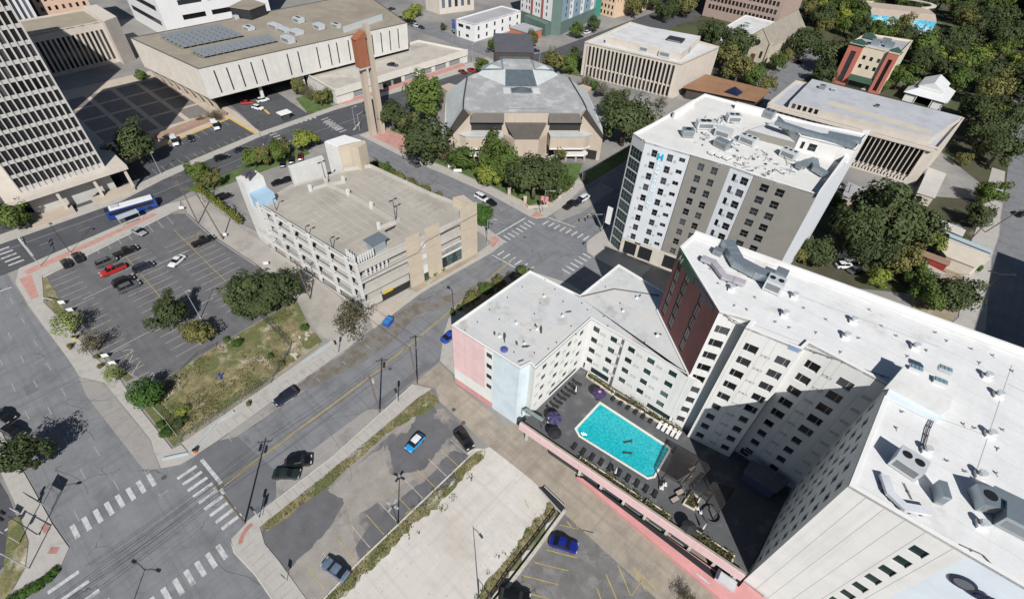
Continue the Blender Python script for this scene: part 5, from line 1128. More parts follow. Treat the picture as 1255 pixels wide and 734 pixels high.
for i, (u, v, lx, ly, rz, lb, fn) in enumerate(((843, 163, 2.6, 2, .7, "silver unit with a pipe tangle near the glass corner roof", 1), (864, 153, 4.2, 2.2, .75, "long pale unit beside the pipe tangle on the bay hotel roof", 2), (899, 145, 3.4, 2.4, .7, "pale unit with a sloping side in the middle of the bay hotel roof", 2), (887, 163, 3.6, 2.6, .1, "low white roof box in the middle of the bay hotel roof", 0), (885, 177, 3.4, 1.8, -.2, "steel duct box with cables before the low white roof box", 0), (917, 172, 3.8, 1.9, -.1, "white unit with three fans by the taupe step", 3), (967, 189, 3.4, 2, -.1, "white unit with three fans near the right bay's roof edge", 3), (943, 140, 2.4, 2.2, 0, "grey unit with vents at the head of the long blue duct", 2))):
    ac_unit(u, v, HZ, lx, ly, 1.7, rz, lb, fn, (steel2, steel)[i in (0, 4, 7)])
for u, v in ((873, 187), (882, 190), (891, 193)):
    p = P(u, v, HZ+.3); t = thing("roof_hatch", "white slanted hatch cover in a row of three on the bay hotel roof", "hatch", (p.x, p.y, HZ), "row of white hatches on the bay hotel roof"); mb = MB(); mb.box((p.x, p.y, HZ+.35), (1.2, 1.7, .5), -.2); mb.build("cover", parw, t); mb = MB(); mb.box((p.x, p.y, HZ+.06), (1.4, 1.9, .12), -.2); mb.build("curb", frm, t)
duct([(953, 150), (985, 161), (1046, 178)], Z2+2.8, 1.5, .9, "long blue grey duct along the raised block's roof")
duct([(1018, 165), (1052, 172)], Z2+2.9, 2.0, .8, "second ribbed duct at the far end of the raised block")
duct([(980, 203), (998, 196), (1000, 206), (1010, 212)], HZ, 1.4, 1.0, "bent steel duct near the right bay's roof corner")

# pipe clutter on the bay hotel's roof
mb = MB(); rc = random.Random(4)
for cu, cv, ru, rv, n in ((880, 150, 30, 10, 26), (862, 168, 16, 8, 20), (912, 195, 26, 8, 34), (945, 210, 30, 8, 26), (900, 175, 40, 14, 24), (965, 205, 14, 8, 14)):
    for _ in range(n):
        p = P(cu+rc.gauss(0, ru*.5), cv+rc.gauss(0, rv*.5), HZ)
        if rc.random() < .5: mb.box((p.x, p.y, HZ+.15), (rc.uniform(.2, .7), rc.uniform(.15, .5), .3), rc.uniform(0, 3), rc.choice((0, 1)))
        else: a = rc.uniform(0, 6.28); l_ = rc.uniform(.5, 2.4); mb.tube((p.x, p.y, HZ+.15), (p.x+l_*cos(a), p.y+l_*sin(a), HZ+.15), .06, None, 5, rc.choice((0, 1, 1)))
        if rc.random() < .3: mb.tube((p.x, p.y, HZ), (p.x, p.y, HZ+.7), .12, .1, 6, 1)
o = mb.build("pipe_clutter", [plain("pipe_dark", (.1, .1, .1), .7), plain("pipe_pale", (.5, .52, .54), .6)], hh); o["kind"] = "stuff"
# ================================================================== THE REST OF THE TOWN
tan = mat("tan_concrete", (.5, .42, .34), .85, .06, .2, .06, 5, streak=.2)
cream_c = mat("cream_concrete", (.6, .54, .47), .85, .06, .3, .05, 5, streak=.2)
greyc = mat("grey_concrete", (.66, .645, .61), .85, .06, .3, .05, 5, streak=.25)
bronze = mat("bronze_metal", (.07, .058, .05), .55, .15, .4, .06, 5)
wr = mat("pale_ledge", (.5, .53, .53), .8, .08)
slate = mat("slate_metal", (.1, .125, .145), .45, .15, .6, .06, 5)
weath = mat("weathered_grey_roof", (.4, .405, .405), .85, .14, .5, .14, 5, c2=(.34, .345, .345), stain=(.56, .57, .57), stain_sc=.16, stain_lo=.52, stain_hi=.7)
def block(name, label, cat, poly, h, wm, rm, wins=(), par=.5, pm=None, pw=.4, roofz=None, matlist=None, zone=None):
    """a building of straight walls; wins = [(edge index, holes, glass, style)]"""
    poly = ccw(poly); c = [sum(p[i] for p in poly)/len(poly) for i in (0, 1)]
    t = thing(name, label, cat, (c[0], c[1], 0)); mb = MB(); w = {}
    for e, hs, g, st in wins: w.setdefault(e, []).append((hs, g, st))
    for i in range(len(poly)):
        A, B = poly[i], poly[(i+1) % len(poly)]; hs = []
        for a, g, st in w.get(i, []): hs += a
        holewall(mb, A, B, 0, h, hs, .3, 0, zone.get(i) if zone else None)
        for a, g, st in w.get(i, []): windows(t, A, B, [x for x in a if x[0] > .05 and x[1] < (Vector(B)-Vector(A)).length-.05], g, frm, st, .3)
    mb.build("wall", matlist or wm, t); flat_roof(t, poly, h-.4, rm, pm or wm, .4+par*.2, pw); return t
def elen(p, i): return (Vector(p[(i+1) % len(p)])-Vector(p[i])).length
def regular(L, n, z_rows, w, m0=.6): return [(m0+(L-2*m0)*(i+.5)/n-w/2, m0+(L-2*m0)*(i+.5)/n+w/2, a, b) for i in range(n) for a, b in z_rows]
# ---- tower at the left edge
TP = rect((-171.8, -.4), (-171.8, 19.4), 32)
t = block("office_tower", "tall office tower with a grid of deep pale window frames at the left edge", "office tower", TP, 57, mat("tower_frame", (.5, .485, .465), .85, .05, .3, .04, 5), roofg,
    [(0, regular(19.8, 14, [(9.1+3.62*i, 11.85+3.62*i) for i in range(13)], 1.06, .1), glassmat("black_glass", (.008, .008, .01)), lambda h: 'plain'), (1, regular(32, 6, [(9.1+3.62*i, 11.85+3.62*i) for i in range(13)], 1.0, 3), MATS["black_glass"], 'plain')])
mb = MB(); mb.prism([(-203, -4.5), (-168.4, -4.5), (-168.4, 24), (-203, 24)], 6.7, 7.9); mb.build("podium_roof", cream_c, t)
for y in (-3.4, 6, 15, 23):
    mb = MB(); mb.box((-169.4, y, 3.35), (.7, .7, 6.7)); mb.build("column", cream_c, t)
mb = MB()
for i in range(15):
    y = -.4+i*19.8/14; mb.obox((-171.8, y-.12, 7.9), (.22, 0, 0), (0, .24, 0), (0, 0, 48.6)); mb.build("fin", MATS["tower_frame"], t); mb = MB()
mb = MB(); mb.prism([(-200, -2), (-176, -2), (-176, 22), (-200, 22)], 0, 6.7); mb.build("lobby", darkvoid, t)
for i, (pts, lb) in enumerate((([(152, 235), (168, 226), (146, 238), (112, 252)], "tan sloped wall by the garage entrance below the tower"), ([(33, 268), (90, 250), (97, 257), (42, 281)], "long tan retaining wall in front of the office tower"))):
    q = PP(((33, 268), (88, 251), (94, 261), (43, 281)) if i else ((113, 247), (160, 229), (167, 234), (119, 251))); t = thing("retaining_wall", lb, "wall", (*q[0], 0)); mb = MB(); mb.prism(ccw(q), 0, 1.1, 0); mb.build("wall", tan, t)
# ---- civic hall with the solar panels
RF = [(-201, 62.5), (-196.4, 151.5), (-238, 164), (-249, 150), (-249, 57.8)]
BF = [(-201.4, 62.8), (-196.8, 151.2), (-238, 163.6), (-248.7, 149.7), (-248.7, 58.1)]
ch = thing("civic_hall", "broad concrete hall with outward sloping walls and solar panels on its tan roof", "hall", (-222, 105, 0))
mb = MB()
for i in range(5):
    j = (i+1) % 5; mb.quad((*BF[i], 6.2), (*BF[j], 6.2), (*RF[j], 17), (*RF[i], 17))
mb.poly([(x, y, 6.2) for x, y in BF][::-1]); mb.build("wall", greyc, ch)
flat_roof(ch, RF, 16.9, rooft, mat("dark_coping", (.12, .115, .11), .8), .25, .35)
mb = MB()
for f in (.05, .1, .15, .2, .25, .36, .41, .5, .56, .6, .66, .79, .84, .89, .94):
    a, b = Vector(BF[0]).lerp(Vector(BF[1]), f), Vector(RF[0]).lerp(Vector(RF[1]), f); p0 = Vector((a.x, a.y, 6.2)).lerp(Vector((b.x, b.y, 17)), .12); p1 = Vector((a.x, a.y, 6.2)).lerp(Vector((b.x, b.y, 17)), .86)
    mb.obox(p0+Vector((.02, 0, 0)), (.1, 0, -.03), (0, .42, 0), p1-p0); mb.build("slit_window", frm, ch); mb = MB()
for k in range(46):
    f = (k+.5)/46; a, b = Vector(BF[4]).lerp(Vector(BF[0]), f), Vector(RF[4]).lerp(Vector(RF[0]), f); p0 = Vector((a.x, a.y, 6.4)); p1 = Vector((b.x, b.y, 16.6)); mb.obox(p0, (.16, 0, 0), (0, -.18, 0), p1-p0); mb.build("rib", cream_c, ch); mb = MB()
for f in (.22, .42, .6, .8):
    p = Vector(BF[0]).lerp(Vector(BF[1]), f); mb = MB(); mb.box((p.x-2.6, p.y, 3.1), (1, 1, 6.2)); mb.build("column", greyc, ch)
for k in range(8):
    p = Vector(BF[4]).lerp(Vector(BF[0]), (k+.5)/8); mb = MB(); mb.add([(p.x-.5, p.y+2.6, 0), (p.x+.5, p.y+2.6, 0), (p.x+.5, p.y+3.4, 0), (p.x-.5, p.y+3.4, 0), (p.x-.6, p.y+.2, 6.2), (p.x+.6, p.y+.2, 6.2), (p.x+.6, p.y+1.6, 6.2), (p.x-.6, p.y+1.6, 6.2)], [[0, 1, 5, 4], [1, 2, 6, 5], [2, 3, 7, 6], [3, 0, 4, 7]]); mb.build("column", tan, ch)
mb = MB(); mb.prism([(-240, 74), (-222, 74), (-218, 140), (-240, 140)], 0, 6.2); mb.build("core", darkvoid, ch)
a_ = T(160, 0); pvm = plain("solar_dark", (.022, .027, .036), .6, 0, .12); pvf = plain("solar_frame", (.2, .22, .24), .6)
for pts, nu, nv, lb in (([(205, 262), (645, 185), (830, 262), (385, 352)], 9, 6, "large solar array of many rows on the civic hall roof"), ([(435, 375), (1020, 258), (1075, 302), (535, 420)], 12, 4, "long narrow solar array nearer the roof's front edge")):
    q = [P(*a_(x, y), 17.6) for x, y in pts]; t = thing("solar_array", lb, "solar panels", (q[0].x, q[0].y, 16.9))
    for i in range(nu):
        for j in range(nv):
            f = lambda s, r: q[0].lerp(q[1], s).lerp(q[3].lerp(q[2], s), r)
            a, b, c, d = f((i+.04)/nu, (j+.08)/nv), f((i+.96)/nu, (j+.08)/nv), f((i+.96)/nu, (j+.92)/nv), f((i+.04)/nu, (j+.92)/nv)
            up = Vector((0, 0, .5)); mb = MB(); mb.quad(a+up, b+up, c, d, 0); mb.quad(d, c, b+up, a+up, 1)
            e = (b-a)*.03; mb.quad(a+up+e+Vector((0, 0, .01)), d+e+Vector((0, 0, .01)), d+Vector((0, 0, .01)), a+up+Vector((0, 0, .01)), 1); mb.build("panel", [pvm, pvf], t)
    mb = MB()
    for s in (0, .5, 1):
        a, b = f(s, .03), f(s, .97); mb.tube((a.x, a.y, 16.95), (b.x, b.y, 16.95), .08)
    mb.build("rack", frm, t)
q = [P2(281, 8, 17), P2(306, 26, 17), P2(328, 21, 17), P2(327, 11, 17)]
t = thing("roof_plant_room", "dark louvred plant room with a flat tan roof on the civic hall", "plant room", (*q[0], 16.9)); q = ccw([P2(283, 13.5, 19.5), P2(307, 17, 19.5), P2(326, 10, 19.5), P2(304, 2.5, 19.5)])
mb = MB(); mb.prism(q, 16.9, 20.8); mb.build("wall", mat("louvre_black", (.03, .033, .04), .6, .3, 2, .2, 9), t); mb = MB(); mb.prism(offset_poly(q, -.3), 20.8, 21.05); mb.build("roof", rooft, t)
for i, (u, v, lx, ly, lz, lb) in enumerate(((305, 35, 4, 3, 1.4, "cluster unit at the end of the large solar array"), (353, 49, 5, 3, 2.2, "white box unit at the front edge of the civic hall roof"), (337, 32, 6, 3, 1.2, "long white ribbed unit behind the solar arrays"), (348, 37, 6, 3, 1.2, "second white ribbed unit before the front box"), (363, 40, 5, 4, 1.5, "wide white unit right of the ribbed ones"), (366, 25, 4, 3, 2, "round headed white unit towards the back of the civic hall roof"), (391, 33, 4, 3, 2, "pale blue box in the middle of the civic hall roof"), (412, 32, 4, 2, 1.6, "silver cluster left of the white roof screen"), (289, 22, 2, 2, 1.4, "small grey unit before the dark plant room"))): ac_unit(u, v, 16.9, lx, ly, lz, .1, lb, 2 if i in (0, 5, 7) else 0)
q = ccw([P2(420, 36, 18.2), P2(470, 19.5, 18.2), P2(469, 24, 17.2), P2(421, 40, 17.2)]); t = thing("roof_screen", "long white screen wall on the right part of the civic hall roof", "screen", (*q[0], 16.9)); mb = MB(); mb.prism(q, 16.9, 19); mb.build("panel", steel2, t)
# ---- low parking building by the avenue
DK = [(-180.4, 101), (-179.8, 172), (-205, 164), (-203, 102)]
t = block("parking_podium", "low white walled building with cars parked on its roof along the avenue", "parking deck", DK, 5.2, greyc, mat("podium_deck", (.5, .46, .4), .9, .08, .15, .06, 5, stain=(.36, .33, .3), stain_sc=.12, stain_lo=.5, stain_hi=.7), [(0, [(8+i*8.6, 14.6+i*8.6, .6, 2.9) for i in range(7)], plain("panel_grey", (.27, .28, .29), .8), 'plain')], 2, mat("white_band", (.66, .63, .57), .85, .05))
mb = MB(); mb.prism([(-180.3, 101), (-179.7, 172), (-179.4, 172), (-180, 101)], 3.2, 5.9); mb.build("white_band", MATS["white_band"], t)
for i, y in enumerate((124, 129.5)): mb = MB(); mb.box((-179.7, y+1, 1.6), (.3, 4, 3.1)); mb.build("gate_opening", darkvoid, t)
mb = MB(); mb.prism([(-178.6, 108), (-177.8, 168), (-179.2, 168), (-179.9, 108)], 0, .8); mb.build("brick_base", brickp, t)
mb = MB(); mb.prism([(-203.4, 104), (-202.2, 150), (-205.4, 150), (-206.4, 104)], 4, 7.5); mb.build("rear_canopy", greyc, t)
# ---- background at the top left
t = block("fin_building", "concrete office block of closely set fins half in shadow behind the tower", "office building", [(-279, 26), (-281.5, 58), (-304, 58), (-302, 26)], 16, cream_c, rooft, [(0, regular(32, 17, [(1.5, 13.2)], 1.05, .8), MATS["black_glass"], 'plain')], 1)
mb = MB(); mb.prism([(-276, 57.5), (-280, 63.5), (-304, 63.5), (-303, 57.9)], 0, 17.2); mb.build("end_wall", cream_c, t)
block("slab_tower", "plain pale office slab beyond the left edge that shades the finned block", "office tower", [(-214, -44), (-214, 6), (-242, 6), (-242, -44)], 66, cream_c, roofg)
block("peach_building", "peach coloured block with small square windows at the top left", "building", [(-318, 44), (-318, 64), (-345, 64), (-345, 44)], 30, mat("peach_stucco", (.68, .47, .35), .85, .06), rooft, [(0, regular(20, 7, [(3.5+3.6*i, 5.2+3.6*i) for i in range(7)], 1.1), glz, 'plain')])
block("striped_tower", "white tower with dark vertical stripes at the top left corner", "office tower", [(-312, 24), (-312, 42), (-345, 42), (-345, 24)], 46, mat("white_stripe", (.72, .72, .72), .8, .04), rooft, [(0, regular(18, 8, [(2, 42)], 1.1), glb, 'plain')])
block("white_office", "white office block with long black ribbon windows behind the civic hall", "office building", [(-296, 85), (-296, 138), (-340, 138), (-340, 85)], 40, mat("white_office_panel", (.74, .74, .74), .8, .03, .3, .03, 5), roofw2,
   [(0, [(9+j*14, 20+j*14, 7.2+6.3*i, 9.4+6.3*i) for i in range(5) for j in range(3)], MATS["black_glass"], 'plain'), (3, [(2, 40, 5+6.3*i, 7.6+6.3*i) for i in range(6)], MATS["black_glass"], 'plain')])
block("white_shop", "two storey white building with a blue sign end and tan roof beyond the side street", "shop", [(-211, 194.5), (-198.2, 195), (-199.4, 232), (-213, 231)], 8.2, mat("bright_white_wall", (.78, .78, .78), .8, .03), roofg, [(0, [(1.2, 5, 5, 6.6), (1.2, 2.4, .3, 3), (6.5, 8.8, 1.2, 2.6), (6.5, 9.8, 5, 6.6)], MATS["black_glass"], 'grid'), (1, [(2.5+i*6.2, 4+i*6.2, z, z+2) for i in range(6) for z in (1, 4.8)], glz, 'mid')])
q = thing("shop_sign", "blue and red sign board at the white building's corner", "sign", (-212, 194, 4)); mb = MB(); mb.box((-212.4, 193.9, 5.5), (2.4, .3, 4.4)); mb.build("board", plain("sign_blue", (.04, .12, .34), .5), q); mb = MB(); mb.box((-212.2, 193.7, 6.6), (1.2, .14, .9)); mb.build("emblem", plain("sign_red", (.6, .05, .05), .5), q)
t = thing("colour_block_hotel", "tall hotel in white, red, green and blue grey panels at the top", "hotel", (-192, 258, 0)); mb = MB()
CB = [(-205, 238), (-180, 234.5), (-176, 238), (-180.5, 276), (-183, 286), (-207, 284)]
rws = [(8.2+3.1*i, 10+3.1*i) for i in range(9)]
def zc(s, z):
    if z < 6.5: return 1
    return 2 if (s % 8.3) < 1.9 and 2 < s < 20 else 0
hs = holewall(mb, CB[0], CB[1], 0, 36, [(c, c+1.1, a, b) for a, b in rws for c in (.7, 4.4, 6.6, 12.2, 14.4, 20.6)], .2, 0, zc, (2, 3.3, 8.3, 10.2, 16.6, 18.5, 20), (6.5,)); windows(t, CB[0], CB[1], hs, glz, frm, 'plain', .2)
holewall(mb, CB[1], CB[2], 0, 36, [], mi=1)
hs = holewall(mb, CB[2], CB[3], 0, 36, [(c, c+1.2, a, b) for a, b in rws for c in (4, 9, 15, 21, 27, 33)], .2, 0, lambda s, z: 3 if z > 6.5 and (s % 12) < 8 else (1 if z < 6.5 else 0), (8, 12, 20, 24, 32, 36), (6.5,)); windows(t, CB[2], CB[3], hs, glz, frm, 'plain', .2)
for i in (3, 4, 5): holewall(mb, CB[i], CB[(i+1) % 6], 0, 36, [], mi=4 if i == 3 else 0)
mb.build("wall", [mat("hotel_white", (.74, .74, .73), .8, .03), mat("hotel_green", (.11, .17, .15), .8, .06), mat("hotel_red", (.36, .1, .08), .8, .06), mat("hotel_bluegrey", (.24, .33, .4), .8, .05), mat("hotel_teal", (.05, .32, .24), .8, .05)], t); flat_roof(t, CB, 35.6, roofw2, MATS["hotel_white"], .5, .4)
mb = MB(); mb.prism(ccw([(-198, 233.5), (-180, 230), (-180, 234), (-198, 237)]), 0, 6); mb.build("podium", MATS["hotel_green"], t)
q = thing("orange_pavilion", "low orange walled building with a grey roof before the colourful hotel", "shop", (-186, 222, 0)); mb = MB(); mb.prism([(-193, 216), (-180, 216), (-180, 227), (-193, 227)], 0, 4.2); mb.build("wall", mat("orange_wall", (.48, .17, .09), .8, .08), q); mb = MB(); mb.prism([(-193.3, 215.7), (-179.7, 215.7), (-179.7, 227.3), (-193.3, 227.3)], 4.2, 4.5); mb.build("roof", roofg, q)
block("peach_hotel", "peach coloured building with small windows beyond the colourful hotel", "building", [(-189, 289), (-175, 288.5), (-171.5, 330), (-189, 330)], 24, mat("peach_wall", (.7, .5, .35), .85, .06), rooft, [(0, regular(14, 5, [(1, 3), (4.4, 6.4), (8, 9.6), (12, 13.6), (16, 17.6)], 1.3), glz, 'plain'), (1, regular(41, 12, [(8, 9.4), (12, 13.4), (16, 17.4)], .8), glz, 'plain')])
block("tan_block", "plain cream block with a blue grey side at the top of the photo", "building", [(-258, 214), (-246, 214), (-240, 236), (-258, 236)], 16, cream_c, roofw2, [(1, regular(22, 5, [(3, 14)], 2), glb, 'plain')])
# ---- finned office block
FO = [(-133.5, 199.5), (-90.4, 207.8), (-89.4, 241), (-136.5, 241.5)]
t = block("finned_office", "cream office block with tall narrow fins and a grey white roof", "office building", FO, 14, cream_c, roofw2, [(0, regular(elen(FO, 0), 22, [(5.0, 13)], 1.1, 2), glz, 'mid'), (0, regular(elen(FO, 0), 22, [(.3, 4.4)], 1.15, 2), MATS["black_glass"], 'plain')], 2)
A_, B_ = Vector(FO[0]), Vector(FO[1]); d_ = (B_-A_).normalized(); n_ = Vector((d_.y, -d_.x)); L = (B_-A_).length
for i in range(23):
    s = 2+(L-4)*i/22; p = A_+d_*(s-.16); mb = MB(); mb.obox((p.x, p.y, 0), (d_.x*.32, d_.y*.32, 0), (n_.x*.6, n_.y*.6, 0), (0, 0, 13.2)); mb.build("fin", cream_c, t)
q = [P2(743, 45, 16.5), P2(836, 66, 16.5), P2(859, 45, 16.5), P2(775, 30, 16.5)]; mb = MB(); mb.prism(ccw(q), 13.6, 16.6); mb.build("penthouse", cream_c, t); mb = MB(); mb.prism(offset_poly(ccw(q), .3), 16.6, 16.7); mb.build("penthouse_roof", roofw2, t)
ac_unit(790, 60, 13.6, 4, 3, 2.2, .2, "white unit with dark fans on the finned office's roof step", 3); ac_unit(816, 66, 13.6, 5, 4, 2.4, .2, "low white plant box with three dark windows on the finned office roof", 0); ac_unit(828, 49, 16.7, 7, 5, .8, .2, "dark grille plant well on the finned office penthouse", 0, frm); ac_unit(841, 62, 13.6, 3, 3, 2, .2, "grey cooling unit at the right end of the finned office", 2, steel)
t = thing("brown_roof_hall", "low building with a flat rust brown roof and a dark pyramid skylight", "building", (-74, 222, 0)); q = [(-88, 210), (-59.5, 219.5), (-60, 235), (-88, 231)]; mb = MB(); mb.prism(offset_poly(q, 1.2), 0, 4.6); mb.build("wall", bronze, t); mb = MB(); mb.prism(q, 4.6, 5.2); mb.build("roof", mat("rust_roof", (.3, .165, .09), .85, .1, .2, .06, 5), t)
c = P(899.5, 111, 6); mb = MB(); mb.add([(c.x-3, c.y-3, 5.2), (c.x+3, c.y-3, 5.2), (c.x+3, c.y+3, 5.2), (c.x-3, c.y+3, 5.2), (c.x, c.y, 7.6)], [[0, 1, 4], [1, 2, 4], [2, 3, 4], [3, 0, 4]]); mb.build("skylight", plain("sky_navy", (.015, .02, .05), .2), t)
# ---- courthouse
CT = [(-49.5, 197), (3.8, 204), (5.8, 238.5), (-50.5, 228)]
t = block("courthouse", "long concrete office building with slanting fins and a pale grey roof behind the bay hotel", "office building", CT, 13.2, cream_c, mat("courthouse_roof", (.47, .48, .51), .85, .06, .15, .05, 5, stain=(.36, .36, .38), stain_sc=.2, stain_lo=.5, stain_hi=.75), [(0, [(1.0+i*1.9, 2.3+i*1.9, 8.5, 12) for i in range(16)]+[(31+i*1.42, 32.2+i*1.42, 2.8, 12.2) for i in range(14)]+[(29+i*1.0, 29.4+i*1.0, .5, 1.7) for i in range(22)], MATS["black_glass"], 'mid'), (1, [(.9, 1.6, 2, 12)], MATS["black_glass"], 'plain')], 3)
A_, B_ = Vector(CT[0]), Vector(CT[1]); d_ = (B_-A_).normalized(); n_ = Vector((d_.y, -d_.x))
for i in range(15):
    p = A_+d_*(30.85+i*1.42); mb = MB(); mb.obox((p.x, p.y, 2.6), (d_.x*.26, d_.y*.26, 0), (n_.x*.75, n_.y*.75, 0), (0, 0, 9.8)); mb.build("fin", cream_c, t)
mb = MB(); p = A_+d_*.4+n_*.02; mb.obox((p.x, p.y, 12.3), (d_.x*52.6, d_.y*52.6, 0), (n_.x*1.1, n_.y*1.1, 0), (0, 0, .7)); mb.build("cornice", cream_c, t)
e = T(880, 90); q = [P2(*e(530, 205), 15.4), P2(1142, 168, 15.4), P2(1180, 143, 15.4), P2(*e(690, 40), 15.4)]
mbx = MB(); Q = ccw(q); k = 4
L = (Vector(q[1])-Vector(q[0])).length; hs = holewall(mbx, q[0], q[1], 12.8, 15.3, [(1+i*1.9, 2.2+i*1.9, 13.2, 14.9) for i in range(5)], .2); windows(t, q[0], q[1], hs, glz, frm, 'plain', .2)
for a, b in ((q[1], q[2]), (q[2], q[3]), (q[3], q[0])): holewall(mbx, a, b, 12.8, 15.3, [])
mbx.build("upper_storey", cream_c, t); mb = MB(); mb.flat(Q, 15.3); mb.build("upper_roof", MATS["courthouse_roof"], t)
mb = MB(); mb.flat([P2(*e(780, 225), 15.3), P2(1138, 165, 15.3), P2(1144, 160, 15.3), P2(*e(830, 205), 15.3)], 15.32); mb.build("roof_walkway", mat("walkway_cream", (.56, .51, .42), .85, .06), t)
ac_unit(1008, 107, 15.3, 2.2, 1.8, 1.2, .2, "small grey unit cluster at the courthouse roof's left end", 1, steel); ac_unit(1022, 110, 15.3, 1.6, 1.4, 1.0, .2, "tiny unit beside the courthouse roof cluster", 0); ac_unit(1075, 130, 15.3, 1.3, 1, .7, .2, "dark low vent in the middle of the courthouse roof", 0, frm)
# ---- red and cream building
RB = [(-47.3, 283), (-41.5, 283), (-41.4, 284.2), (-31.6, 284.6), (-31.4, 283.4), (-27, 283.6), (-27.6, 311), (-46.4, 305)]
t = block("red_cream_building", "cream building with red corner towers and green roofs among the trees", "building", RB, 17, [mat("cream_stucco", (.68, .6, .46), .85, .05), mat("red_stucco", (.5, .16, .12), .85, .06)], roofg, [(0, [(1.8, 4, 1, 14.5)], MATS["black_glass"], 'grid'), (2, [(c, c+1.3, z, z+1.7) for c in (1.2, 4.2, 7.2) for z in (8.2, 11.8)]+[(.6, 9.2, .5, 3)], glz, 'plain'), (4, [(1.3, 2.9, 1, 14.5)], MATS["black_glass"], 'grid')], 2, None, .4, None, [MATS["cream_stucco"], MATS["red_stucco"]], {0: lambda s, z: 1, 4: lambda s, z: 1, 1: lambda s, z: 1, 3: lambda s, z: 1, 5: lambda s, z: 0, 7: lambda s, z: 1})
grn = mat("green_metal_roof", (.03, .075, .05), .6, .1)
for (x, y, w) in ((-44.3, 286, 3.4), (-29.3, 286.2, 2.6), (-44, 301, 3)):
    mb = MB(); mb.add([(x-w, y-w, 17), (x+w, y-w, 17), (x+w, y+w, 17), (x-w, y+w, 17), (x, y, 19.2)], [[0, 1, 4], [1, 2, 4], [2, 3, 4], [3, 0, 4]]); mb.build("green_roof", grn, t)
mb = MB(); mb.add([(-41.3, 284.1, 5.2), (-31.7, 284.5, 5.2), (-31.7, 281.6, 3.4), (-41.3, 281.2, 3.4), (-41.3, 284.1, 3.4), (-31.7, 284.5, 3.4)], [[0, 3, 2, 1], [0, 4, 3], [1, 2, 5]]); mb.build("awning", grn, t)
for i, (x, y) in enumerate(((-39, 292), (-36, 298), (-33.5, 293))): mb = MB(); mb.box((x, y, 17.6), (3.4, 3, 2.2), .2); mb.build("roof_plant", steel, t)
# ---- white pavilion, brown tower, church, mural building, dark building
t = thing("white_pavilion", "white metal roofed pavilion with a raised ridge beside the courthouse", "pavilion", (-10, 292, 0)); mb = MB()
rm = mat("white_metal_roof", (.66, .68, .68), .6, .05)
x0, x1, y0, y1 = -18.5, -1.5, 284, 304
mb.add([(x0, y0, 3.6), (x1, y0, 3.6), (x1, y1, 3.6), (x0, y1, 3.6), (x0+4, y0+4, 5.4), (x1-4, y0+4, 5.4), (x1-4, y1-2, 5.4), (x0+4, y1-2, 5.4)], [[0, 1, 5, 4], [1, 2, 6, 5], [2, 3, 7, 6], [3, 0, 4, 7]]); mb.build("lower_roof", rm, t)
mb = MB(); mb.add([(x0+3.4, y0+5, 6), (x1-3.4, y0+5, 6), (x1-3.4, y1, 6), (x0+3.4, y1, 6), (-10, y0+5, 8.6), (-10, y1, 8.6)], [[0, 1, 4], [1, 2, 5, 4], [2, 3, 5], [3, 0, 4, 5]]); mb.build("upper_roof", rm, t)
mb = MB(); mb.prism([(x0+4, y0+4, ), (x1-4, y0+4), (x1-4, y1-2), (x0+4, y1-2)], 5, 6); mb.prism([(x0+1, y0+.8), (x0+5, y0+.8), (x0+5, y1-1), (x0+1, y1-1)], 0, 3.6); mb.prism([(x1-5, y0+.8), (x1-1, y0+.8), (x1-1, y1-1), (x1-5, y1-1)], 0, 3.6); mb.build("wall", stucco, t)
mb = MB()
for x in (-13, -7): mb.box((x, y0+.6, 1.8), (.3, .3, 3.6)); mb.build("post", stucco, t); mb = MB()
BT = [(-142, 338), (-97.2, 339.5), (-95.5, 366), (-142, 366)]
block("brown_office", "pinkish brown office tower with rows of square windows at the top right", "office tower", BT, 40, mat("brown_precast", (.4, .3, .255), .85, .05), rooft, [(0, regular(44.8, 18, [(4.5+4.1*i, 6.9+4.1*i) for i in range(8)], 1.6, 2), MATS["black_glass"], 'plain')])
block("flat_white_annex", "small flat roofed white annex before the brown tower", "building", [(-112, 300), (-96.4, 300.5), (-97, 334), (-114.5, 334)], 6.5, stucco, roofw2, [(1, [(2, 14, 4, 5), (16, 30, 4, 5)], MATS["black_glass"], 'plain')])
ac_unit(915, 31, 6.1, 4, 3, 1.5, .1, "dark topped unit on the flat white annex", 2)
t = thing("stone_church", "old limestone church with a steep gabled front", "church", (-88, 300, 0)); st_ = mat("limestone", (.55, .49, .39), .9, .1, .4, .12, 6)
x0, x1, y0, y1 = -92.5, -79.5, 281, 330; mb = MB()
mb.add([(x0, y0, 0), (x1, y0, 0), (x1, y1, 0), (x0, y1, 0), (x0, y0, 8.5), (x1, y0, 8.5), (x1, y1, 8.5), (x0, y1, 8.5), (-86, y0, 15), (-86, y1, 15)], [[0, 1, 5, 8, 4], [1, 2, 6, 5], [2, 3, 7, 9, 6], [3, 0, 4, 7]]); mb.build("wall", st_, t)
mb = MB(); mb.add([(x0-.5, y0-.2, 8.2), (-86, y0-.2, 15.3), (-86, y1, 15.3), (x0-.5, y1, 8.2), (x1+.5, y0-.2, 8.2), (x1+.5, y1, 8.2)], [[0, 1, 2, 3], [1, 4, 5, 2]]); mb.build("roof", mat("church_roof", (.3, .27, .22), .9, .12), t)
mb = MB(); mb.box((-86, 280.9, 1.8), (2, .3, 3.6)); mb.build("door", plain("door_brown", (.12, .05, .03), .7), t)
for x in (-89.5, -82.5): mb = MB(); mb.box((x, 280.9, 4), (1, .3, 3)); mb.build("window", frm, t)
mb = MB(); mb.tube((-86, 280.7, 9), (-86, 280.95, 9), 1.3, 1.3, 14); mb.build("rose_window", frm, t)
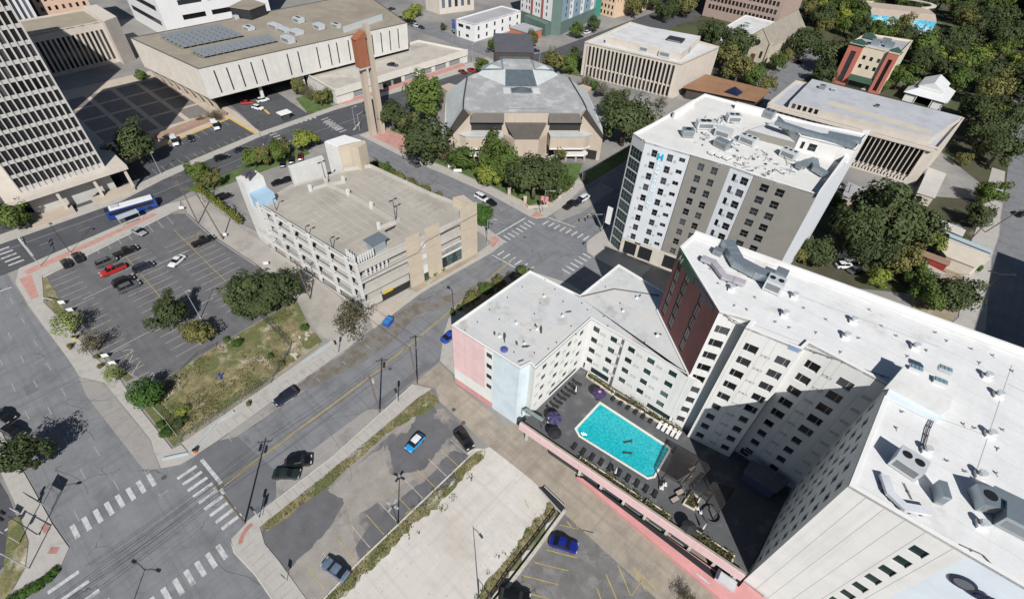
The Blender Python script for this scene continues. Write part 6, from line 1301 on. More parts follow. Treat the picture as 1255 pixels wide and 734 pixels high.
for x in (x0, x1): mb = MB(); mb.box((x, 281, 5), (1.2, 1.2, 10)); mb.build("buttress", st_, t)
mt = thing("mural_hall", "low curved hall with a turquoise painted front and an open ring roof among the trees", "hall", (-48, 420, 0))
a_, b_ = Vector((-62, 394)), Vector((-30, 409)); d_ = (b_-a_).normalized(); bk_ = Vector((-d_.y, d_.x)); mb = MB()
q = [tuple(a_), tuple(b_), tuple(b_+bk_*22), tuple(a_+bk_*22)]; holewall(mb, q[0], q[1], 0, 7.5, [], mi=0)
for i in (1, 2, 3): holewall(mb, q[i], q[(i+1) % 4], 0, 8, [], mi=1)
mb.build("wall", [mat("turquoise_mural", (.1, .5, .68), .8, .25, .3, .2, 2, c2=(.5, .68, .72), stain=(.02, .2, .36), stain_sc=.35, stain_lo=.55, stain_hi=.6), cream_c], mt)
mb = MB(); mb.add([(*q[0], 7.5), (*q[1], 7.5), (*tuple(b_+bk_*7), 9.6), (*tuple(a_+bk_*7), 9.6)], [[0, 1, 2, 3]]); mb.flat([tuple(b_+bk_*7), tuple(b_+bk_*22), tuple(a_+bk_*22), tuple(a_+bk_*7)], 9.6); mb.build("roof", mat("mural_roof", (.45, .37, .3), .85, .06), mt)
mb = MB(); c = (a_+b_)/2+bk_*30
for i in range(36):
    t0, t1 = 2*pi*i/36, 2*pi*(i+1)/36; f = lambda t_, r: tuple(c+d_*cos(t_)*24*r+bk_*sin(t_)*13*r)
    if not 4.0 < t0 < 5.4: mb.prism(ccw([f(t0, 1), f(t1, 1), f(t1, .88), f(t0, .88)]), 9.6, 10.2)
mb.build("ring_roof", mat("pale_ring", (.58, .55, .46), .8, .06), mt)
block("dark_building", "dark navy building in the far top right corner", "building", [(10, 470), (60, 455), (75, 560), (10, 570)], 24, mat("navy_wall", (.03, .036, .06), .6, .2), mat("navy_roof", (.045, .05, .08), .6, .2), [(0, regular(52, 12, [(4, 20)], 2.5), glb, 'plain')])
# ---- small buildings on the right
def small(label, q, h, wm, rm, name="shop", cat="shop"):
    t = thing(name, label, cat, (*q[0], 0)); q = ccw(q); mb = MB(); mb.prism(offset_poly(q, .3), 0, h-.15); mb.build("wall", wm, t); mb = MB(); mb.prism(q, h-.15, h); mb.build("roof", rm, t)
    A, B = q[0], q[1]; windows(t, A, B, [(1, 2.2, .3, 2.4)], glz, frm, 'plain', -.02, "door"); return t
br = plain("blue_roof", (.42, .52, .58), .6)
small("white shop with a long pale blue roof at the right street", PP([(1164, 290), (1217, 311), (1215, 306), (1163, 285)], 4)+[], 4, stucco, br)
small("cream shop with a row of dark skylights by the right street", PP([(1150, 302), (1160, 314), (1196, 328), (1214, 318), (1212, 313), (1163, 295)], 3.6), 3.6, cream_c, mat("cream_roof", (.62, .56, .46), .85, .06))
t = small("small stall with a red roof edge under the yellow green tree", PP([(1130, 306), (1166, 319), (1163, 326), (1128, 312)], 3), 3, mat("red_fascia", (.3, .035, .03), .7), mat("stall_roof", (.32, .2, .14), .85))
small("pale low building below the courthouse's right corner", PP([(1138, 205), (1160, 213), (1146, 243), (1124, 236)], 3.4), 3.4, cream_c, mat("pale_roof", (.55, .52, .48), .85, .06), "outbuilding", "building")
small("little grey flat roofed house left of the big tree on the right", PP([(1040, 223), (1062, 232), (1052, 246), (1032, 240)], 3.4), 3.4, tan, roofg, "outbuilding", "building")
small("tan walled parking platform at the right street corner", PP([(1130, 320), (1158, 334), (1150, 345), (1120, 330)], 1.2), 1.2, tan, mat("platform_top", (.45, .4, .34), .9, .1), "platform", "platform")
small("flat white roofed house under the trees near the right street", PP([(1160, 272), (1184, 282), (1180, 290), (1157, 280)], 3.4), 3.4, stucco, mat("off_white_roof", (.58, .55, .5), .85, .06), "outbuilding", "building")
block("shade_block", "plain concrete block beyond the right edge that shades the right street", "building", [(57, 96), (92, 96), (92, 158), (57, 158)], 30, cream_c, roofg)
t = thing("brick_wall", "long reddish tan planter wall between the plaza and the visitor lot", "wall", (-195, 52, 0)); mb = MB(); mb.prism(ccw([(-198.6, 40), (-194.6, 40.4), (-199.4, 66), (-203, 66)]), 0, 1.2); mb.build("wall", mat("reddish_tan", (.38, .26, .2), .85, .1, .6, .1, 8), t)
# ---- auditorium
au = thing("auditorium", "angular tan auditorium with a weathered grey roof and bronze metal edges", "auditorium", (-115, 135, 0))
C_ = Vector((-103+.687*2, 122+.727*2)); rx, by = Vector((.687, .727)), Vector((-.727, .687))
def U(x, y, z=None): p = C_+rx*x+by*y; return (p.x, p.y) if z is None else (p.x, p.y, z)
top_ = [(-18, .4), (18, .4), (20.5, 3.8), (20.5, 10), (19, 31), (15, 35), (-15, 35), (-19, 31), (-20.5, 10), (-20.5, 3.8)]
mb = MB(); mb.prism(ccw([U(*q) for q in top_]), 0, 15.0); mb.build("wall", tan, au)
mb = MB(); mb.poly([U(x, y, 15.1) for x, y in top_]); mb.build("roof", weath, au)
for s in (-1, 1):
    f = lambda x, y, z: U(s*x, y, z)
    def pf(q): return q if s > 0 else q[::-1]
    mb = MB(); mb.poly(pf([f(7.4, -1.6, 12.6), f(18.6, -1.6, 12.6), f(17.6, .5, 15.05), f(7.4, .5, 15.05)])); mb.poly(pf([f(7.4, .4, 12.6), f(18.6, .4, 12.6), f(18.6, -1.6, 12.6), f(7.4, -1.6, 12.6)])); mb.poly(pf([f(18.6, -1.6, 12.6), f(18.6, .5, 12.6), f(17.6, .5, 15.05)])); mb.build("front_fascia", bronze, au)
    # splayed shoulder: tan wedge with a sloping bronze top
    mb = MB(); mb.poly(pf([f(17.6, -.6, 0), f(25.8, -3.6, 0), f(25.8, -3.6, 7.6), f(18.6, -.6, 14.6)])); mb.poly(pf([f(25.8, -3.6, 0), f(27.2, 4, 0), f(27.2, 4, 8.4), f(25.8, -3.6, 7.6)])); mb.build("shoulder_wall", tan, au)
    mb = MB(); mb.poly(pf([f(18.6, -.6, 14.6), f(25.8, -3.6, 7.6), f(26.6, -.4, 8), f(20.7, 3.8, 15.06)])); mb.build("shoulder_edge", bronze, au)
    mb = MB(); mb.poly(pf([f(20.7, 3.8, 15.04), f(26.6, -.4, 8), f(27.2, 4, 8.4), f(27, 30, 9.6), f(19.2, 31, 14.9), f(20.6, 10, 15.04)])); mb.build("side_roof", wr, au)
    mb = MB(); mb.poly(pf([f(27.2, 4, 0), f(27, 30, 0), f(27, 30, 9.6), f(27.2, 4, 8.4)])); mb.poly(pf([f(27, 30, 0), f(19, 31, 0), f(19.2, 31, 14.9), f(27, 30, 9.6)])); mb.build("side_wall", tan, au)
    mb = MB(); mb.tube(f(20.6, 3.8, 15.1), f(20.5, 10, 15.1), .3, None, 6); mb.tube(f(20.5, 10, 15.1), f(19, 31, 15.1), .3, None, 6); mb.build("roof_edge", bronze, au)
    mb = MB(); mb.poly(pf([f(25.9, -3.2, 3.2), f(26.3, -1, 3.2), f(26.3, -1, 7), f(25.9, -3.2, 6.8)])); mb.build("window", glz, au)
    mb = MB(); mb.prism(ccw([U(s*x, y) for x, y in ((24.6, 26), (29, 34), (26, 37), (20, 33))]), 0, 10.5); mb.build("rear_wing", tan, au)
mb = MB(); mb.add([U(-7, 3.6, 15.15), U(7, 3.6, 15.15), U(4, -4.2, 8), U(-4, -4.2, 8), U(7, .2, 11.6), U(-7, .2, 11.6)], [[0, 5, 4, 1], [5, 3, 2, 4]]); mb.build("front_cowl", [bronze], au)
mb = MB(); mb.poly([U(*q) for q in ((-6.6, 3.4, 15.2), (-6.9, .5, 12.2), (6.9, .5, 12.2), (6.6, 3.4, 15.2))]); mb.build("front_skylight", slate, au)
mb = MB(); mb.prism(ccw([U(-4, -4.2), U(4, -4.2), U(7.2, -.5), U(-7.2, -.5)]), 0, 8); mb.build("front_bay", tan, au)
wr = mat("pale_ledge", (.5, .53, .53), .8, .08); whb = plain("white_balcony", (.75, .74, .71), .7)
for s in (-1, 1):
    f = lambda x, y: U(s*x, y)
    mb = MB(); mb.prism(ccw([f(7.6, -.6), f(8, -3.6), f(20, -3.6), f(23.5, -1), f(20, -.6)]), 4.6, 8.8); mb.build("bay_wall", tan, au)
    mb = MB(); mb.prism(ccw([f(7.6, -.6), f(7.9, -3.9), f(20.2, -3.9), f(24, -1), f(20, -.6)]), 8.8, 9.15); mb.build("bay_ledge", wr, au)
    mb = MB(); mb.prism(ccw([f(8.0, .3), f(8.0, -.2), f(18, -.2), f(18, .3)]), 9.6, 12.4); mb.build("clerestory", frm, au)
    mb = MB(); mb.prism(ccw([f(8, -.7), f(8, -4.0), f(19.6, -4.0), f(22.6, -2), f(20, -.7)]), 4.3, 4.6); mb.build("soffit", whb, au)
    mb = MB(); mb.prism(ccw([f(8.4, -.55), f(8.4, -.9), f(20, -.9), f(20, -.55)]), .3, 4.2); mb.build("glazing", glz, au)
    mb = MB(); mb.prism(ccw([f(10, -1), f(10, -4.4), f(20, -4.4), f(21.6, -3), f(21.6, -1)]), 2.0, 2.7); mb.build("balcony", whb, au)
    for x in (10.5, 14, 17.5, 20.5): mb = MB(); p = f(x, -3.6); mb.box((*p, 1.0), (.5, .5, 2)); mb.build("pier", tan, au)
mb = MB(); mb.add([U(5.5, -4.6, .2), U(5.5, -6, .2), U(10.5, -6, 2.6), U(10.5, -4.6, 2.6), U(5.5, -4.6, 1.0), U(5.5, -6, 1.0), U(10.5, -6, 3.4), U(10.5, -4.6, 3.4)], [[0, 1, 2, 3], [4, 7, 6, 5], [0, 4, 5, 1], [1, 5, 6, 2], [2, 6, 7, 3], [3, 7, 4, 0]]); mb.build("stair", whb, au)
mb = MB(); mb.prism(ccw([U(21.2, -2.2), U(24.6, -3.4), U(24.6, -3.1), U(21.2, -1.9)]), .2, 3.4); mb.build("driveway_opening", darkvoid, au)
lan = [(-5.5, 22.5), (6, 22.5), (15.5, 33.5), (12, 38), (6, 43), (-6, 43), (-12, 38), (-15.5, 33.5)]; lt = [(-5, 30), (5, 30), (10, 35), (8, 38), (5, 41), (-5, 41), (-8, 38), (-10, 35)]
mb = MB()
for i in range(8): j = (i+1) % 8; mb.quad(U(*lan[i], 15.2), U(*lan[j], 15.2), U(*lt[j], 18.2), U(*lt[i], 18.2), 1 if i in (0,) else (2 if i in (1, 7) else 0))
mb.poly([U(x, y, 18.2) for x, y in lt], 0); mb.build("lantern", [weath, slate, wr], au)
for s in (-1, 1):
    mb = MB(); mb.add([U(s*5.6, 30, 18.3), U(s*14, 34, 16.6), U(s*13, 37.5, 16.8), U(s*5.4, 40, 18.4)], [[0, 1, 2, 3] if s > 0 else [3, 2, 1, 0]]); mb.build("lantern_skylight", plain("lantern_glass", (.24, .29, .32), .3), au)
mb = MB(); q = [(-3.6, 16.5), (3.6, 16.5), (3.6, 20.5), (-3.6, 20.5)]; mb.add([U(*p, 15.15) for p in q]+[U(0, 19.2, 16.3)], [[0, 1, 4], [1, 2, 4], [2, 3, 4], [3, 0, 4]]); mb.build("pyramid_skylight", slate, au)
mb = MB(); mb.prism(ccw([U(*p) for p in ((-6.5, 16), (-4, 16), (-4, 21), (-6.5, 21))]), 15.1, 15.2); mb.prism(ccw([U(*p) for p in ((6.5, 16), (4, 16), (4, 21), (6.5, 21))]), 15.1, 15.2); mb.build("skylight_flank", roofw2, au)
mb = MB(); mb.prism(ccw([U(-7.6, 49), U(7.6, 49), U(7.6, 62), U(-7.6, 62)]), 0, 18); mb.build("stage_tower", bronze, au)
mb = MB(); mb.add([U(-7.8, 48.8, 18), U(7.8, 48.8, 18), U(7.8, 62, 21), U(-7.8, 62, 21), U(-7.8, 62, 18), U(7.8, 62, 18)], [[0, 1, 2, 3], [0, 3, 4], [1, 5, 2]]); mb.build("stage_roof", mat("stage_metal", (.1, .1, .115), .5, .1), au)
mb = MB(); mb.prism(ccw([U(-6, 48.9), U(6, 48.9), U(6, 49.1), U(-6, 49.1)]), 12.5, 16.4); mb.build("stage_window", slate, au)
# ---- pylon by the avenue
b0 = P(463, 164, 0); b1 = P(474, 161, 0)
t = thing("pylon", "tall twin legged concrete pylon carrying a brick red box by the avenue", "monument", (b0.x, b0.y, 0))
dd = Vector((.2, 1, 0)).normalized()
for s, hgt in ((-1.75, 25), (1.6, 36)):
    mb = MB(); q = b0+dd*s; e0, e1 = 1.15, .95
    mb.add([(q.x+i*e0, q.y+j*e0*.8, 0) for i, j in ((-1, -1), (1, -1), (1, 1), (-1, 1))]+[(q.x+i*e1, q.y+j*e1*.75, hgt) for i, j in ((-1, -1), (1, -1), (1, 1), (-1, 1))], [[0, 1, 5, 4], [1, 2, 6, 5], [2, 3, 7, 6], [3, 0, 4, 7], [4, 5, 6, 7]]); mb.build("leg", tan, t)
mb = MB(); q = b0+dd*-1.9; mb.box((q.x+.6, q.y, 28.2), (2.6, 3.6, 8.6)); q2 = (q.x+.6, q.y); mb.add([(q2[0]-1.4, q2[1]-2.1, 32.5), (q2[0]+1.4, q2[1]-2.1, 32.5), (q2[0]+1.4, q2[1]+2.1, 32.5), (q2[0]-1.4, q2[1]+2.1, 32.5), (q2[0]-1.4, q2[1]+1.9, 34.4), (q2[0]+1.4, q2[1]+1.9, 34.4)], [[0, 1, 5, 4], [1, 2, 5], [2, 3, 4, 5], [3, 0, 4]]); mb.build("red_box", mat("brick_red", (.33, .12, .065), .8, .08), t)
mb = MB(); mb.box((q2[0], q2[1], 23.6), (2.6, 4, .5)); mb.build("white_base", white_p, t)
# ================================================================== TREES AND SHRUBS
def leafmat(name, c, c2, var=.5):
    if name in MATS: return MATS[name]
    m = bpy.data.materials.new(name); MATS[name] = m; m.use_nodes = True; n = m.node_tree.nodes; l = m.node_tree.links; bs = n["Principled BSDF"]
    tc = n.new("ShaderNodeTexCoord"); nz = n.new("ShaderNodeTexNoise"); nz.inputs["Scale"].default_value = 2.6; nz.inputs["Detail"].default_value = 4; l.new(tc.outputs["Object"], nz.inputs["Vector"])
    oi = n.new("ShaderNodeObjectInfo"); ad = n.new("ShaderNodeMath"); ad.operation = 'MULTIPLY_ADD'; l.new(oi.outputs["Random"], ad.inputs[0]); ad.inputs[1].default_value = .45; 
    mr = n.new("ShaderNodeMapRange"); mr.inputs["From Min"].default_value = .3; mr.inputs["From Max"].default_value = .75; mr.inputs["To Max"].default_value = .6; l.new(nz.outputs["Fac"], mr.inputs["Value"]); l.new(mr.outputs[0], ad.inputs[2])
    mx = n.new("ShaderNodeMix"); mx.data_type = 'RGBA'; l.new(ad.outputs[0], mx.inputs[0]); mx.inputs[6].default_value = (*c, 1); mx.inputs[7].default_value = (*c2, 1); l.new(mx.outputs[2], bs.inputs["Base Color"])
    bs.inputs["Roughness"].default_value = .7; bs.inputs["Specular IOR Level"].default_value = .25
    return m
bark = mat("bark", (.13, .1, .075), .95, .2, 1.5, .2, 8)
LM = dict(oak=leafmat("oak_leaf", (.032, .048, .018), (.088, .112, .04)), green=leafmat("green_leaf", (.045, .08, .016), (.12, .165, .035)), lime=leafmat("lime_leaf", (.12, .16, .025), (.26, .29, .05)),
    olive=leafmat("olive_leaf", (.09, .095, .03), (.2, .19, .06)), brown=leafmat("brown_leaf", (.085, .075, .04), (.16, .145, .075)), bush=leafmat("bush_leaf", (.03, .08, .014), (.08, .15, .03)), mesq=leafmat("mesquite_leaf", (.13, .17, .05), (.25, .3, .1)))
def crown_mesh(seed, mname, nclump=34, per=120, leaf=.075, squash=.8, rough=.3, sparse=1.):
    r = random.Random(seed); vs = []; fs = []; f1, f2, f3 = r.uniform(0, 6.28), r.uniform(0, 6.28), r.uniform(0, 6.28)
    lob = 0 if mname == 'bush' else 1
    for c in range(nclump):
        while True:
            d = Vector((r.gauss(0, 1), r.gauss(0, 1), r.gauss(0, 1))).normalized()
            if d.z > -.72: break
        rad = (.72 if c > nclump*.25 else .35)*r.uniform(.75, 1.12); th = atan2(d.y, d.x); rad *= 1+lob*(.2*sin(2*th+f1)+.16*sin(3*th+f2)+.1*sin(5*th+f3)); cc = d*rad; cc.z *= squash*(1+lob*.2*r.uniform(-1, 1))
        cr = r.uniform(.15, .36)*(1 if c > 4 else 1.3)
        for k in range(int(per*sparse)):
            o = Vector((r.gauss(0, 1), r.gauss(0, 1), r.gauss(0, 1))).normalized()
            p = cc+o*cr*(.55+.5*r.random()**.6); nrm = (o+d*.6+Vector((r.gauss(0, .5), r.gauss(0, .5), r.gauss(0, .5)+.4))).normalized()
            a = nrm.orthogonal().normalized(); a.rotate(Matrix.Rotation(r.uniform(0, 6.28), 3, nrm)); b = nrm.cross(a); s = leaf*r.uniform(.55, 1.25)
            i = len(vs); vs += [p-a*s, p-b*s*.62, p+a*s, p+b*s*.62]; fs.append((i, i+1, i+2, i+3))
    me = bpy.data.meshes.new("crown"); me.from_pydata([tuple(v) for v in vs], [], fs); me.materials.append(LM[mname]); me.update(); return me
def trunk_mesh(seed, bare=False):
    r = random.Random(seed); mb = MB(); mb.tube((0, 0, -1.15), (.03, .02, -.45), .085, .06, 8)
    for k in range(7 if bare else 5):
        t = 2*pi*k/5+r.uniform(-.4, .4); e = Vector((cos(t)*r.uniform(.4, .75), sin(t)*r.uniform(.4, .75), r.uniform(-.1, .4))); s = Vector((.03, .02, -.5))
        mm = s.lerp(e, .5)+Vector((0, 0, .1)); mb.tube(s, mm, .045, .03, 6); mb.tube(mm, e, .03, .012, 6)
        for q in range(4 if bare else 2):
            f = mm.lerp(e, r.random()); mb.tube(f, f+Vector((r.uniform(-.3, .3), r.uniform(-.3, .3), r.uniform(.05, .3))), .014, .005, 4)
    return mb.mesh("trunk", bark, (0, 0, 0), True)
CM = {}
def variants(kind):
    if kind not in CM:
        kw = dict(oak=dict(nclump=40, per=130, leaf=.062), green=dict(nclump=34, per=120, leaf=.07), lime=dict(nclump=30, per=110, leaf=.075), olive=dict(nclump=32, per=90, leaf=.07), brown=dict(nclump=30, per=60, leaf=.045), bush=dict(nclump=48, per=110, leaf=.06, squash=.8), mesq=dict(nclump=26, per=70, leaf=.05, squash=.5))[kind]
        CM[kind] = [(crown_mesh(hash(kind) % 1 + 17*i+len(kind)*5, kind, **kw), trunk_mesh(31*i+3, kind in ('brown', 'mesq'))) for i in range(4)]
    return CM[kind]
ntree = [0]
def tree_at(x, y, Rr, kind, label, group=None, hs=1., name="tree", cat="tree", lift=.98):
    c, tr = variants(kind)[ntree[0] % 4]; ntree[0] += 1
    t = thing(name, label, cat, (x, y, 0), group, rz=rnd.uniform(0, 6.28)+.001); t.scale = (Rr, Rr, Rr*hs)
    o = link_mesh("crown", c, t, (0, 0, lift)); o2 = link_mesh("trunk", tr, t, (0, 0, lift), 0., None)
    if lift < 1.1: o2.scale = (1, 1, lift/1.15)
    return t
def tree(u, v, rp, kind, label, group=None, hs=1., name="tree", cat="tree", lift=.98):
    Rr = px_size(u, v, 3, rp); z = Rr*lift*hs; Rr = px_size(u, v, z, rp)*1.14; p = P(u, v, Rr*lift*hs); return tree_at(p.x, p.y, Rr, kind, label, group, hs, name, cat, lift)
def bushes(u, v, rp, kind, label, group=None, hs=1.): return tree(u, v, rp, kind, label, group, hs, "shrub", "shrub", .6)
tree(299, 356, 24, 'oak', "left oak of the dark clump at the parking lot's grass edge"); tree(337, 351, 27, 'oak', "biggest oak of the dark clump beside the alley"); tree(318, 371, 20, 'oak', "lower oak in front of the dark clump at the grass edge")
tree(206, 381, 22, 'oak', "round dark oak standing alone in the parking lot"); tree(241, 407, 18, 'olive', "smaller yellow green tree by the lamp in the parking lot")
tree(177, 482, 20, 'bush', "dense bright green round tree at the corner of the dry grass lot", None, 1., "tree", "tree", .8)
tree(80, 393, 19, 'mesq', "feathery mesquite on the pavement beside the parking lot"); tree(137, 457, 12, 'mesq', "small feathery mesquite near the lot's lower corner"); tree(112, 418, 15, 'brown', "nearly bare tree casting a branched shadow into the lot")
tree(427, 389, 25, 'brown', "thin brownish tree by the alley mouth before the garage"); tree(22, 557, 25, 'oak', "dark spreading tree at the lower left street edge", None, 1.25)
tree(163, 176, 25, 'oak', "large dark tree beside the office tower's plaza"); tree(10, 262, 21, 'green', "green tree at the left edge below the tower")
tree(244, 211, 14, 'green', "round green tree on the avenue island by the garage"); tree(257, 220, 12, 'olive', "brownish green tree next to the round one on the avenue island")
for i, (u, v, r_) in enumerate(((310, 193, 12), (322, 189, 13), (336, 186, 13), (348, 181, 11))): tree(u, v, r_, 'olive' if i % 2 else 'green', ("leftmost tree of the thick row behind the garage", "second tree of the thick row behind the garage", "third tree of the thick row behind the garage", "right end tree of the thick row behind the garage")[i], "row of trees along the avenue behind the garage")
tree(373, 170, 14, 'lime', "bright yellow green tree at the avenue behind the garage")
for i, (u, v, r_, k) in enumerate(((366, 104, 11, 'olive'), (379, 112, 10, 'brown'), (392, 119, 10, 'olive'), (402, 117, 8, 'green'))): tree(u, v, r_, k, ("first clipped tree beside the civic hall's right column", "reddish clipped tree before the civic hall", "third clipped tree before the white parking podium", "small clipped tree at the podium corner")[i])
bushes(262, 142, 9, 'brown', "greyish bush at the civic hall's front corner"); bushes(247, 146, 6, 'brown', "low grey bush on the plaza wall"); bushes(172, 92, 7, 'green', "green shrub at the civic hall's rear corner")
AU = [(520, 117, 26, 'green', "large dark green tree left of the auditorium"), (480, 140, 19, 'oak', "dark tree beside the pylon's foot"), (516, 168, 31, 'oak', "broad dark tree on the auditorium lawn's left side"), (499, 150, 14, 'olive', "olive tree between the pylon tree and the broad dark one"), (545, 186, 15, 'brown', "reddish tree before the auditorium's left shoulder"), (565, 193, 16, 'green', "slender light green tree at the auditorium lawn"), (605, 186, 22, 'green', "tall green tree before the auditorium's left balcony"), (622, 202, 25, 'green', "largest light green tree in front of the auditorium"), (598, 213, 16, 'lime', "yellow green tree at the street side of the auditorium lawn"), (655, 216, 29, 'oak', "very dark tree at the corner of the auditorium lawn"), (677, 207, 18, 'oak', "dark tree behind the corner tree at the auditorium"), (690, 221, 14, 'green', "small green tree by the auditorium's right walk"), (686, 190, 9, 'olive', "palm like tree by the white stair of the auditorium"), (568, 150, 10, 'green', "small tree at the auditorium's left wall"), (563, 128, 8, 'oak', "dark tree behind the auditorium's left shoulder"),
    (768, 146, 31, 'oak', "huge dark tree between the auditorium and the finned office"), (757, 128, 18, 'oak', "dark tree tucked behind the huge one by the finned office"), (719, 99, 9, 'brown', "purple brown tree before the finned office"), (740, 108, 9, 'brown', "second purple brown tree before the finned office"), (728, 104, 6, 'bush', "low green shrub between the two purple brown trees"), (755, 117, 8, 'olive', "thin tree right of the purple brown ones"), (810, 125, 8, 'brown', "small maroon tree at the finned office's right foot"), (678, 76, 13, 'olive', "olive tree at the avenue behind the auditorium"), (698, 77, 12, 'green', "yellowish green tree left of the finned office"), (705, 66, 8, 'oak', "dark tree at the finned office's left corner"), (651, 47, 10, 'olive', "orange tinted tree beside the dark stage tower"), (607, 55, 9, 'green', "green tree behind the dark stage tower's left"), (707, 36, 9, 'green', "green tree before the colourful hotel"), (728, 29, 9, 'oak', "dark tree at the colourful hotel's right end"), (590, 79, 9, 'green', "green tree top behind the auditorium's left roof edge"),
    (508, 12, 8, 'lime', "yellow green street tree by the far parking lot"), (500, 19, 8, 'lime', "lower yellow green street tree by the far parking lot"), (543, 33, 4, 'oak', "tiny dark tree before the white shop"), (474, 60, 2, 'oak', "little dark tree on the podium")][:-1]
for u, v, r_, k, lb in AU: tree(u, v, r_, k, lb)
GT = [(462, 203), (470, 207), (479, 212), (490, 217), (505, 224), (520, 232), (537, 240), (553, 249)]
for i, (u, v) in enumerate(GT): tree(u, v, 8.5-.3*i, 'green' if i < 3 else 'olive', "bushy tree in the planted strip between the garage and the street", "trees in the strip behind the garage")
tree(590, 262, 13, 'bush', "tall dark green tree at the garage's tan corner", None, 1.3)
for i, (u, v, r_) in enumerate(((580, 366, 10), (597, 354, 10), (612, 346, 9), (627, 338, 7), (641, 332, 8))): tree(u, v, r_, ('olive', 'green', 'olive', 'brown', 'green')[i], ("lowest street tree in the shade of the low hotel wing", "second street tree from below beside the low hotel wing", "middle street tree beside the low hotel wing", "thin purple street tree beside the low hotel wing", "top street tree at the low wing's street corner")[i], "street trees along the low hotel wing")
for u, v, r_ in ((563, 377, 4), (570, 372, 4), (555, 383, 4)): bushes(u, v, r_, 'green', "clipped shrub in the shaded bed by the low hotel wing", "shrubs in the shaded hotel bed")
for i, (u, v) in enumerate(((523, 338), (532, 334), (541, 329), (549, 323), (557, 318), (565, 314), (573, 308))): bushes(u, v, 5-.25*i, 'bush' if i < 5 else 'brown', "green shrub in the bed along the garage's tan front" if i < 5 else "dry shrub at the right end of the garage bed", "shrubs along the garage front" if i < 5 else "dry shrubs along the garage front")
for i, (u, v, r_, k) in enumerate(((290, 420, 6, 'bush'), (277, 416, 4, 'bush'), (331, 436, 4, 'bush'), (343, 446, 5, 'olive'), (373, 401, 5, 'bush'), (225, 503, 7, 'lime'), (218, 519, 8, 'oak'), (202, 530, 7, 'bush'), (305, 494, 4, 'olive'), (196, 520, 5, 'bush'))): bushes(u, v, r_, k, ("dark weed clump below the lone lot lamp", "small weed clump at the fence of the lot", "weed clump in the middle of the dry grass", "thorny clump near the lower fence corner", "green clump at the upper part of the dry grass", "yellow green clump at the street corner of the grass lot", "tall dark shrub by the corner fence", "low hedge shrub by the pavement corner", "dry shrub by the lower fence", "little shrub between pavement and corner fence")[i])
for i, (u, v, r_) in enumerate(((45, 718, 8), (58, 708, 7), (30, 726, 8), (14, 735, 8), (66, 700, 6))): bushes(u, v, r_, 'bush', "bright green shrub in the planting at the lower left corner", "shrubs at the lower left corner", .7)
for i, (u, v, r_) in enumerate(((118, 437, 4), (123, 448, 4), (86, 424, 4))): bushes(u, v, r_, 'olive', "small bush at the lot's pavement edge", "bushes at the parking lot edge")
tree(845, 735, 13, 'brown', "dark bare shrub top at the bottom edge by the driveway")
# the right hand side
RT = [(1085, 262, 42, 'oak', "largest oak in the grove behind the long hotel"), (1050, 280, 30, 'oak', "left oak in the grove behind the long hotel"), (1118, 270, 30, 'oak', "oak at the right of the grove behind the long hotel"), (1068, 305, 27, 'oak', "lower oak in the grove, close to the hotel roof"), (1140, 293, 17, 'lime', "yellow green tree at the right side of the grove"), (1108, 318, 22, 'olive', "yellowing tree below the grove by the hotel roof"), (1125, 336, 16, 'green', "green tree between the yellowing one and the hotel roof"), (1078, 338, 14, 'lime', "lime green tree touching the hotel roof line"), (1170, 360, 26, 'oak', "round dark tree at the right end of the hotel roof"), (1145, 362, 20, 'green', "green tree left of the round dark one by the hotel roof"), (1004, 305, 20, 'oak', "dark tree behind the hotel roof's steel duct"), (985, 312, 12, 'olive', "olive tree beside the bay hotel's white corner"), (1020, 245, 12, 'green', "small tree under the courthouse's slotted base"),
    (1214, 236, 16, 'green', "green tree at the right street's bend"), (1203, 262, 16, 'oak', "dark tree below the bend tree on the right street"), (1228, 180, 24, 'oak', "large dark tree left of the right street, upper part"), (1206, 158, 20, 'oak', "dark tree beside the courthouse's right end"), (1182, 194, 9, 'olive', "yellow brown tree at the courthouse corner"), (1178, 293, 6, 'bush', "small shrub by the blue roofed shop"), (1198, 327, 6, 'bush', "low bush beside the shop's street wall"), (1245, 140, 18, 'oak', "dark tree at the right edge above the street")]
for u, v, r_, k, lb in RT: tree(u, v, r_, k, lb)
TR = [(875, 41, 17, 'oak', "dark tree left of the flat white annex"), (904, 51, 20, 'oak', "dark tree in front of the flat white annex"), (888, 68, 15, 'olive', "olive tree behind the finned office's right end"), (906, 84, 18, 'olive', "olive tree behind the brown roofed hall"), (925, 92, 13, 'green', "green tree right of the olive one by the brown roofed hall"), (940, 103, 11, 'olive', "yellowish tree at the courthouse's left corner"), (934, 56, 11, 'brown', "thin tree beside the church's left wall"), (954, 75, 10, 'green', "small tree before the church door"), (966, 68, 9, 'olive', "small olive tree right of the church front"), (988, 50, 19, 'oak', "dark tree right of the stone church"), (1018, 66, 20, 'oak', "dark tree left of the red and cream building"), (1012, 88, 14, 'oak', "dark tree at the red building's foot"), (1105, 92, 16, 'green', "bright round tree right of the red building"), (1085, 105, 7, 'green', "small tree at the red building's right foot")]
for u, v, r_, k, lb in TR: tree(u, v, r_, k, lb)
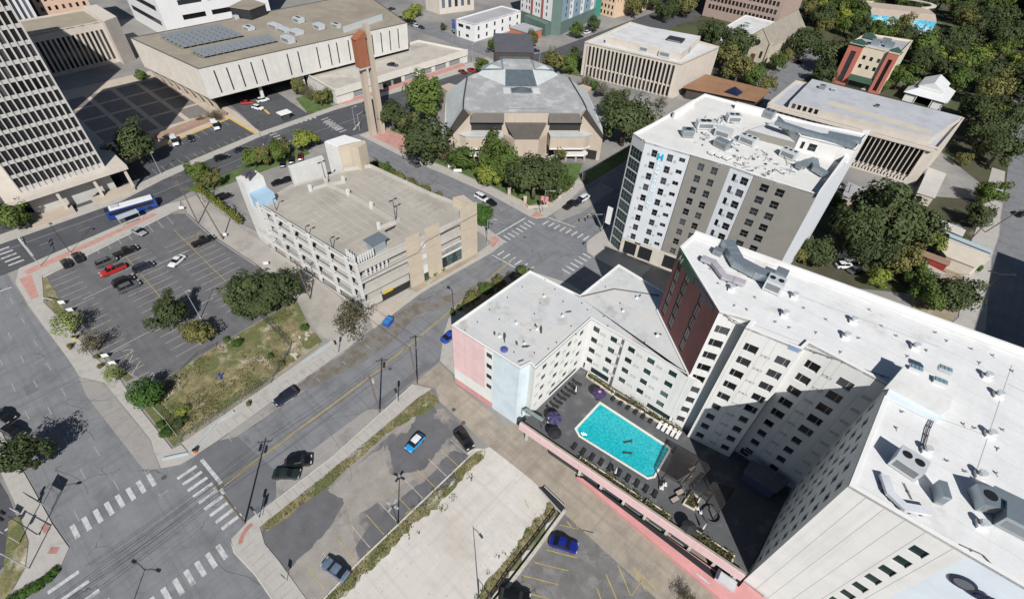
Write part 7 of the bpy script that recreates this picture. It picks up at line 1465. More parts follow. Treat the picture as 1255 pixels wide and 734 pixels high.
# the wooded park beyond: single trees
def inside(x, y, p):
    c = False
    for i in range(len(p)):
        a, b = p[i-1], p[i]
        if (a[1] > y) != (b[1] > y) and x < (b[0]-a[0])*(y-a[1])/(b[1]-a[1])+a[0]: c = not c
    return c
WOOD = [(-150, 372), (-92, 372), (-70, 342), (-50, 318), (-26, 316), (2, 306), (4, 270), (14, 252), (26, 258), (22, 300), (26, 340), (44, 380), (60, 640), (-140, 640)]
W2 = [(-170, 335), (-146, 335), (-146, 560), (-170, 560)]
EX = [(-66, 385, -22, 452), (-48, 280, -24, 316), (-150, 330, -92, 372), (-22, 280, 2, 308), (4, 448, 80, 575)]
pts = []; rr_ = random.Random(5); tries = 0
while len(pts) < 205 and tries < 30000:
    tries += 1; yv = 262+(640-262)*rr_.random()**1.35; xv = rr_.uniform(-150, 62)
    if not inside(xv, yv, WOOD) or any(a-3 < xv < c+3 and b-6 < yv < d+3 for a, b, c, d in EX): continue
    if any((xv-a)**2+(yv-b)**2 < (5.4+yv*.0065)**2 for a, b in pts): continue
    pts.append((xv, yv))
kinds = ['oak', 'oak', 'oak', 'green', 'olive', 'oak', 'green', 'lime']
for i, (xv, yv) in enumerate(pts):
    k = kinds[rr_.randrange(8)]; lab = {'oak': "dark oak in the wooded park at the top right", 'green': "mid green tree in the wooded park at the top right", 'olive': "olive tinted tree in the wooded park at the top right", 'lime': "pale yellow green tree in the wooded park at the top right"}[k]
    tree_at(xv, yv, rr_.uniform(5.4, 8.6), k, lab, {'oak': "dark oaks in the park", 'green': "mid green trees in the park", 'olive': "olive trees in the park", 'lime': "pale trees in the park"}[k])
for i, (xv, yv) in enumerate([(-176+rr_.uniform(-4, 4), 300+i*11) for i in range(5)]+[(-158+rr_.uniform(-3, 3), 330+i*12) for i in range(8)]+[(-150+rr_.uniform(-3, 3), 306+i*9) for i in range(4)]): tree_at(xv+(4 if i < 5 else 0), yv, rr_.uniform(5, 7), 'oak' if i % 3 else 'olive', "tree in the row along the far end of the avenue", "trees along the far avenue")
# ivy screen along the alley
hd = thing("ivy_screen", "yellow green ivy covered fence along the alley behind the parking lot", "hedge", (-140, 37, 0))
mb = MB(); a, b = P(243, 233, 0), P(297, 276, 0)
for i in range(2600):
    f = rnd.random(); p = a.lerp(b, f); z = rnd.random()**.8*2.6; q = p+Vector((rnd.gauss(0, .35), rnd.gauss(0, .35), z)); n_ = Vector((rnd.gauss(0, 1), rnd.gauss(0, 1)-1, rnd.gauss(0, .7)+.5)).normalized(); e = n_.orthogonal().normalized(); g2 = n_.cross(e); s = rnd.uniform(.1, .26)
    mb.quad(q-e*s, q-g2*s, q+e*s, q+g2*s)
mb.build("foliage", leafmat("ivy_leaf", (.1, .125, .018), (.22, .22, .05)), hd)
mb = MB()
for i in range(12): p = a.lerp(b, i/11); mb.tube((p.x, p.y, 0), (p.x, p.y, 2.7), .05); mb.build("post", bark, hd); mb = MB()
# weeds: nobody could count them
mb = MB(); lot = [(-91, -1.5), (-90, -5), (-74.8, -4.4), (-75.4, 12), (-77.5, 27.7), (-83.5, 28.3), (-92.6, 30.5), (-92, 11)]
vz = [[(-50, -.5), (-50, 14), (-50.4, 35), (-47, 34.6), (-48.6, 24), (-47.8, 10)], [(-33.9, 31), (-33, 34), (-31.9, 32), (-31.7, 18), (-31.4, -3), (-33, -3), (-33.6, 6)], [(-18.3, 34.8), (-15.4, 34.6), (-15.6, 20), (-15.2, -3), (-18.2, -3)], [(-142, -7), (-120, -7.6), (-119, -8.6), (-133, -9)]]
nz_ = [(rnd.uniform(-92, -75), rnd.uniform(-5, 30), rnd.uniform(.8, 2.6)) for _ in range(46)]
def blades(x, y, h):
    for _ in range(3):
        t = rnd.uniform(0, 6.28); w = .06; dx, dy = cos(t)*w, sin(t)*w; lx, ly = rnd.gauss(0, .12), rnd.gauss(0, .12); mb.add([(x-dx, y-dy, .08), (x+dx, y+dy, .08), (x+lx, y+ly, .08+h)], [[0, 1, 2]], rnd.choice((0, 1, 1, 2)))
nz_ += [(rnd.uniform(-34.5, -30.5), rnd.uniform(-4, 33), rnd.uniform(.3, .8)) for _ in range(26)]+[(rnd.uniform(-18.6, -16.4), rnd.uniform(-4, 34), rnd.uniform(.3, .7)) for _ in range(18)]
for cx, cy, cr in nz_:
    for _ in range(int(cr*cr*34)):
        t = rnd.uniform(0, 6.28); q = cr*sqrt(rnd.random()); x, y = cx+q*cos(t), cy+q*sin(t)
        if cx > -40 or inside(x, y, lot): blades(x, y, rnd.uniform(.12, .45))
for pz in VERGE:
    x0, x1, y0, y1 = min(p[0] for p in pz), max(p[0] for p in pz), min(p[1] for p in pz), max(p[1] for p in pz)
    for _ in range(int((x1-x0)*(y1-y0)*11)):
        x, y = rnd.uniform(x0, x1), rnd.uniform(y0, y1)
        if inside(x, y, pz): blades(x, y, rnd.uniform(.08, .28))
o = mb.build("grass", [plain("blade_green", (.07, .1, .02), .9), plain("blade_dry", (.24, .2, .09), .9), plain("blade_olive", (.13, .14, .045), .9)]); o["kind"] = "stuff"
# ================================================================== VEHICLES
carglass = plain("car_glass", (.012, .014, .017), .08, 0, .6); tyre = plain("tyre", (.015, .015, .015), .9); rim = plain("rim", (.35, .35, .36), .35, .8)
headl = plain("headlamp", (.6, .62, .62), .15); taill = plain("tail_lamp", (.3, .012, .01), .25); trim = plain("black_trim", (.016, .016, .017), .6)
PAINT = {}
def paint(key):
    c = dict(black=(.008, .008, .009), white=(.74, .75, .76), silver=(.42, .43, .44), red=(.42, .02, .015), dkred=(.16, .012, .014), grey=(.12, .125, .13), navy=(.018, .022, .045), blue=(.012, .02, .2), lblue=(.17, .23, .32), dkgreen=(.02, .03, .03), yellow=(.55, .5, .04), busblue=(.012, .05, .26), cyan=(.03, .28, .62), brightblue=(.02, .08, .4))[key]
    if key not in PAINT: PAINT[key] = plain("paint_"+key, c, .28, .25 if key in ('silver', 'grey', 'lblue') else 0, .5, None, .6)
    return PAINT[key]
KIND = dict(  # length, width, height, belt, hood z, boot z, cabin (front base, roof front, roof rear, rear base) from the front, as fractions
    sedan=(4.7, 1.84, 1.45, .93, .88, .95, (.27, .42, .70, .87)), hatch=(4.0, 1.75, 1.5, .95, .9, .98, (.24, .38, .82, .95)), suv=(4.75, 1.9, 1.72, 1.08, 1.05, 1.1, (.25, .37, .86, .97)),
    pickup=(5.7, 1.98, 1.85, 1.12, 1.1, 1.05, (.25, .36, .56, .62)), van=(5.6, 2.02, 2.35, 1.25, 1.15, 1.3, (.13, .24, .975, .99)), minivan=(5.0, 1.95, 1.78, 1.05, 1.0, 1.1, (.2, .34, .9, .98)))
CARM = {}
def car_parts(kind, col, roofcol=None):
    key = (kind, col, roofcol)
    if key in CARM: return CARM[key]
    L, Wd, Hh, bz, hz, tz, cab = KIND[kind]; hw = Wd/2
    xf = lambda f: L/2-f*L
    st = [(.0, .80, .42, .62), (.015, .9, .3, .72), (.05, .97, .24, hz-.1), (.12, 1, .22, hz-.03), (cab[0], 1, .22, hz+.02), (.5, 1, .22, bz), (cab[3], 1, .22, tz), (.95, .98, .24, tz-.02), (.985, .92, .3, tz-.12), (1.0, .84, .42, tz-.3)]
    if kind == 'pickup': st = st[:6]+[(.62, 1, .24, bz), (.64, 1, .24, tz), (.98, .98, .26, tz), (1., .95, .4, tz-.05)]
    mb = MB(); rings = []
    for f, wf, z0, z1 in st:
        x = xf(f); w_ = hw*wf; zm = z0+(z1-z0)*.62
        rings.append([(x, -w_*.9, z0), (x, -w_, z0+.12), (x, -w_, zm), (x, -w_*.9, z1-.03), (x, -w_*.78, z1), (x, 0, z1+.03), (x, w_*.78, z1), (x, w_*.9, z1-.03), (x, w_, zm), (x, w_, z0+.12), (x, w_*.9, z0)])
    n = len(rings[0]); vs = [p for r_ in rings for p in r_]; fs = []
    for i in range(len(rings)-1):
        for j in range(n): k = (j+1) % n; fs.append([i*n+j, i*n+k, (i+1)*n+k, (i+1)*n+j])
    fs += [list(range(n))[::-1], [(len(rings)-1)*n+j for j in range(n)]]; mb.add(vs, fs)
    # roof skin and pillars in body colour
    rt = hw*.72; zb = bz-.02
    a, b, c, d = [xf(q) for q in cab]
    cols = [(a, hw*.86, hz if kind != 'van' else hz), (b, rt, Hh-.06), ((b+c)/2, rt*1.02, Hh), (c, rt*.98, Hh-.05), (d, hw*.84, tz)]
    if kind == 'van': cols = [(a, hw*.88, hz), (b, hw*.88, Hh-.1), ((b+c)/2, hw*.9, Hh), (c, hw*.9, Hh-.03), (d, hw*.94, tz)]
    rf = MB() if roofcol else mb
    rf.add([(b-.03, -cols[1][1], Hh-.05), (b-.03, 0, Hh-.01), (b-.03, cols[1][1], Hh-.05), ((b+c)/2, cols[2][1], Hh-.01), ((b+c)/2, 0, Hh+.04), ((b+c)/2, -cols[2][1], Hh-.01), (c+.03, cols[3][1], Hh-.05), (c+.03, 0, Hh), (c+.03, -cols[3][1], Hh-.05)], [[0, 1, 4, 5], [1, 2, 3, 4], [5, 4, 7, 8], [4, 3, 6, 7]][:: 1])
    if kind == 'van':
        for s in (-1, 1): mb.add([(b-.7, s*hw*.93, bz-.1), (d, s*hw*.95, bz-.1), (c, s*hw*.91, Hh-.04), (b-.7, s*hw*.89, Hh-.04)], [[0, 1, 2, 3] if s < 0 else [3, 2, 1, 0]])
        mb.quad((d, -hw*.95, tz-.2), (d, hw*.95, tz-.2), (c, hw*.9, Hh-.04), (c, -hw*.9, Hh-.04))
    else:
        mx_ = (b+c)/2
        for s in (-1, 1): mb.obox((mx_-.05, s*hw*.87-.02, zb), (.1, 0, 0), (0, .05, 0), (0, -s*(hw*.87-rt*1.02), Hh-zb-.02))
    if kind == 'pickup':
        mb2 = MB(); mb2.obox((xf(.97), -hw*.76, tz+.035), (L*.31, 0, 0), (0, hw*1.52, 0), (0, 0, .015)); bed = mb2
    body = mb.mesh("body", paint(col), (0, 0, 0), False)
    gl = MB(); z0 = zb-.02
    for i in range(4):
        p, q = cols[i], cols[i+1]
        gl.quad((p[0], -p[1], p[2]-.01), (p[0], p[1], p[2]-.01), (q[0], q[1], q[2]-.01), (q[0], -q[1], q[2]-.01)) if i in (0, 3) else None
    for s in (-1, 1):
        lo = [(a, s*hw*.87, z0), (d, s*hw*.86, z0)]; hi = [(c, s*cols[3][1], Hh-.06), ((b+c)/2, s*cols[2][1], Hh-.02), (b, s*cols[1][1], Hh-.06)]
        if kind == 'van': lo = [(a, s*hw*.92, z0), (b-.75, s*hw*.92, z0)]; hi = [(b-.75, s*hw*.89, Hh-.25), (b, s*hw*.89, Hh-.25)]
        pl = lo+hi; gl.poly(pl if s < 0 else pl[::-1])
    glass = gl.mesh("windows", carglass)
    wr = .36 if kind in ('suv', 'pickup', 'van') else .32
    wh = MB(); wh.tube((0, -.11, 0), (0, .11, 0), wr, wr, 14); wheel = wh.mesh("wheel", tyre)
    rm_ = MB(); rm_.tube((0, -.115, 0), (0, .115, 0), wr*.6, wr*.6, 10); rimm = rm_.mesh("rim", rim)
    hl = MB(); hl.box((0, 0, 0), (.2, .42, .16)); hlm = hl.mesh("headlight", headl); tl = MB(); tl.box((0, 0, 0), (.12, .4, .2)); tlm = tl.mesh("tail_light", taill)
    bp = MB(); bp.box((0, 0, 0), (.12, Wd*.86, .24)); bpm = bp.mesh("bumper_trim", trim)
    parts = [("body", body, (0, 0, 0)), ("windows", glass, (0, 0, 0)), ("bumper_trim", bpm, (L/2-.02, 0, .42)), ("bumper_trim", bpm, (-L/2+.03, 0, .42))]
    if roofcol: parts.append(("roof", rf.mesh("roof", paint(roofcol)), (0, 0, .005)))
    if kind == 'pickup': parts.append(("load_bed", bed.mesh("load_bed", trim), (0, 0, 0)))
    for sx in (xf(.17), xf(.8)):
        for s in (-1, 1): parts.append(("wheel", wheel, (sx, s*(hw-.1), wr)))
    for s in (-1, 1): parts += [("headlight", hlm, (L/2-.13, s*hw*.66, hz-.22)), ("tail_light", tlm, (-L/2+.09, s*hw*.68, tz-.28))]
    CARM[key] = (parts, rimm); return CARM[key]
NAME = dict(sedan=("parked_car", "car"), hatch=("parked_car", "car"), suv=("parked_suv", "car"), pickup=("pickup_truck", "pickup truck"), van=("van", "van"), minivan=("minivan", "van"))
def car(kind, col, u, v, hd, label, z=0.02, roofcol=None, detail=True):
    """hd: heading in degrees, or the pixel the nose points to"""
    p = P(u, v, z+.7)
    if isinstance(hd, tuple): q = P(hd[0], hd[1], z+.7); hd = math.degrees(atan2(q.y-p.y, q.x-p.x))
    nm, ct = NAME[kind]; t = thing(nm, label, ct, (p.x, p.y, z), None, rz=R(hd)+.0005)
    parts, rimm = car_parts(kind, col, roofcol)
    for n_, me, loc in parts:
        if not detail and n_ in ("headlight", "tail_light", "bumper_trim"): continue
        o = link_mesh(n_, me, t, loc)
        if n_ == "wheel" and detail: link_mesh("rim", rimm, o)
    return t
car('hatch', 'black', 80, 322, 180, "black hatchback at the top corner of the parking lot"); car('sedan', 'black', 94.5, 314.5, 180, "black sedan beside the hatchback in the lot's top row")
car('sedan', 'silver', 169.5, 283.5, 15, "silver grey car alone in the lot's row by the bus stop"); car('pickup', 'black', 154, 308, 90, "black pickup at the head of the car cluster in the lot")
car('suv', 'grey', 130, 320.5, 90, "grey suv between the black and the red pickups"); car('pickup', 'red', 138, 330.5, -90, "bright red pickup in the parking lot")
car('suv', 'navy', 175.5, 327, 90, "dark blue suv right of the red pickup"); car('suv', 'black', 151, 344, 90, "black suv below the red pickup"); car('suv', 'grey', 158, 351, 90, "grey jeep like suv at the lower end of the car cluster")
car('pickup', 'black', 249, 295, 90, "black truck by the utility poles at the lot's alley corner"); car('sedan', 'white', 216.5, 319.5, (208.7, 326), "white sedan standing in the aisle of the parking lot")
car('suv', 'navy', 350, 485.5, -90, "dark blue suv on the street beside the dry grass lot"); car('sedan', 'dkgreen', 351, 580, (368, 580), "dark sedan parked slanted at the kerb near the crossing"); car('suv', 'black', 365.5, 565.5, (386, 562), "black suv parked slanted behind the dark sedan")
car('sedan', 'brightblue', 552, 411, 90, "bright blue car half hidden by the pink wall"); car('hatch', 'cyan', 508.5, 542, (497, 554), "small light blue car with a white roof in the patched lot", .025, 'white')
car('suv', 'black', 568.5, 538, (578, 550), "black suv at the upper corner of the patched lot"); car('sedan', 'lblue', 411, 697, (397, 687), "blue grey sedan parked nose in at the lower patched lot")
car('sedan', 'blue', 691, 666, (707, 671), "deep blue sedan in the yellow striped lot"); car('suv', 'black', 631, 731, (645, 734), "black car cut by the bottom edge of the photo")
car('sedan', 'black', 4, 509, 20, "black car cut by the left edge of the photo"); car('suv', 'black', 16.5, 529, 20, "black suv above the dark street tree at the left edge")
car('minivan', 'white', 590.5, 242, 0, "white van waiting at the crossing by the auditorium"); car('sedan', 'black', 600.5, 247, 180, "black car beside the white van at the crossing")
car('pickup', 'black', 699.5, 250.5, 90, "black pickup first in the row by the auditorium lawn"); car('sedan', 'navy', 709, 247, 90, "navy car in the middle of the row by the auditorium lawn"); car('suv', 'white', 716, 242.5, 90, "white suv last in the row by the auditorium lawn")
car('suv', 'grey', 508, 200, 180, "grey off roader on the street before the auditorium's left trees")
car('suv', 'black', 271.5, 193, 90, "black suv driving on the avenue left of the trees"); car('sedan', 'navy', 295, 182.5, 90, "navy sedan driving ahead on the avenue")
car('van', 'white', 214, 173.5, -12, "white van at the left of the visitor lot"); car('sedan', 'black', 233, 169, -12, "black car beside the left white van"); car('van', 'white', 264, 154.5, -12, "white van at the right of the visitor lot", .03)
car('sedan', 'red', 302.5, 125.5, 60, "red car under the civic hall's overhang"); car('suv', 'white', 322, 122.5, 80, "white suv beside the civic hall's column"); car('suv', 'white', 316, 132, 20, "white patrol suv with dark panels on the yellow island")
car('sedan', 'black', 346, 199.5, -30, "left black car of the three by the garage's screen wall"); car('sedan', 'black', 357, 195, -30, "middle dark car of the three by the garage's screen wall"); car('sedan', 'dkred', 368, 191.5, -30, "dark red car by the yellow green tree")
car('sedan', 'black', 342, 223, 80, "black car hidden behind the garage's blue stair roof"); car('sedan', 'black', 353.5, 219.5, 80, "dark car beside the screen wall behind the garage"); car('suv', 'black', 274, 241, 90, "black suv parked behind the ivy fence")
car('sedan', 'navy', 123.5, 236.5, 100, "dark blue car in the shade under the tower's podium"); car('sedan', 'navy', 481, 79, 30, "dark blue car alone on the roof of the parking podium", 4.85)
t = car('sedan', 'red', 372, 311, 75, "red car inside the open side of the garage", 2.62); t.location = (-104.2, 43.3, 2.62)
t = car('sedan', 'black', 381, 318, 75, "dark car inside the garage beside the red one", 2.62); t.location = (-101.4, 43.3, 2.62)
for i, (k, c, u, v, lb) in enumerate((('sedan', 'yellow', 468, 13.5, "yellow car in the far parking row"), ('sedan', 'navy', 480, 11, "navy car next to the yellow one far off"), ('sedan', 'black', 491, 22, "black car under the far yellow green trees"), ('suv', 'black', 499, 27, "black suv in the far row below the yellow green trees"), ('sedan', 'grey', 504, 30, "grey car in the far row on the side street"), ('sedan', 'white', 510, 31.5, "white car in the far row on the side street"), ('sedan', 'navy', 516, 33.5, "dark blue car at the end of the far row"), ('sedan', 'red', 578, 86, "bright red car behind the podium's right end"), ('sedan', 'dkred', 567, 88, "dark red car next to the bright red one"), ('sedan', 'grey', 601, 62, "grey car on the corner behind the stage tower"), ('sedan', 'navy', 656, 62, "navy car right of the stage tower"), ('sedan', 'dkred', 452, 124, "dark red car on the avenue beside the pylon"), ('sedan', 'navy', 711, 45, "navy car at the colourful hotel's kerb"), ('suv', 'white', 720, 40, "white suv before the colourful hotel"), ('suv', 'black', 718, 111, "dark suv on the lane by the finned office"), ('suv', 'black', 734, 116, "second dark suv on the lane by the finned office"), ('sedan', 'black', 979, 76, "black car at the church's right side"), ('suv', 'black', 1253, 262, "black suv at the right edge on the street"))): car(k, c, u, v, 90 if i in (0, 1, 11, 12, 13) else (0 if u < 600 else 60), lb, .03, None, False)
for i, (k, c, u, v, lb) in enumerate((('van', 'white', 1042, 316, "white van under the grove behind the hotel"), ('suv', 'white', 1035, 325, "white suv below the van under the grove"), ('sedan', 'grey', 1048, 330, "grey car at the grove's shaded edge"), ('suv', 'white', 1031, 232, "white suv by the courthouse base"), ('sedan', 'white', 1160, 276, "white car left of the blue roofed shop"), ('suv', 'silver', 1171, 280, "silver suv near the flat white roofed house"), ('sedan', 'dkred', 1028, 226, "dark red car before the courthouse slots"))): car(k, c, u, v, 20+25*i, lb, .03, None, False)
# city bus
a_, b_ = P(131, 263, 1.5), P(190, 246, 1.5); c_ = (a_+b_)/2; hd = atan2(b_.y-a_.y, b_.x-a_.x); bus = thing("city_bus", "blue city bus with a white roof at the bus stop", "bus", (c_.x, c_.y, .02), None, rz=hd)
L = 12.2
mb = MB(); mb.box((0, 0, 1.55), (L, 2.55, 2.5)); mb.build("body", paint('busblue'), bus)
mb = MB(); mb.prism([(-L*.4, -1.24), (L*.46, -1.24), (L*.46, 1.24), (-L*.4, 1.24)], 2.81, 3.05); mb.build("roof", plain("bus_roof", (.74, .75, .76), .5), bus)
mb = MB(); mb.box((-L*.28, 0, 3.15), (1.8, 1.7, .3)); mb.build("roof_unit", plain("bus_unit", (.5, .52, .55), .5), bus)
for s in (-1, 1): mb = MB(); mb.box((0, s*1.28, 1.95), (L*.9, .03, .95)); mb.build("side_windows", carglass, bus)
mb = MB(); mb.box((L/2+.01, 0, 1.9), (.03, 2.2, 1.3)); mb.build("windscreen", carglass, bus)
for x in (L*.33, -L*.28):
    for s in (-1, 1): mb = MB(); mb.tube((x, s*1.0, .5), (x, s*1.3, .5), .5, .5, 14); mb.build("wheel", tyre, bus)
mb = MB(); mb.box((-L*.46, 0, 2.815), (.9, 2.3, .02)); mb.build("rear_hatch", trim, bus)
# ================================================================== STREET FURNITURE
wood = mat("pole_wood", (.16, .125, .095), .95, .15, 1, .15, 8); galv = plain("galvanised_pole", (.5, .51, .5), .5, .3); dkpole = plain("dark_pole", (.04, .04, .043), .6); wirem = plain("cable_black", (.02, .02, .02), .7)
TOPS = {}
def util_pole(key, base, top, label, trafo=0, arm=True, lean=True, armdir=(.6, .8)):
    b = P(*base); h = max(7, min(15, height_of(base, top))); tp = P(top[0], top[1], h)
    t = thing("utility_pole", label, "utility pole", (b.x, b.y, 0)); mb = MB(); mb.tube((b.x, b.y, 0), (tp.x, tp.y, h), .17, .12, 8); mb.build("pole", wood, t)
    if arm:
        d = Vector((*armdir, 0)).normalized()*1.2; c = tp-Vector((0, 0, .5)); mb = MB(); mb.tube(c-d, c+d, .07, .07, 6); mb.build("crossarm", wood, t)
        for k in (-1, -.4, .4, 1): q = c+d*k; mb = MB(); mb.tube((q.x, q.y, q.z), (q.x, q.y, q.z+.3), .05, .04, 6); mb.build("insulator", galv, t)
    for k in range(trafo):
        q = Vector((b.x, b.y, 0)).lerp(tp, .84); o = Vector((-.5 if k else .5, .25-.5*k, 0)); mb = MB(); mb.tube(q+o, q+o+Vector((0, 0, 1.0)), .27, .27, 10); mb.build("transformer", galv, t)
    TOPS[key] = tp; return t
util_pole('a', (300, 640.8), (264, 594), "wooden utility pole with transformers at the street corner ramp", 2); util_pole('b', (511.5, 470), (502, 425), "utility pole at the driveway corner by the pink wall", 0)
util_pole('c', (465.4, 505), (452, 460), "utility pole midway along the patched lot's pavement", 1); util_pole('d', (380.4, 366.5), (361, 319), "dark utility pole on the alley by the oak clump", 0)
util_pole('e', (273.5, 293.5), (240, 236), "utility pole beside the white board at the parking lot's alley side", 1, True, True, (1, .1)); util_pole('f', (243, 274.4), (214, 214), "utility pole at the alley's avenue end", 0)
util_pole('g', (1037, 245), (1043, 226), "utility pole among the grove by the courthouse", 0)
util_pole('h', (1207, 285), (1251, 257), "leaning utility pole at the right street's kerb"); util_pole('i', (1190, 293), (1217, 265), "pale utility pole behind the blue roofed shop")
def wire(a, b, sag=.6, n=8, r=.022):
    mb = MB(); pts = []
    for i in range(n+1):
        f = i/n; p = a.lerp(b, f); p.z -= sag*4*f*(1-f); pts.append(p)
    mb.path(pts, r, 4); return mb
far = P(-40, 800, 10.5)
def cable(lbl, a, b, offs):
    for k, o in enumerate(offs):
        ob = wire(a+o, b+o, .5+.1*k).build("overhead_cable", wirem); tag(ob, lbl, "cable", "cables: "+lbl)
cable("thin overhead cable crossing the wide street from the transformer pole", TOPS['a'], P(-10, 792, 11.5), [Vector((k*.35, k*.42, -.3-.0*k)) for k in (-2, -1, 1, 2)]+[Vector((0, 0, -2.5)), Vector((0, .1, -3.1))])
cable("thin overhead cable along the patched lot between the utility poles", TOPS['a'], TOPS['c'], [Vector((k*.4, 0, -.3)) for k in (-1, 1)]+[Vector((0, 0, -2.6))])
cable("thin overhead cable between the two poles by the driveway", TOPS['c'], TOPS['b'], [Vector((k*.4, 0, -.3)) for k in (-1, 1)]); cable("thin overhead cable from the driveway pole over the street to the alley pole", TOPS['b'], TOPS['d'], [Vector((0, 0, -.3)), Vector((.2, .2, -.8))])
cable("thin overhead cable along the alley", TOPS['d'], TOPS['e'], [Vector((0, k*.4, -.3)) for k in (-1, 0, 1)]); cable("thin overhead cable at the alley's avenue end", TOPS['e'], TOPS['f'], [Vector((0, k*.4, -.3)) for k in (-1, 1)])
def lamp(base, h, armv, label, m=None, heads=1, name="street_lamp", r=.09):
    b = P(*base) if len(base) == 2 else Vector(base); m = m or dkpole; t = thing(name, label, "street lamp", (b.x, b.y, b.z)); mb = MB(); mb.tube((b.x, b.y, b.z), (b.x, b.y, h), r, r*.6, 8); mb.build("pole", m, t)
    mb = MB(); mb.tube((b.x, b.y, b.z), (b.x, b.y, b.z+.5), r*2, r*1.8, 8); mb.build("base", conc if m is not galv else galv, t)
    for k in range(heads):
        d = Vector((*armv, 0)) if k == 0 else (-Vector((*armv, 0)) if heads == 2 else Vector((*armv, 0)).normalized()*Vector((*armv, 0)).length)
        if heads == 4: ang = k*pi/2; d = Vector((armv[0]*cos(ang)-armv[1]*sin(ang), armv[0]*sin(ang)+armv[1]*cos(ang), 0))
        e = Vector((b.x, b.y, h))+d+Vector((0, 0, .25)); mb = MB(); mb.path([(b.x, b.y, h-.3), Vector((b.x, b.y, h+.05))+d*.45, e], .05, 6); mb.build("arm", m, t)
        mb = MB(); mb.box((e.x, e.y, e.z-.02), (.75, .34, .16), atan2(d.y, d.x)); mb.build("lamp_head", m if heads != 4 else galv, t)
    return t
lamp((488, 643), 7.2, (.7, .2), "four headed lamp at the edge of the patched lot", dkpole, 4, "lot_lamp", .12)
lamp((587, 734), 9.5, (2.3, -.4), "single arm lamp on the pale gravel at the bottom edge"); lamp((246, 390), 8.6, (.9, .6), "slim pale lamp between the two trees in the parking lot", galv, 1, "lot_lamp"); lamp((197.8, 214), 7.5, (.8, .3), "pale lamp at the visitor lot's left part", galv)
lamp((323, 178), 8, (.9, .4), "lamp on the avenue pavement before the trees", dkpole); lamp((87, 310.5), 9.5, (1.2, .3), "dark street lamp behind the lot's top corner"); lamp((597.5, 299), 8, (1.6, 1.4), "white street lamp at the garage corner of the crossing", galv)
lamp((436, 158), 8, (.6, 1.2), "white street lamp by the avenue crosswalks", galv); lamp((571, 203), 8.5, (.3, .8), "slender white lamp on the auditorium lawn", galv); lamp((579, 79), 9, (.5, .8), "white lamp at the podium's far end", galv); lamp((661, 80), 11, (-.8, .6), "tall pale lamp behind the auditorium roof", galv)
lamp((401, 102), 8, (.5, .8), "lamp on the podium's left corner", galv); lamp((555, 61, ), 8, (.4, .8), "lamp at the podium roof's far edge", galv)
t = lamp((666, 260.5), 7.6, (2.2, 1.2), "white lamp with pink banners at the auditorium corner", galv); b = P(666, 260.5)
bnm = plain("banner_pink", (.7, .22, .26), .8)
for s in (-1, 1): mb = MB(); mb.box((b.x+s*.55, b.y+s*.3, 4.6), (.9, .04, 2.0), .5); mb.build("banner", bnm, t)
d = Vector((cos(SH_AZ), sin(SH_AZ), 0))
for tipx, lb in (((178.5, 695), "twin armed street lamp at the lower street edge"),):
    q = P(*tipx)-d*(10/math.tan(SUN_EL)); lamp((q.x, q.y, .02), 10, (2.0, 1.0), lb, dkpole, 2)
for (u, v), (ax, ay), lb in (((48, 656), (1.6, 1.4), "dark arm lamp at the lower left kerb by the black board"), ((1202, 362), (2.4, 1.4), "twin headed lamp leaning over the right street"), ((556, 384), (-.9, -.3), "short lamp in the shade of the low hotel wing")): lamp((u, v), 7.5, (ax, ay), lb, dkpole, 2 if u > 1200 else 1)
# traffic signals
sigy = plain("signal_black", (.02, .02, .022), .6)
def signal(base, h, arm, label, heads=1):
    b = P(*base); t = thing("traffic_signal", label, "traffic light", (b.x, b.y, .13)); mb = MB(); mb.tube((b.x, b.y, .1), (b.x, b.y, h), .1, .08, 8); mb.build("pole", galv, t); a = Vector((*arm, 0))
    if a.length > 0: mb = MB(); mb.tube((b.x, b.y, h-.2), Vector((b.x, b.y, h+.2))+a, .08, .05, 6); mb.build("mast_arm", galv, t)
    for k in range(heads):
        q = Vector((b.x, b.y, h-.1))+a*(.95-.35*k); mb = MB(); mb.box((q.x, q.y, q.z-.3), (.36, .36, 1.05), atan2(a.y, a.x)); hdn = mb.build("signal_head", sigy, t)
        for j, c in enumerate(((.35, .03, .02), (.3, .2, .03), (.02, .2, .1))): mb = MB(); mb.box((q.x, q.y-.19, q.z+.02-.32*j), (.2, .02, .2)); mb.build("lens", plain("lens_%d" % j, c, .3), hdn)
signal((318, 635), 4.2, (0, 0), "post mounted signal on the pavement by the dry verge"); signal((36, 697), 6, (-5.5, -2.5), "white mast arm signal at the lower left corner", 2); signal((50, 327), 6, (-5.5, .6), "white mast arm signal at the avenue corner on the left", 2)
signal((598, 292), 4.2, (0, 0), "signal post at the garage corner of the crossing"); signal((663, 262), 4.4, (0, 0), "signal post below the pink banners"); signal((737, 285), 6.5, (-3, -4.5), "mast arm signal in the hotel's shade at the crossing", 2); signal((488, 494), 4.6, (0, 0), "dark signal post on the pavement before the utility pole"); signal((415, 433), 4, (0, 0), "dark signal post by the alley mouth"); signal((441, 160), 6, (-1, 5.5), "mast arm signal over the avenue", 2); signal((24, 665), 5.5, (-2.8, 1.2), "dark signal hanging over the lower left lot", 2)
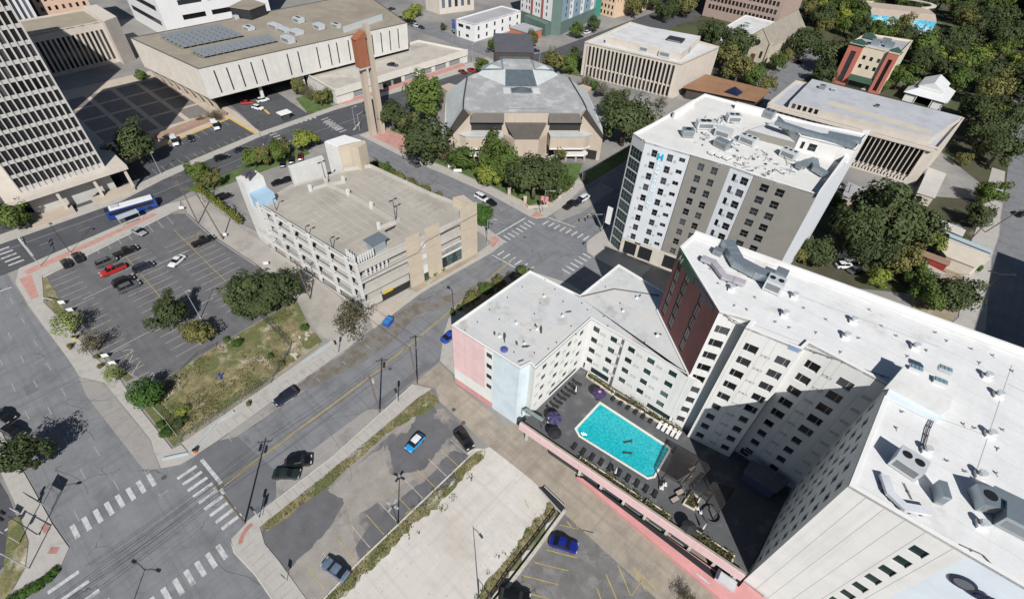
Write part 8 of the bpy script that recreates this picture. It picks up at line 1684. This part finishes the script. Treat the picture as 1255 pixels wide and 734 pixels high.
# signs and boards
def board(u, v, h, wd, ht, az, m, label, posts=2, name="sign", cat="sign"):
    b = P(u, v); t = thing(name, label, cat, (b.x, b.y, .05)); c, s = cos(R(az)), sin(R(az)); mb = MB(); mb.box((b.x, b.y, h+ht/2), (wd, .08, ht), R(az)); mb.build("board", m, t)
    for k in ((0,) if posts == 1 else (-.4, .4)): mb = MB(); mb.tube((b.x+c*wd*k, b.y+s*wd*k, 0), (b.x+c*wd*k, b.y+s*wd*k, h), .05); mb.build("post", galv, t)
    return t
wsg = plain("sign_white_plain", (.72, .72, .7), .6)
for u, v, lb in ((224, 258, "white board on posts at the lot's avenue corner"), (276, 291, "small white board at the utility pole by the lot"), (327, 326, "white post sign at the lot's alley edge"), (78, 374, "white sign boards at the pavement edge of the lot"), (88, 383, "second white sign behind the mesquite by the lot"), (131, 439, "white barrier board at the lot's lower gate"), (140, 448, "white barrier by the small mesquite")): board(u, v, .5, 1.2, .9, 60, wsg, lb)
board(322, 632, 1.6, .8, 1.6, 100, plain("sign_back_grey", (.12, .13, .18), .6), "dark street sign on the verge at the corner", 1); board(352, 712, 1.8, .7, .9, 10, black, "dark square sign at the lower patched lot", 1); board(57, 622, 3.0, 2.6, 1.7, 200, black, "large dark board above the pavement at the left")
board(62, 371, 1.2, 2.8, .2, 30, plain("shelter_pale_blue", (.4, .52, .56), .6), "pale blue bench canopy on the pavement by the lot", 2, "bench_canopy", "canopy")
b = P(21, 628); board(21, 628, .3, 1.6, .8, 20, plain("sign_white_blue", (.62, .66, .8), .6), "white sign at the lower left lot entrance")
# bus shelter, guard booth, bins, dumpster
sh = P(156, 263, 2.4); t = thing("bus_shelter", "grey roofed bus shelter beside the blue bus", "bus shelter", (sh.x, sh.y, .13)); mb = MB(); mb.box((sh.x, sh.y, 2.5), (2.2, 5.2, .14)); mb.build("roof", plain("shelter_grey", (.42, .47, .5), .5), t)
for i in (-1, 1):
    for j in (-1, 1): mb = MB(); mb.tube((sh.x+i, sh.y+j*2.4, .13), (sh.x+i, sh.y+j*2.4, 2.5), .05); mb.build("post", galv, t)
mb = MB(); mb.box((sh.x+.6, sh.y, .55), (.45, 3.6, .08)); mb.build("bench", galv, t)
gb = P(348, 138, 2.6); t = thing("guard_booth", "white roofed guard booth at the civic hall's entrance lane", "booth", (gb.x, gb.y, 0)); mb = MB(); mb.box((gb.x, gb.y, 1.2), (2.4, 2.4, 2.4)); mb.build("cabin", plain("booth_dark", (.06, .065, .07), .4), t); mb = MB(); mb.box((gb.x, gb.y, 2.6), (3.6, 4.4, .25)); mb.build("roof", parw, t)
db = P(475.5, 395, .6); t = thing("blue_container", "bright blue waste container at the garage exit kerb", "waste container", (db.x, db.y, .02)); mb = MB(); mb.box((db.x, db.y, .75), (1.5, 2.1, 1.2), .3); mb.build("body", plain("container_blue", (.02, .1, .4), .5), t); mb = MB(); mb.box((db.x, db.y, 1.4), (1.6, 2.2, .12), .3); mb.build("lid", plain("container_lid", (.05, .2, .5), .5), t)
for s in (-.5, .5): mb = MB(); mb.box((db.x, db.y+s, .1), (1.2, .16, .16), .3); mb.build("skid", black, t)
for i, (u, v, c, lb) in enumerate(((240.5, 554, (.55, .12, .02), "small orange bin at the corner of the dry grass lot"), (93, 416, (.55, .42, .05), "yellow hydrant post on the bay by the parking lot"), (716, 301, (.1, .22, .3), "blue green bin on the pavement at the crossing"), (1129, 216, (.5, .12, .08), "red barrier block by the right street lot"))):
    p = P(u, v); t = thing("bin", lb, "bin", (p.x, p.y, .1)); mb = MB(); mb.tube((p.x, p.y, .1), (p.x, p.y, .95), .32, .36, 12); mb.build("body", plain("bin_%d" % i, c, .6), t); mb = MB(); mb.tube((p.x, p.y, .95), (p.x, p.y, 1.05), .38, .3, 12); mb.build("lid", black, t)
# chain link fences and low walls
def fence(pts, h, label, m=galv, mesh=True, dense=9):
    ps = [P(u, v, .1) for u, v in pts]; t = thing("wire_fence", label, "fence", ps[0]); mbp = []
    for a, b in zip(ps[:-1], ps[1:]):
        n = max(1, int((b-a).length/2.6))
        for i in range(n+1): q = a.lerp(b, i/n); mb = MB(); mb.tube((q.x, q.y, 0), (q.x, q.y, h), .045, .045, 6); mb.build("post", m, t)
    mb = MB()
    for a, b in zip(ps[:-1], ps[1:]):
        for k in range(dense+1): mb.tube((a.x, a.y, .1+(h-.1)*k/dense), (b.x, b.y, .1+(h-.1)*k/dense), .012 if 0 < k < dense else .035, None, 4)
        L = (b-a).length; n = int(L/.45)
        for i in range(n): q = a.lerp(b, i/n); r2 = a.lerp(b, min(1, (i+2)/n)); mb.tube((q.x, q.y, .1), (r2.x, r2.y, h), .01, None, 3)
    mb.build("wire_mesh", m, t); return t
fence([(222, 541), (275, 507), (333, 469), (352, 436), (356, 428)], 1.9, "wire fence along the lower side of the dry grass lot", plain("fence_green_grey", (.16, .2, .18), .6, .3)); fence([(222, 541), (205, 518), (188, 500)], 1.8, "short wire fence running up from the street corner of the grass lot", galv); fence([(316, 384), (336, 404), (356, 424)], 1.6, "wire fence crossing the upper part of the dry grass lot", plain("fence_dark", (.1, .1, .1), .6, .3))
fence([(188, 500), (192, 483), (240, 436), (265, 424)], 1.2, "low wire fence between the parking lot and the dry grass", plain("fence_grey", (.25, .25, .25), .6, .3))
def lowwall(pts, wd, h, m, label, zb=0., name="low_wall"):
    ps = [P(u, v) for u, v in pts]; t = thing(name, label, "wall", ps[0]); mb = MB()
    for a, b in zip(ps[:-1], ps[1:]): d = (b-a).normalized(); n = Vector((-d.y, d.x, 0))*wd/2; mb.prism(ccw([(a-n)[:2], (b-n)[:2], (b+n)[:2], (a+n)[:2]]), zb, h)
    mb.build("wall", m, t); return t
lowwall([(200, 563), (232, 556), (266, 519), (287, 505)], .35, .45, mat("blue_grey_kerb", (.42, .48, .5), .9, .1), "low blue grey kerb wall along the dry grass lot's pavement"); lowwall([(372, 444), (395, 428), (408, 418)], .35, .4, MATS["blue_grey_kerb"], "short pale kerb wall near the alley mouth")
wl = lowwall([(692, 626), (660, 670), (628, 712), (604, 742)], .5, .55, mat("rubble_wall", (.52, .48, .42), .95, .2, .8, .2, 5), "crumbling pale retaining wall beside the yellow striped lot")
ps = [P(u, v) for u, v in ((680, 628), (655, 662), (622, 704), (596, 742))]; t = thing("guard_rail", "dark guard rail between the gravel and the retaining wall", "rail", ps[0]); mb = MB()
for a, b in zip(ps[:-1], ps[1:]): mb.tube((a.x, a.y, .75), (b.x, b.y, .75), .09, None, 6); mb.tube((a.x, a.y, .4), (b.x, b.y, .4), .06, None, 6)
mb.build("rail", dkpole, t)
for a, b in zip(ps[:-1], ps[1:]):
    for k in range(4): q = a.lerp(b, k/4); mb = MB(); mb.box((q.x, q.y, .45), (.12, .12, .9)); mb.build("post", dkpole, t)
q = [P(u, v) for u, v in ((661, 600), (667, 597), (692, 621), (687, 629))]; t = thing("dark_trough", "long dark open trough at the driveway end of the gravel lot", "trough", q[0]); mb = MB(); mb.prism(ccw([x[:2] for x in q]), .02, .35); mb.build("body", darkvoid, t)
for a, b in ((q[0], q[3]), (q[1], q[2])): mb = MB(); mb.tube((a.x, a.y, .4), (b.x, b.y, .4), .12, None, 6); mb.build("edge", galv, t)
# wall posts and low walls round the auditorium lawn
for i, (u, v) in enumerate(((540+500/5.967, 150+530/5.967), (540+615/5.967, 150+600/5.967), (540+780/5.967, 150+605/5.967), (540+955/5.967, 150+480/5.967), (540+1040/5.967, 150+425/5.967), (540+870/5.967, 150+550/5.967))):
    p = P(u, v); t = thing("gate_pier", ("leftmost tan pier by the auditorium lawn", "second tan pier at the lawn's street corner", "tan pier below the pink banners", "tan pier on the lawn's right side", "tan pier at the auditorium's right walk", "low tan pier in the middle of the lawn's right side")[i], "pier", (p.x, p.y, 0)); mb = MB(); mb.box((p.x, p.y, 1.25), (.9, .9, 2.5), .8); mb.build("pier", tan, t); mb = MB(); mb.box((p.x, p.y, 2.56), (1.05, 1.05, .14), .8); mb.build("cap", cream_c, t)
lowwall([(540+505/5.967, 150+545/5.967), (540+610/5.967, 150+600/5.967), (540+640/5.967, 150+630/5.967), (540+780/5.967, 150+620/5.967), (540+950/5.967, 150+485/5.967)], .25, .9, tan, "low tan wall linking the piers of the auditorium lawn")
for i, (u, v) in enumerate(((554, 207), (561, 212))): board(u, v, .4, 2.6, 1.0, 45, whb, ("upper white sign slab on the auditorium lawn", "lower white sign slab on the auditorium lawn")[i], 2)
# kerbside utility covers
for i, (u, v) in enumerate(((201, 585), (1, 1), (478, 452), (556, 502), (568, 518), (643, 291))):
    if i == 1: continue
    p = P(u, v); mb = MB(); mb.tube((p.x, p.y, .02), (p.x, p.y, .06 if i in (3, 4) else .045), .42, .42, 14); o = mb.build("manhole_cover", plain("iron_cover", (.1, .085, .075), .8)); tag(o, ("square looking drain cover at the corner kerb", "", "manhole cover in the street near the utility poles", "upper manhole cover in the driveway", "lower manhole cover in the driveway", "manhole cover in the middle of the crossing")[i], "manhole cover")
# a few litter and rubble heaps
for i, (u, v, lb) in enumerate(((268, 463, "small blue heap of rubbish in the dry grass"), (375, 412, "pale rubble at the bare tree's foot"), (361, 437, "broken pale stones at the fence corner"))):
    p = P(u, v, .1); mb = MB()
    for _ in range(9): mb.box((p.x+rnd.gauss(0, .5), p.y+rnd.gauss(0, .5), .2), (rnd.uniform(.2, .6), rnd.uniform(.2, .6), rnd.uniform(.15, .35)), rnd.uniform(0, 3))
    o = mb.build("rubble", plain("rubble_%d" % i, ((.05, .06, .25), (.5, .46, .4), (.55, .5, .42))[i], .9)); tag(o, lb, "rubble")
place_windows()
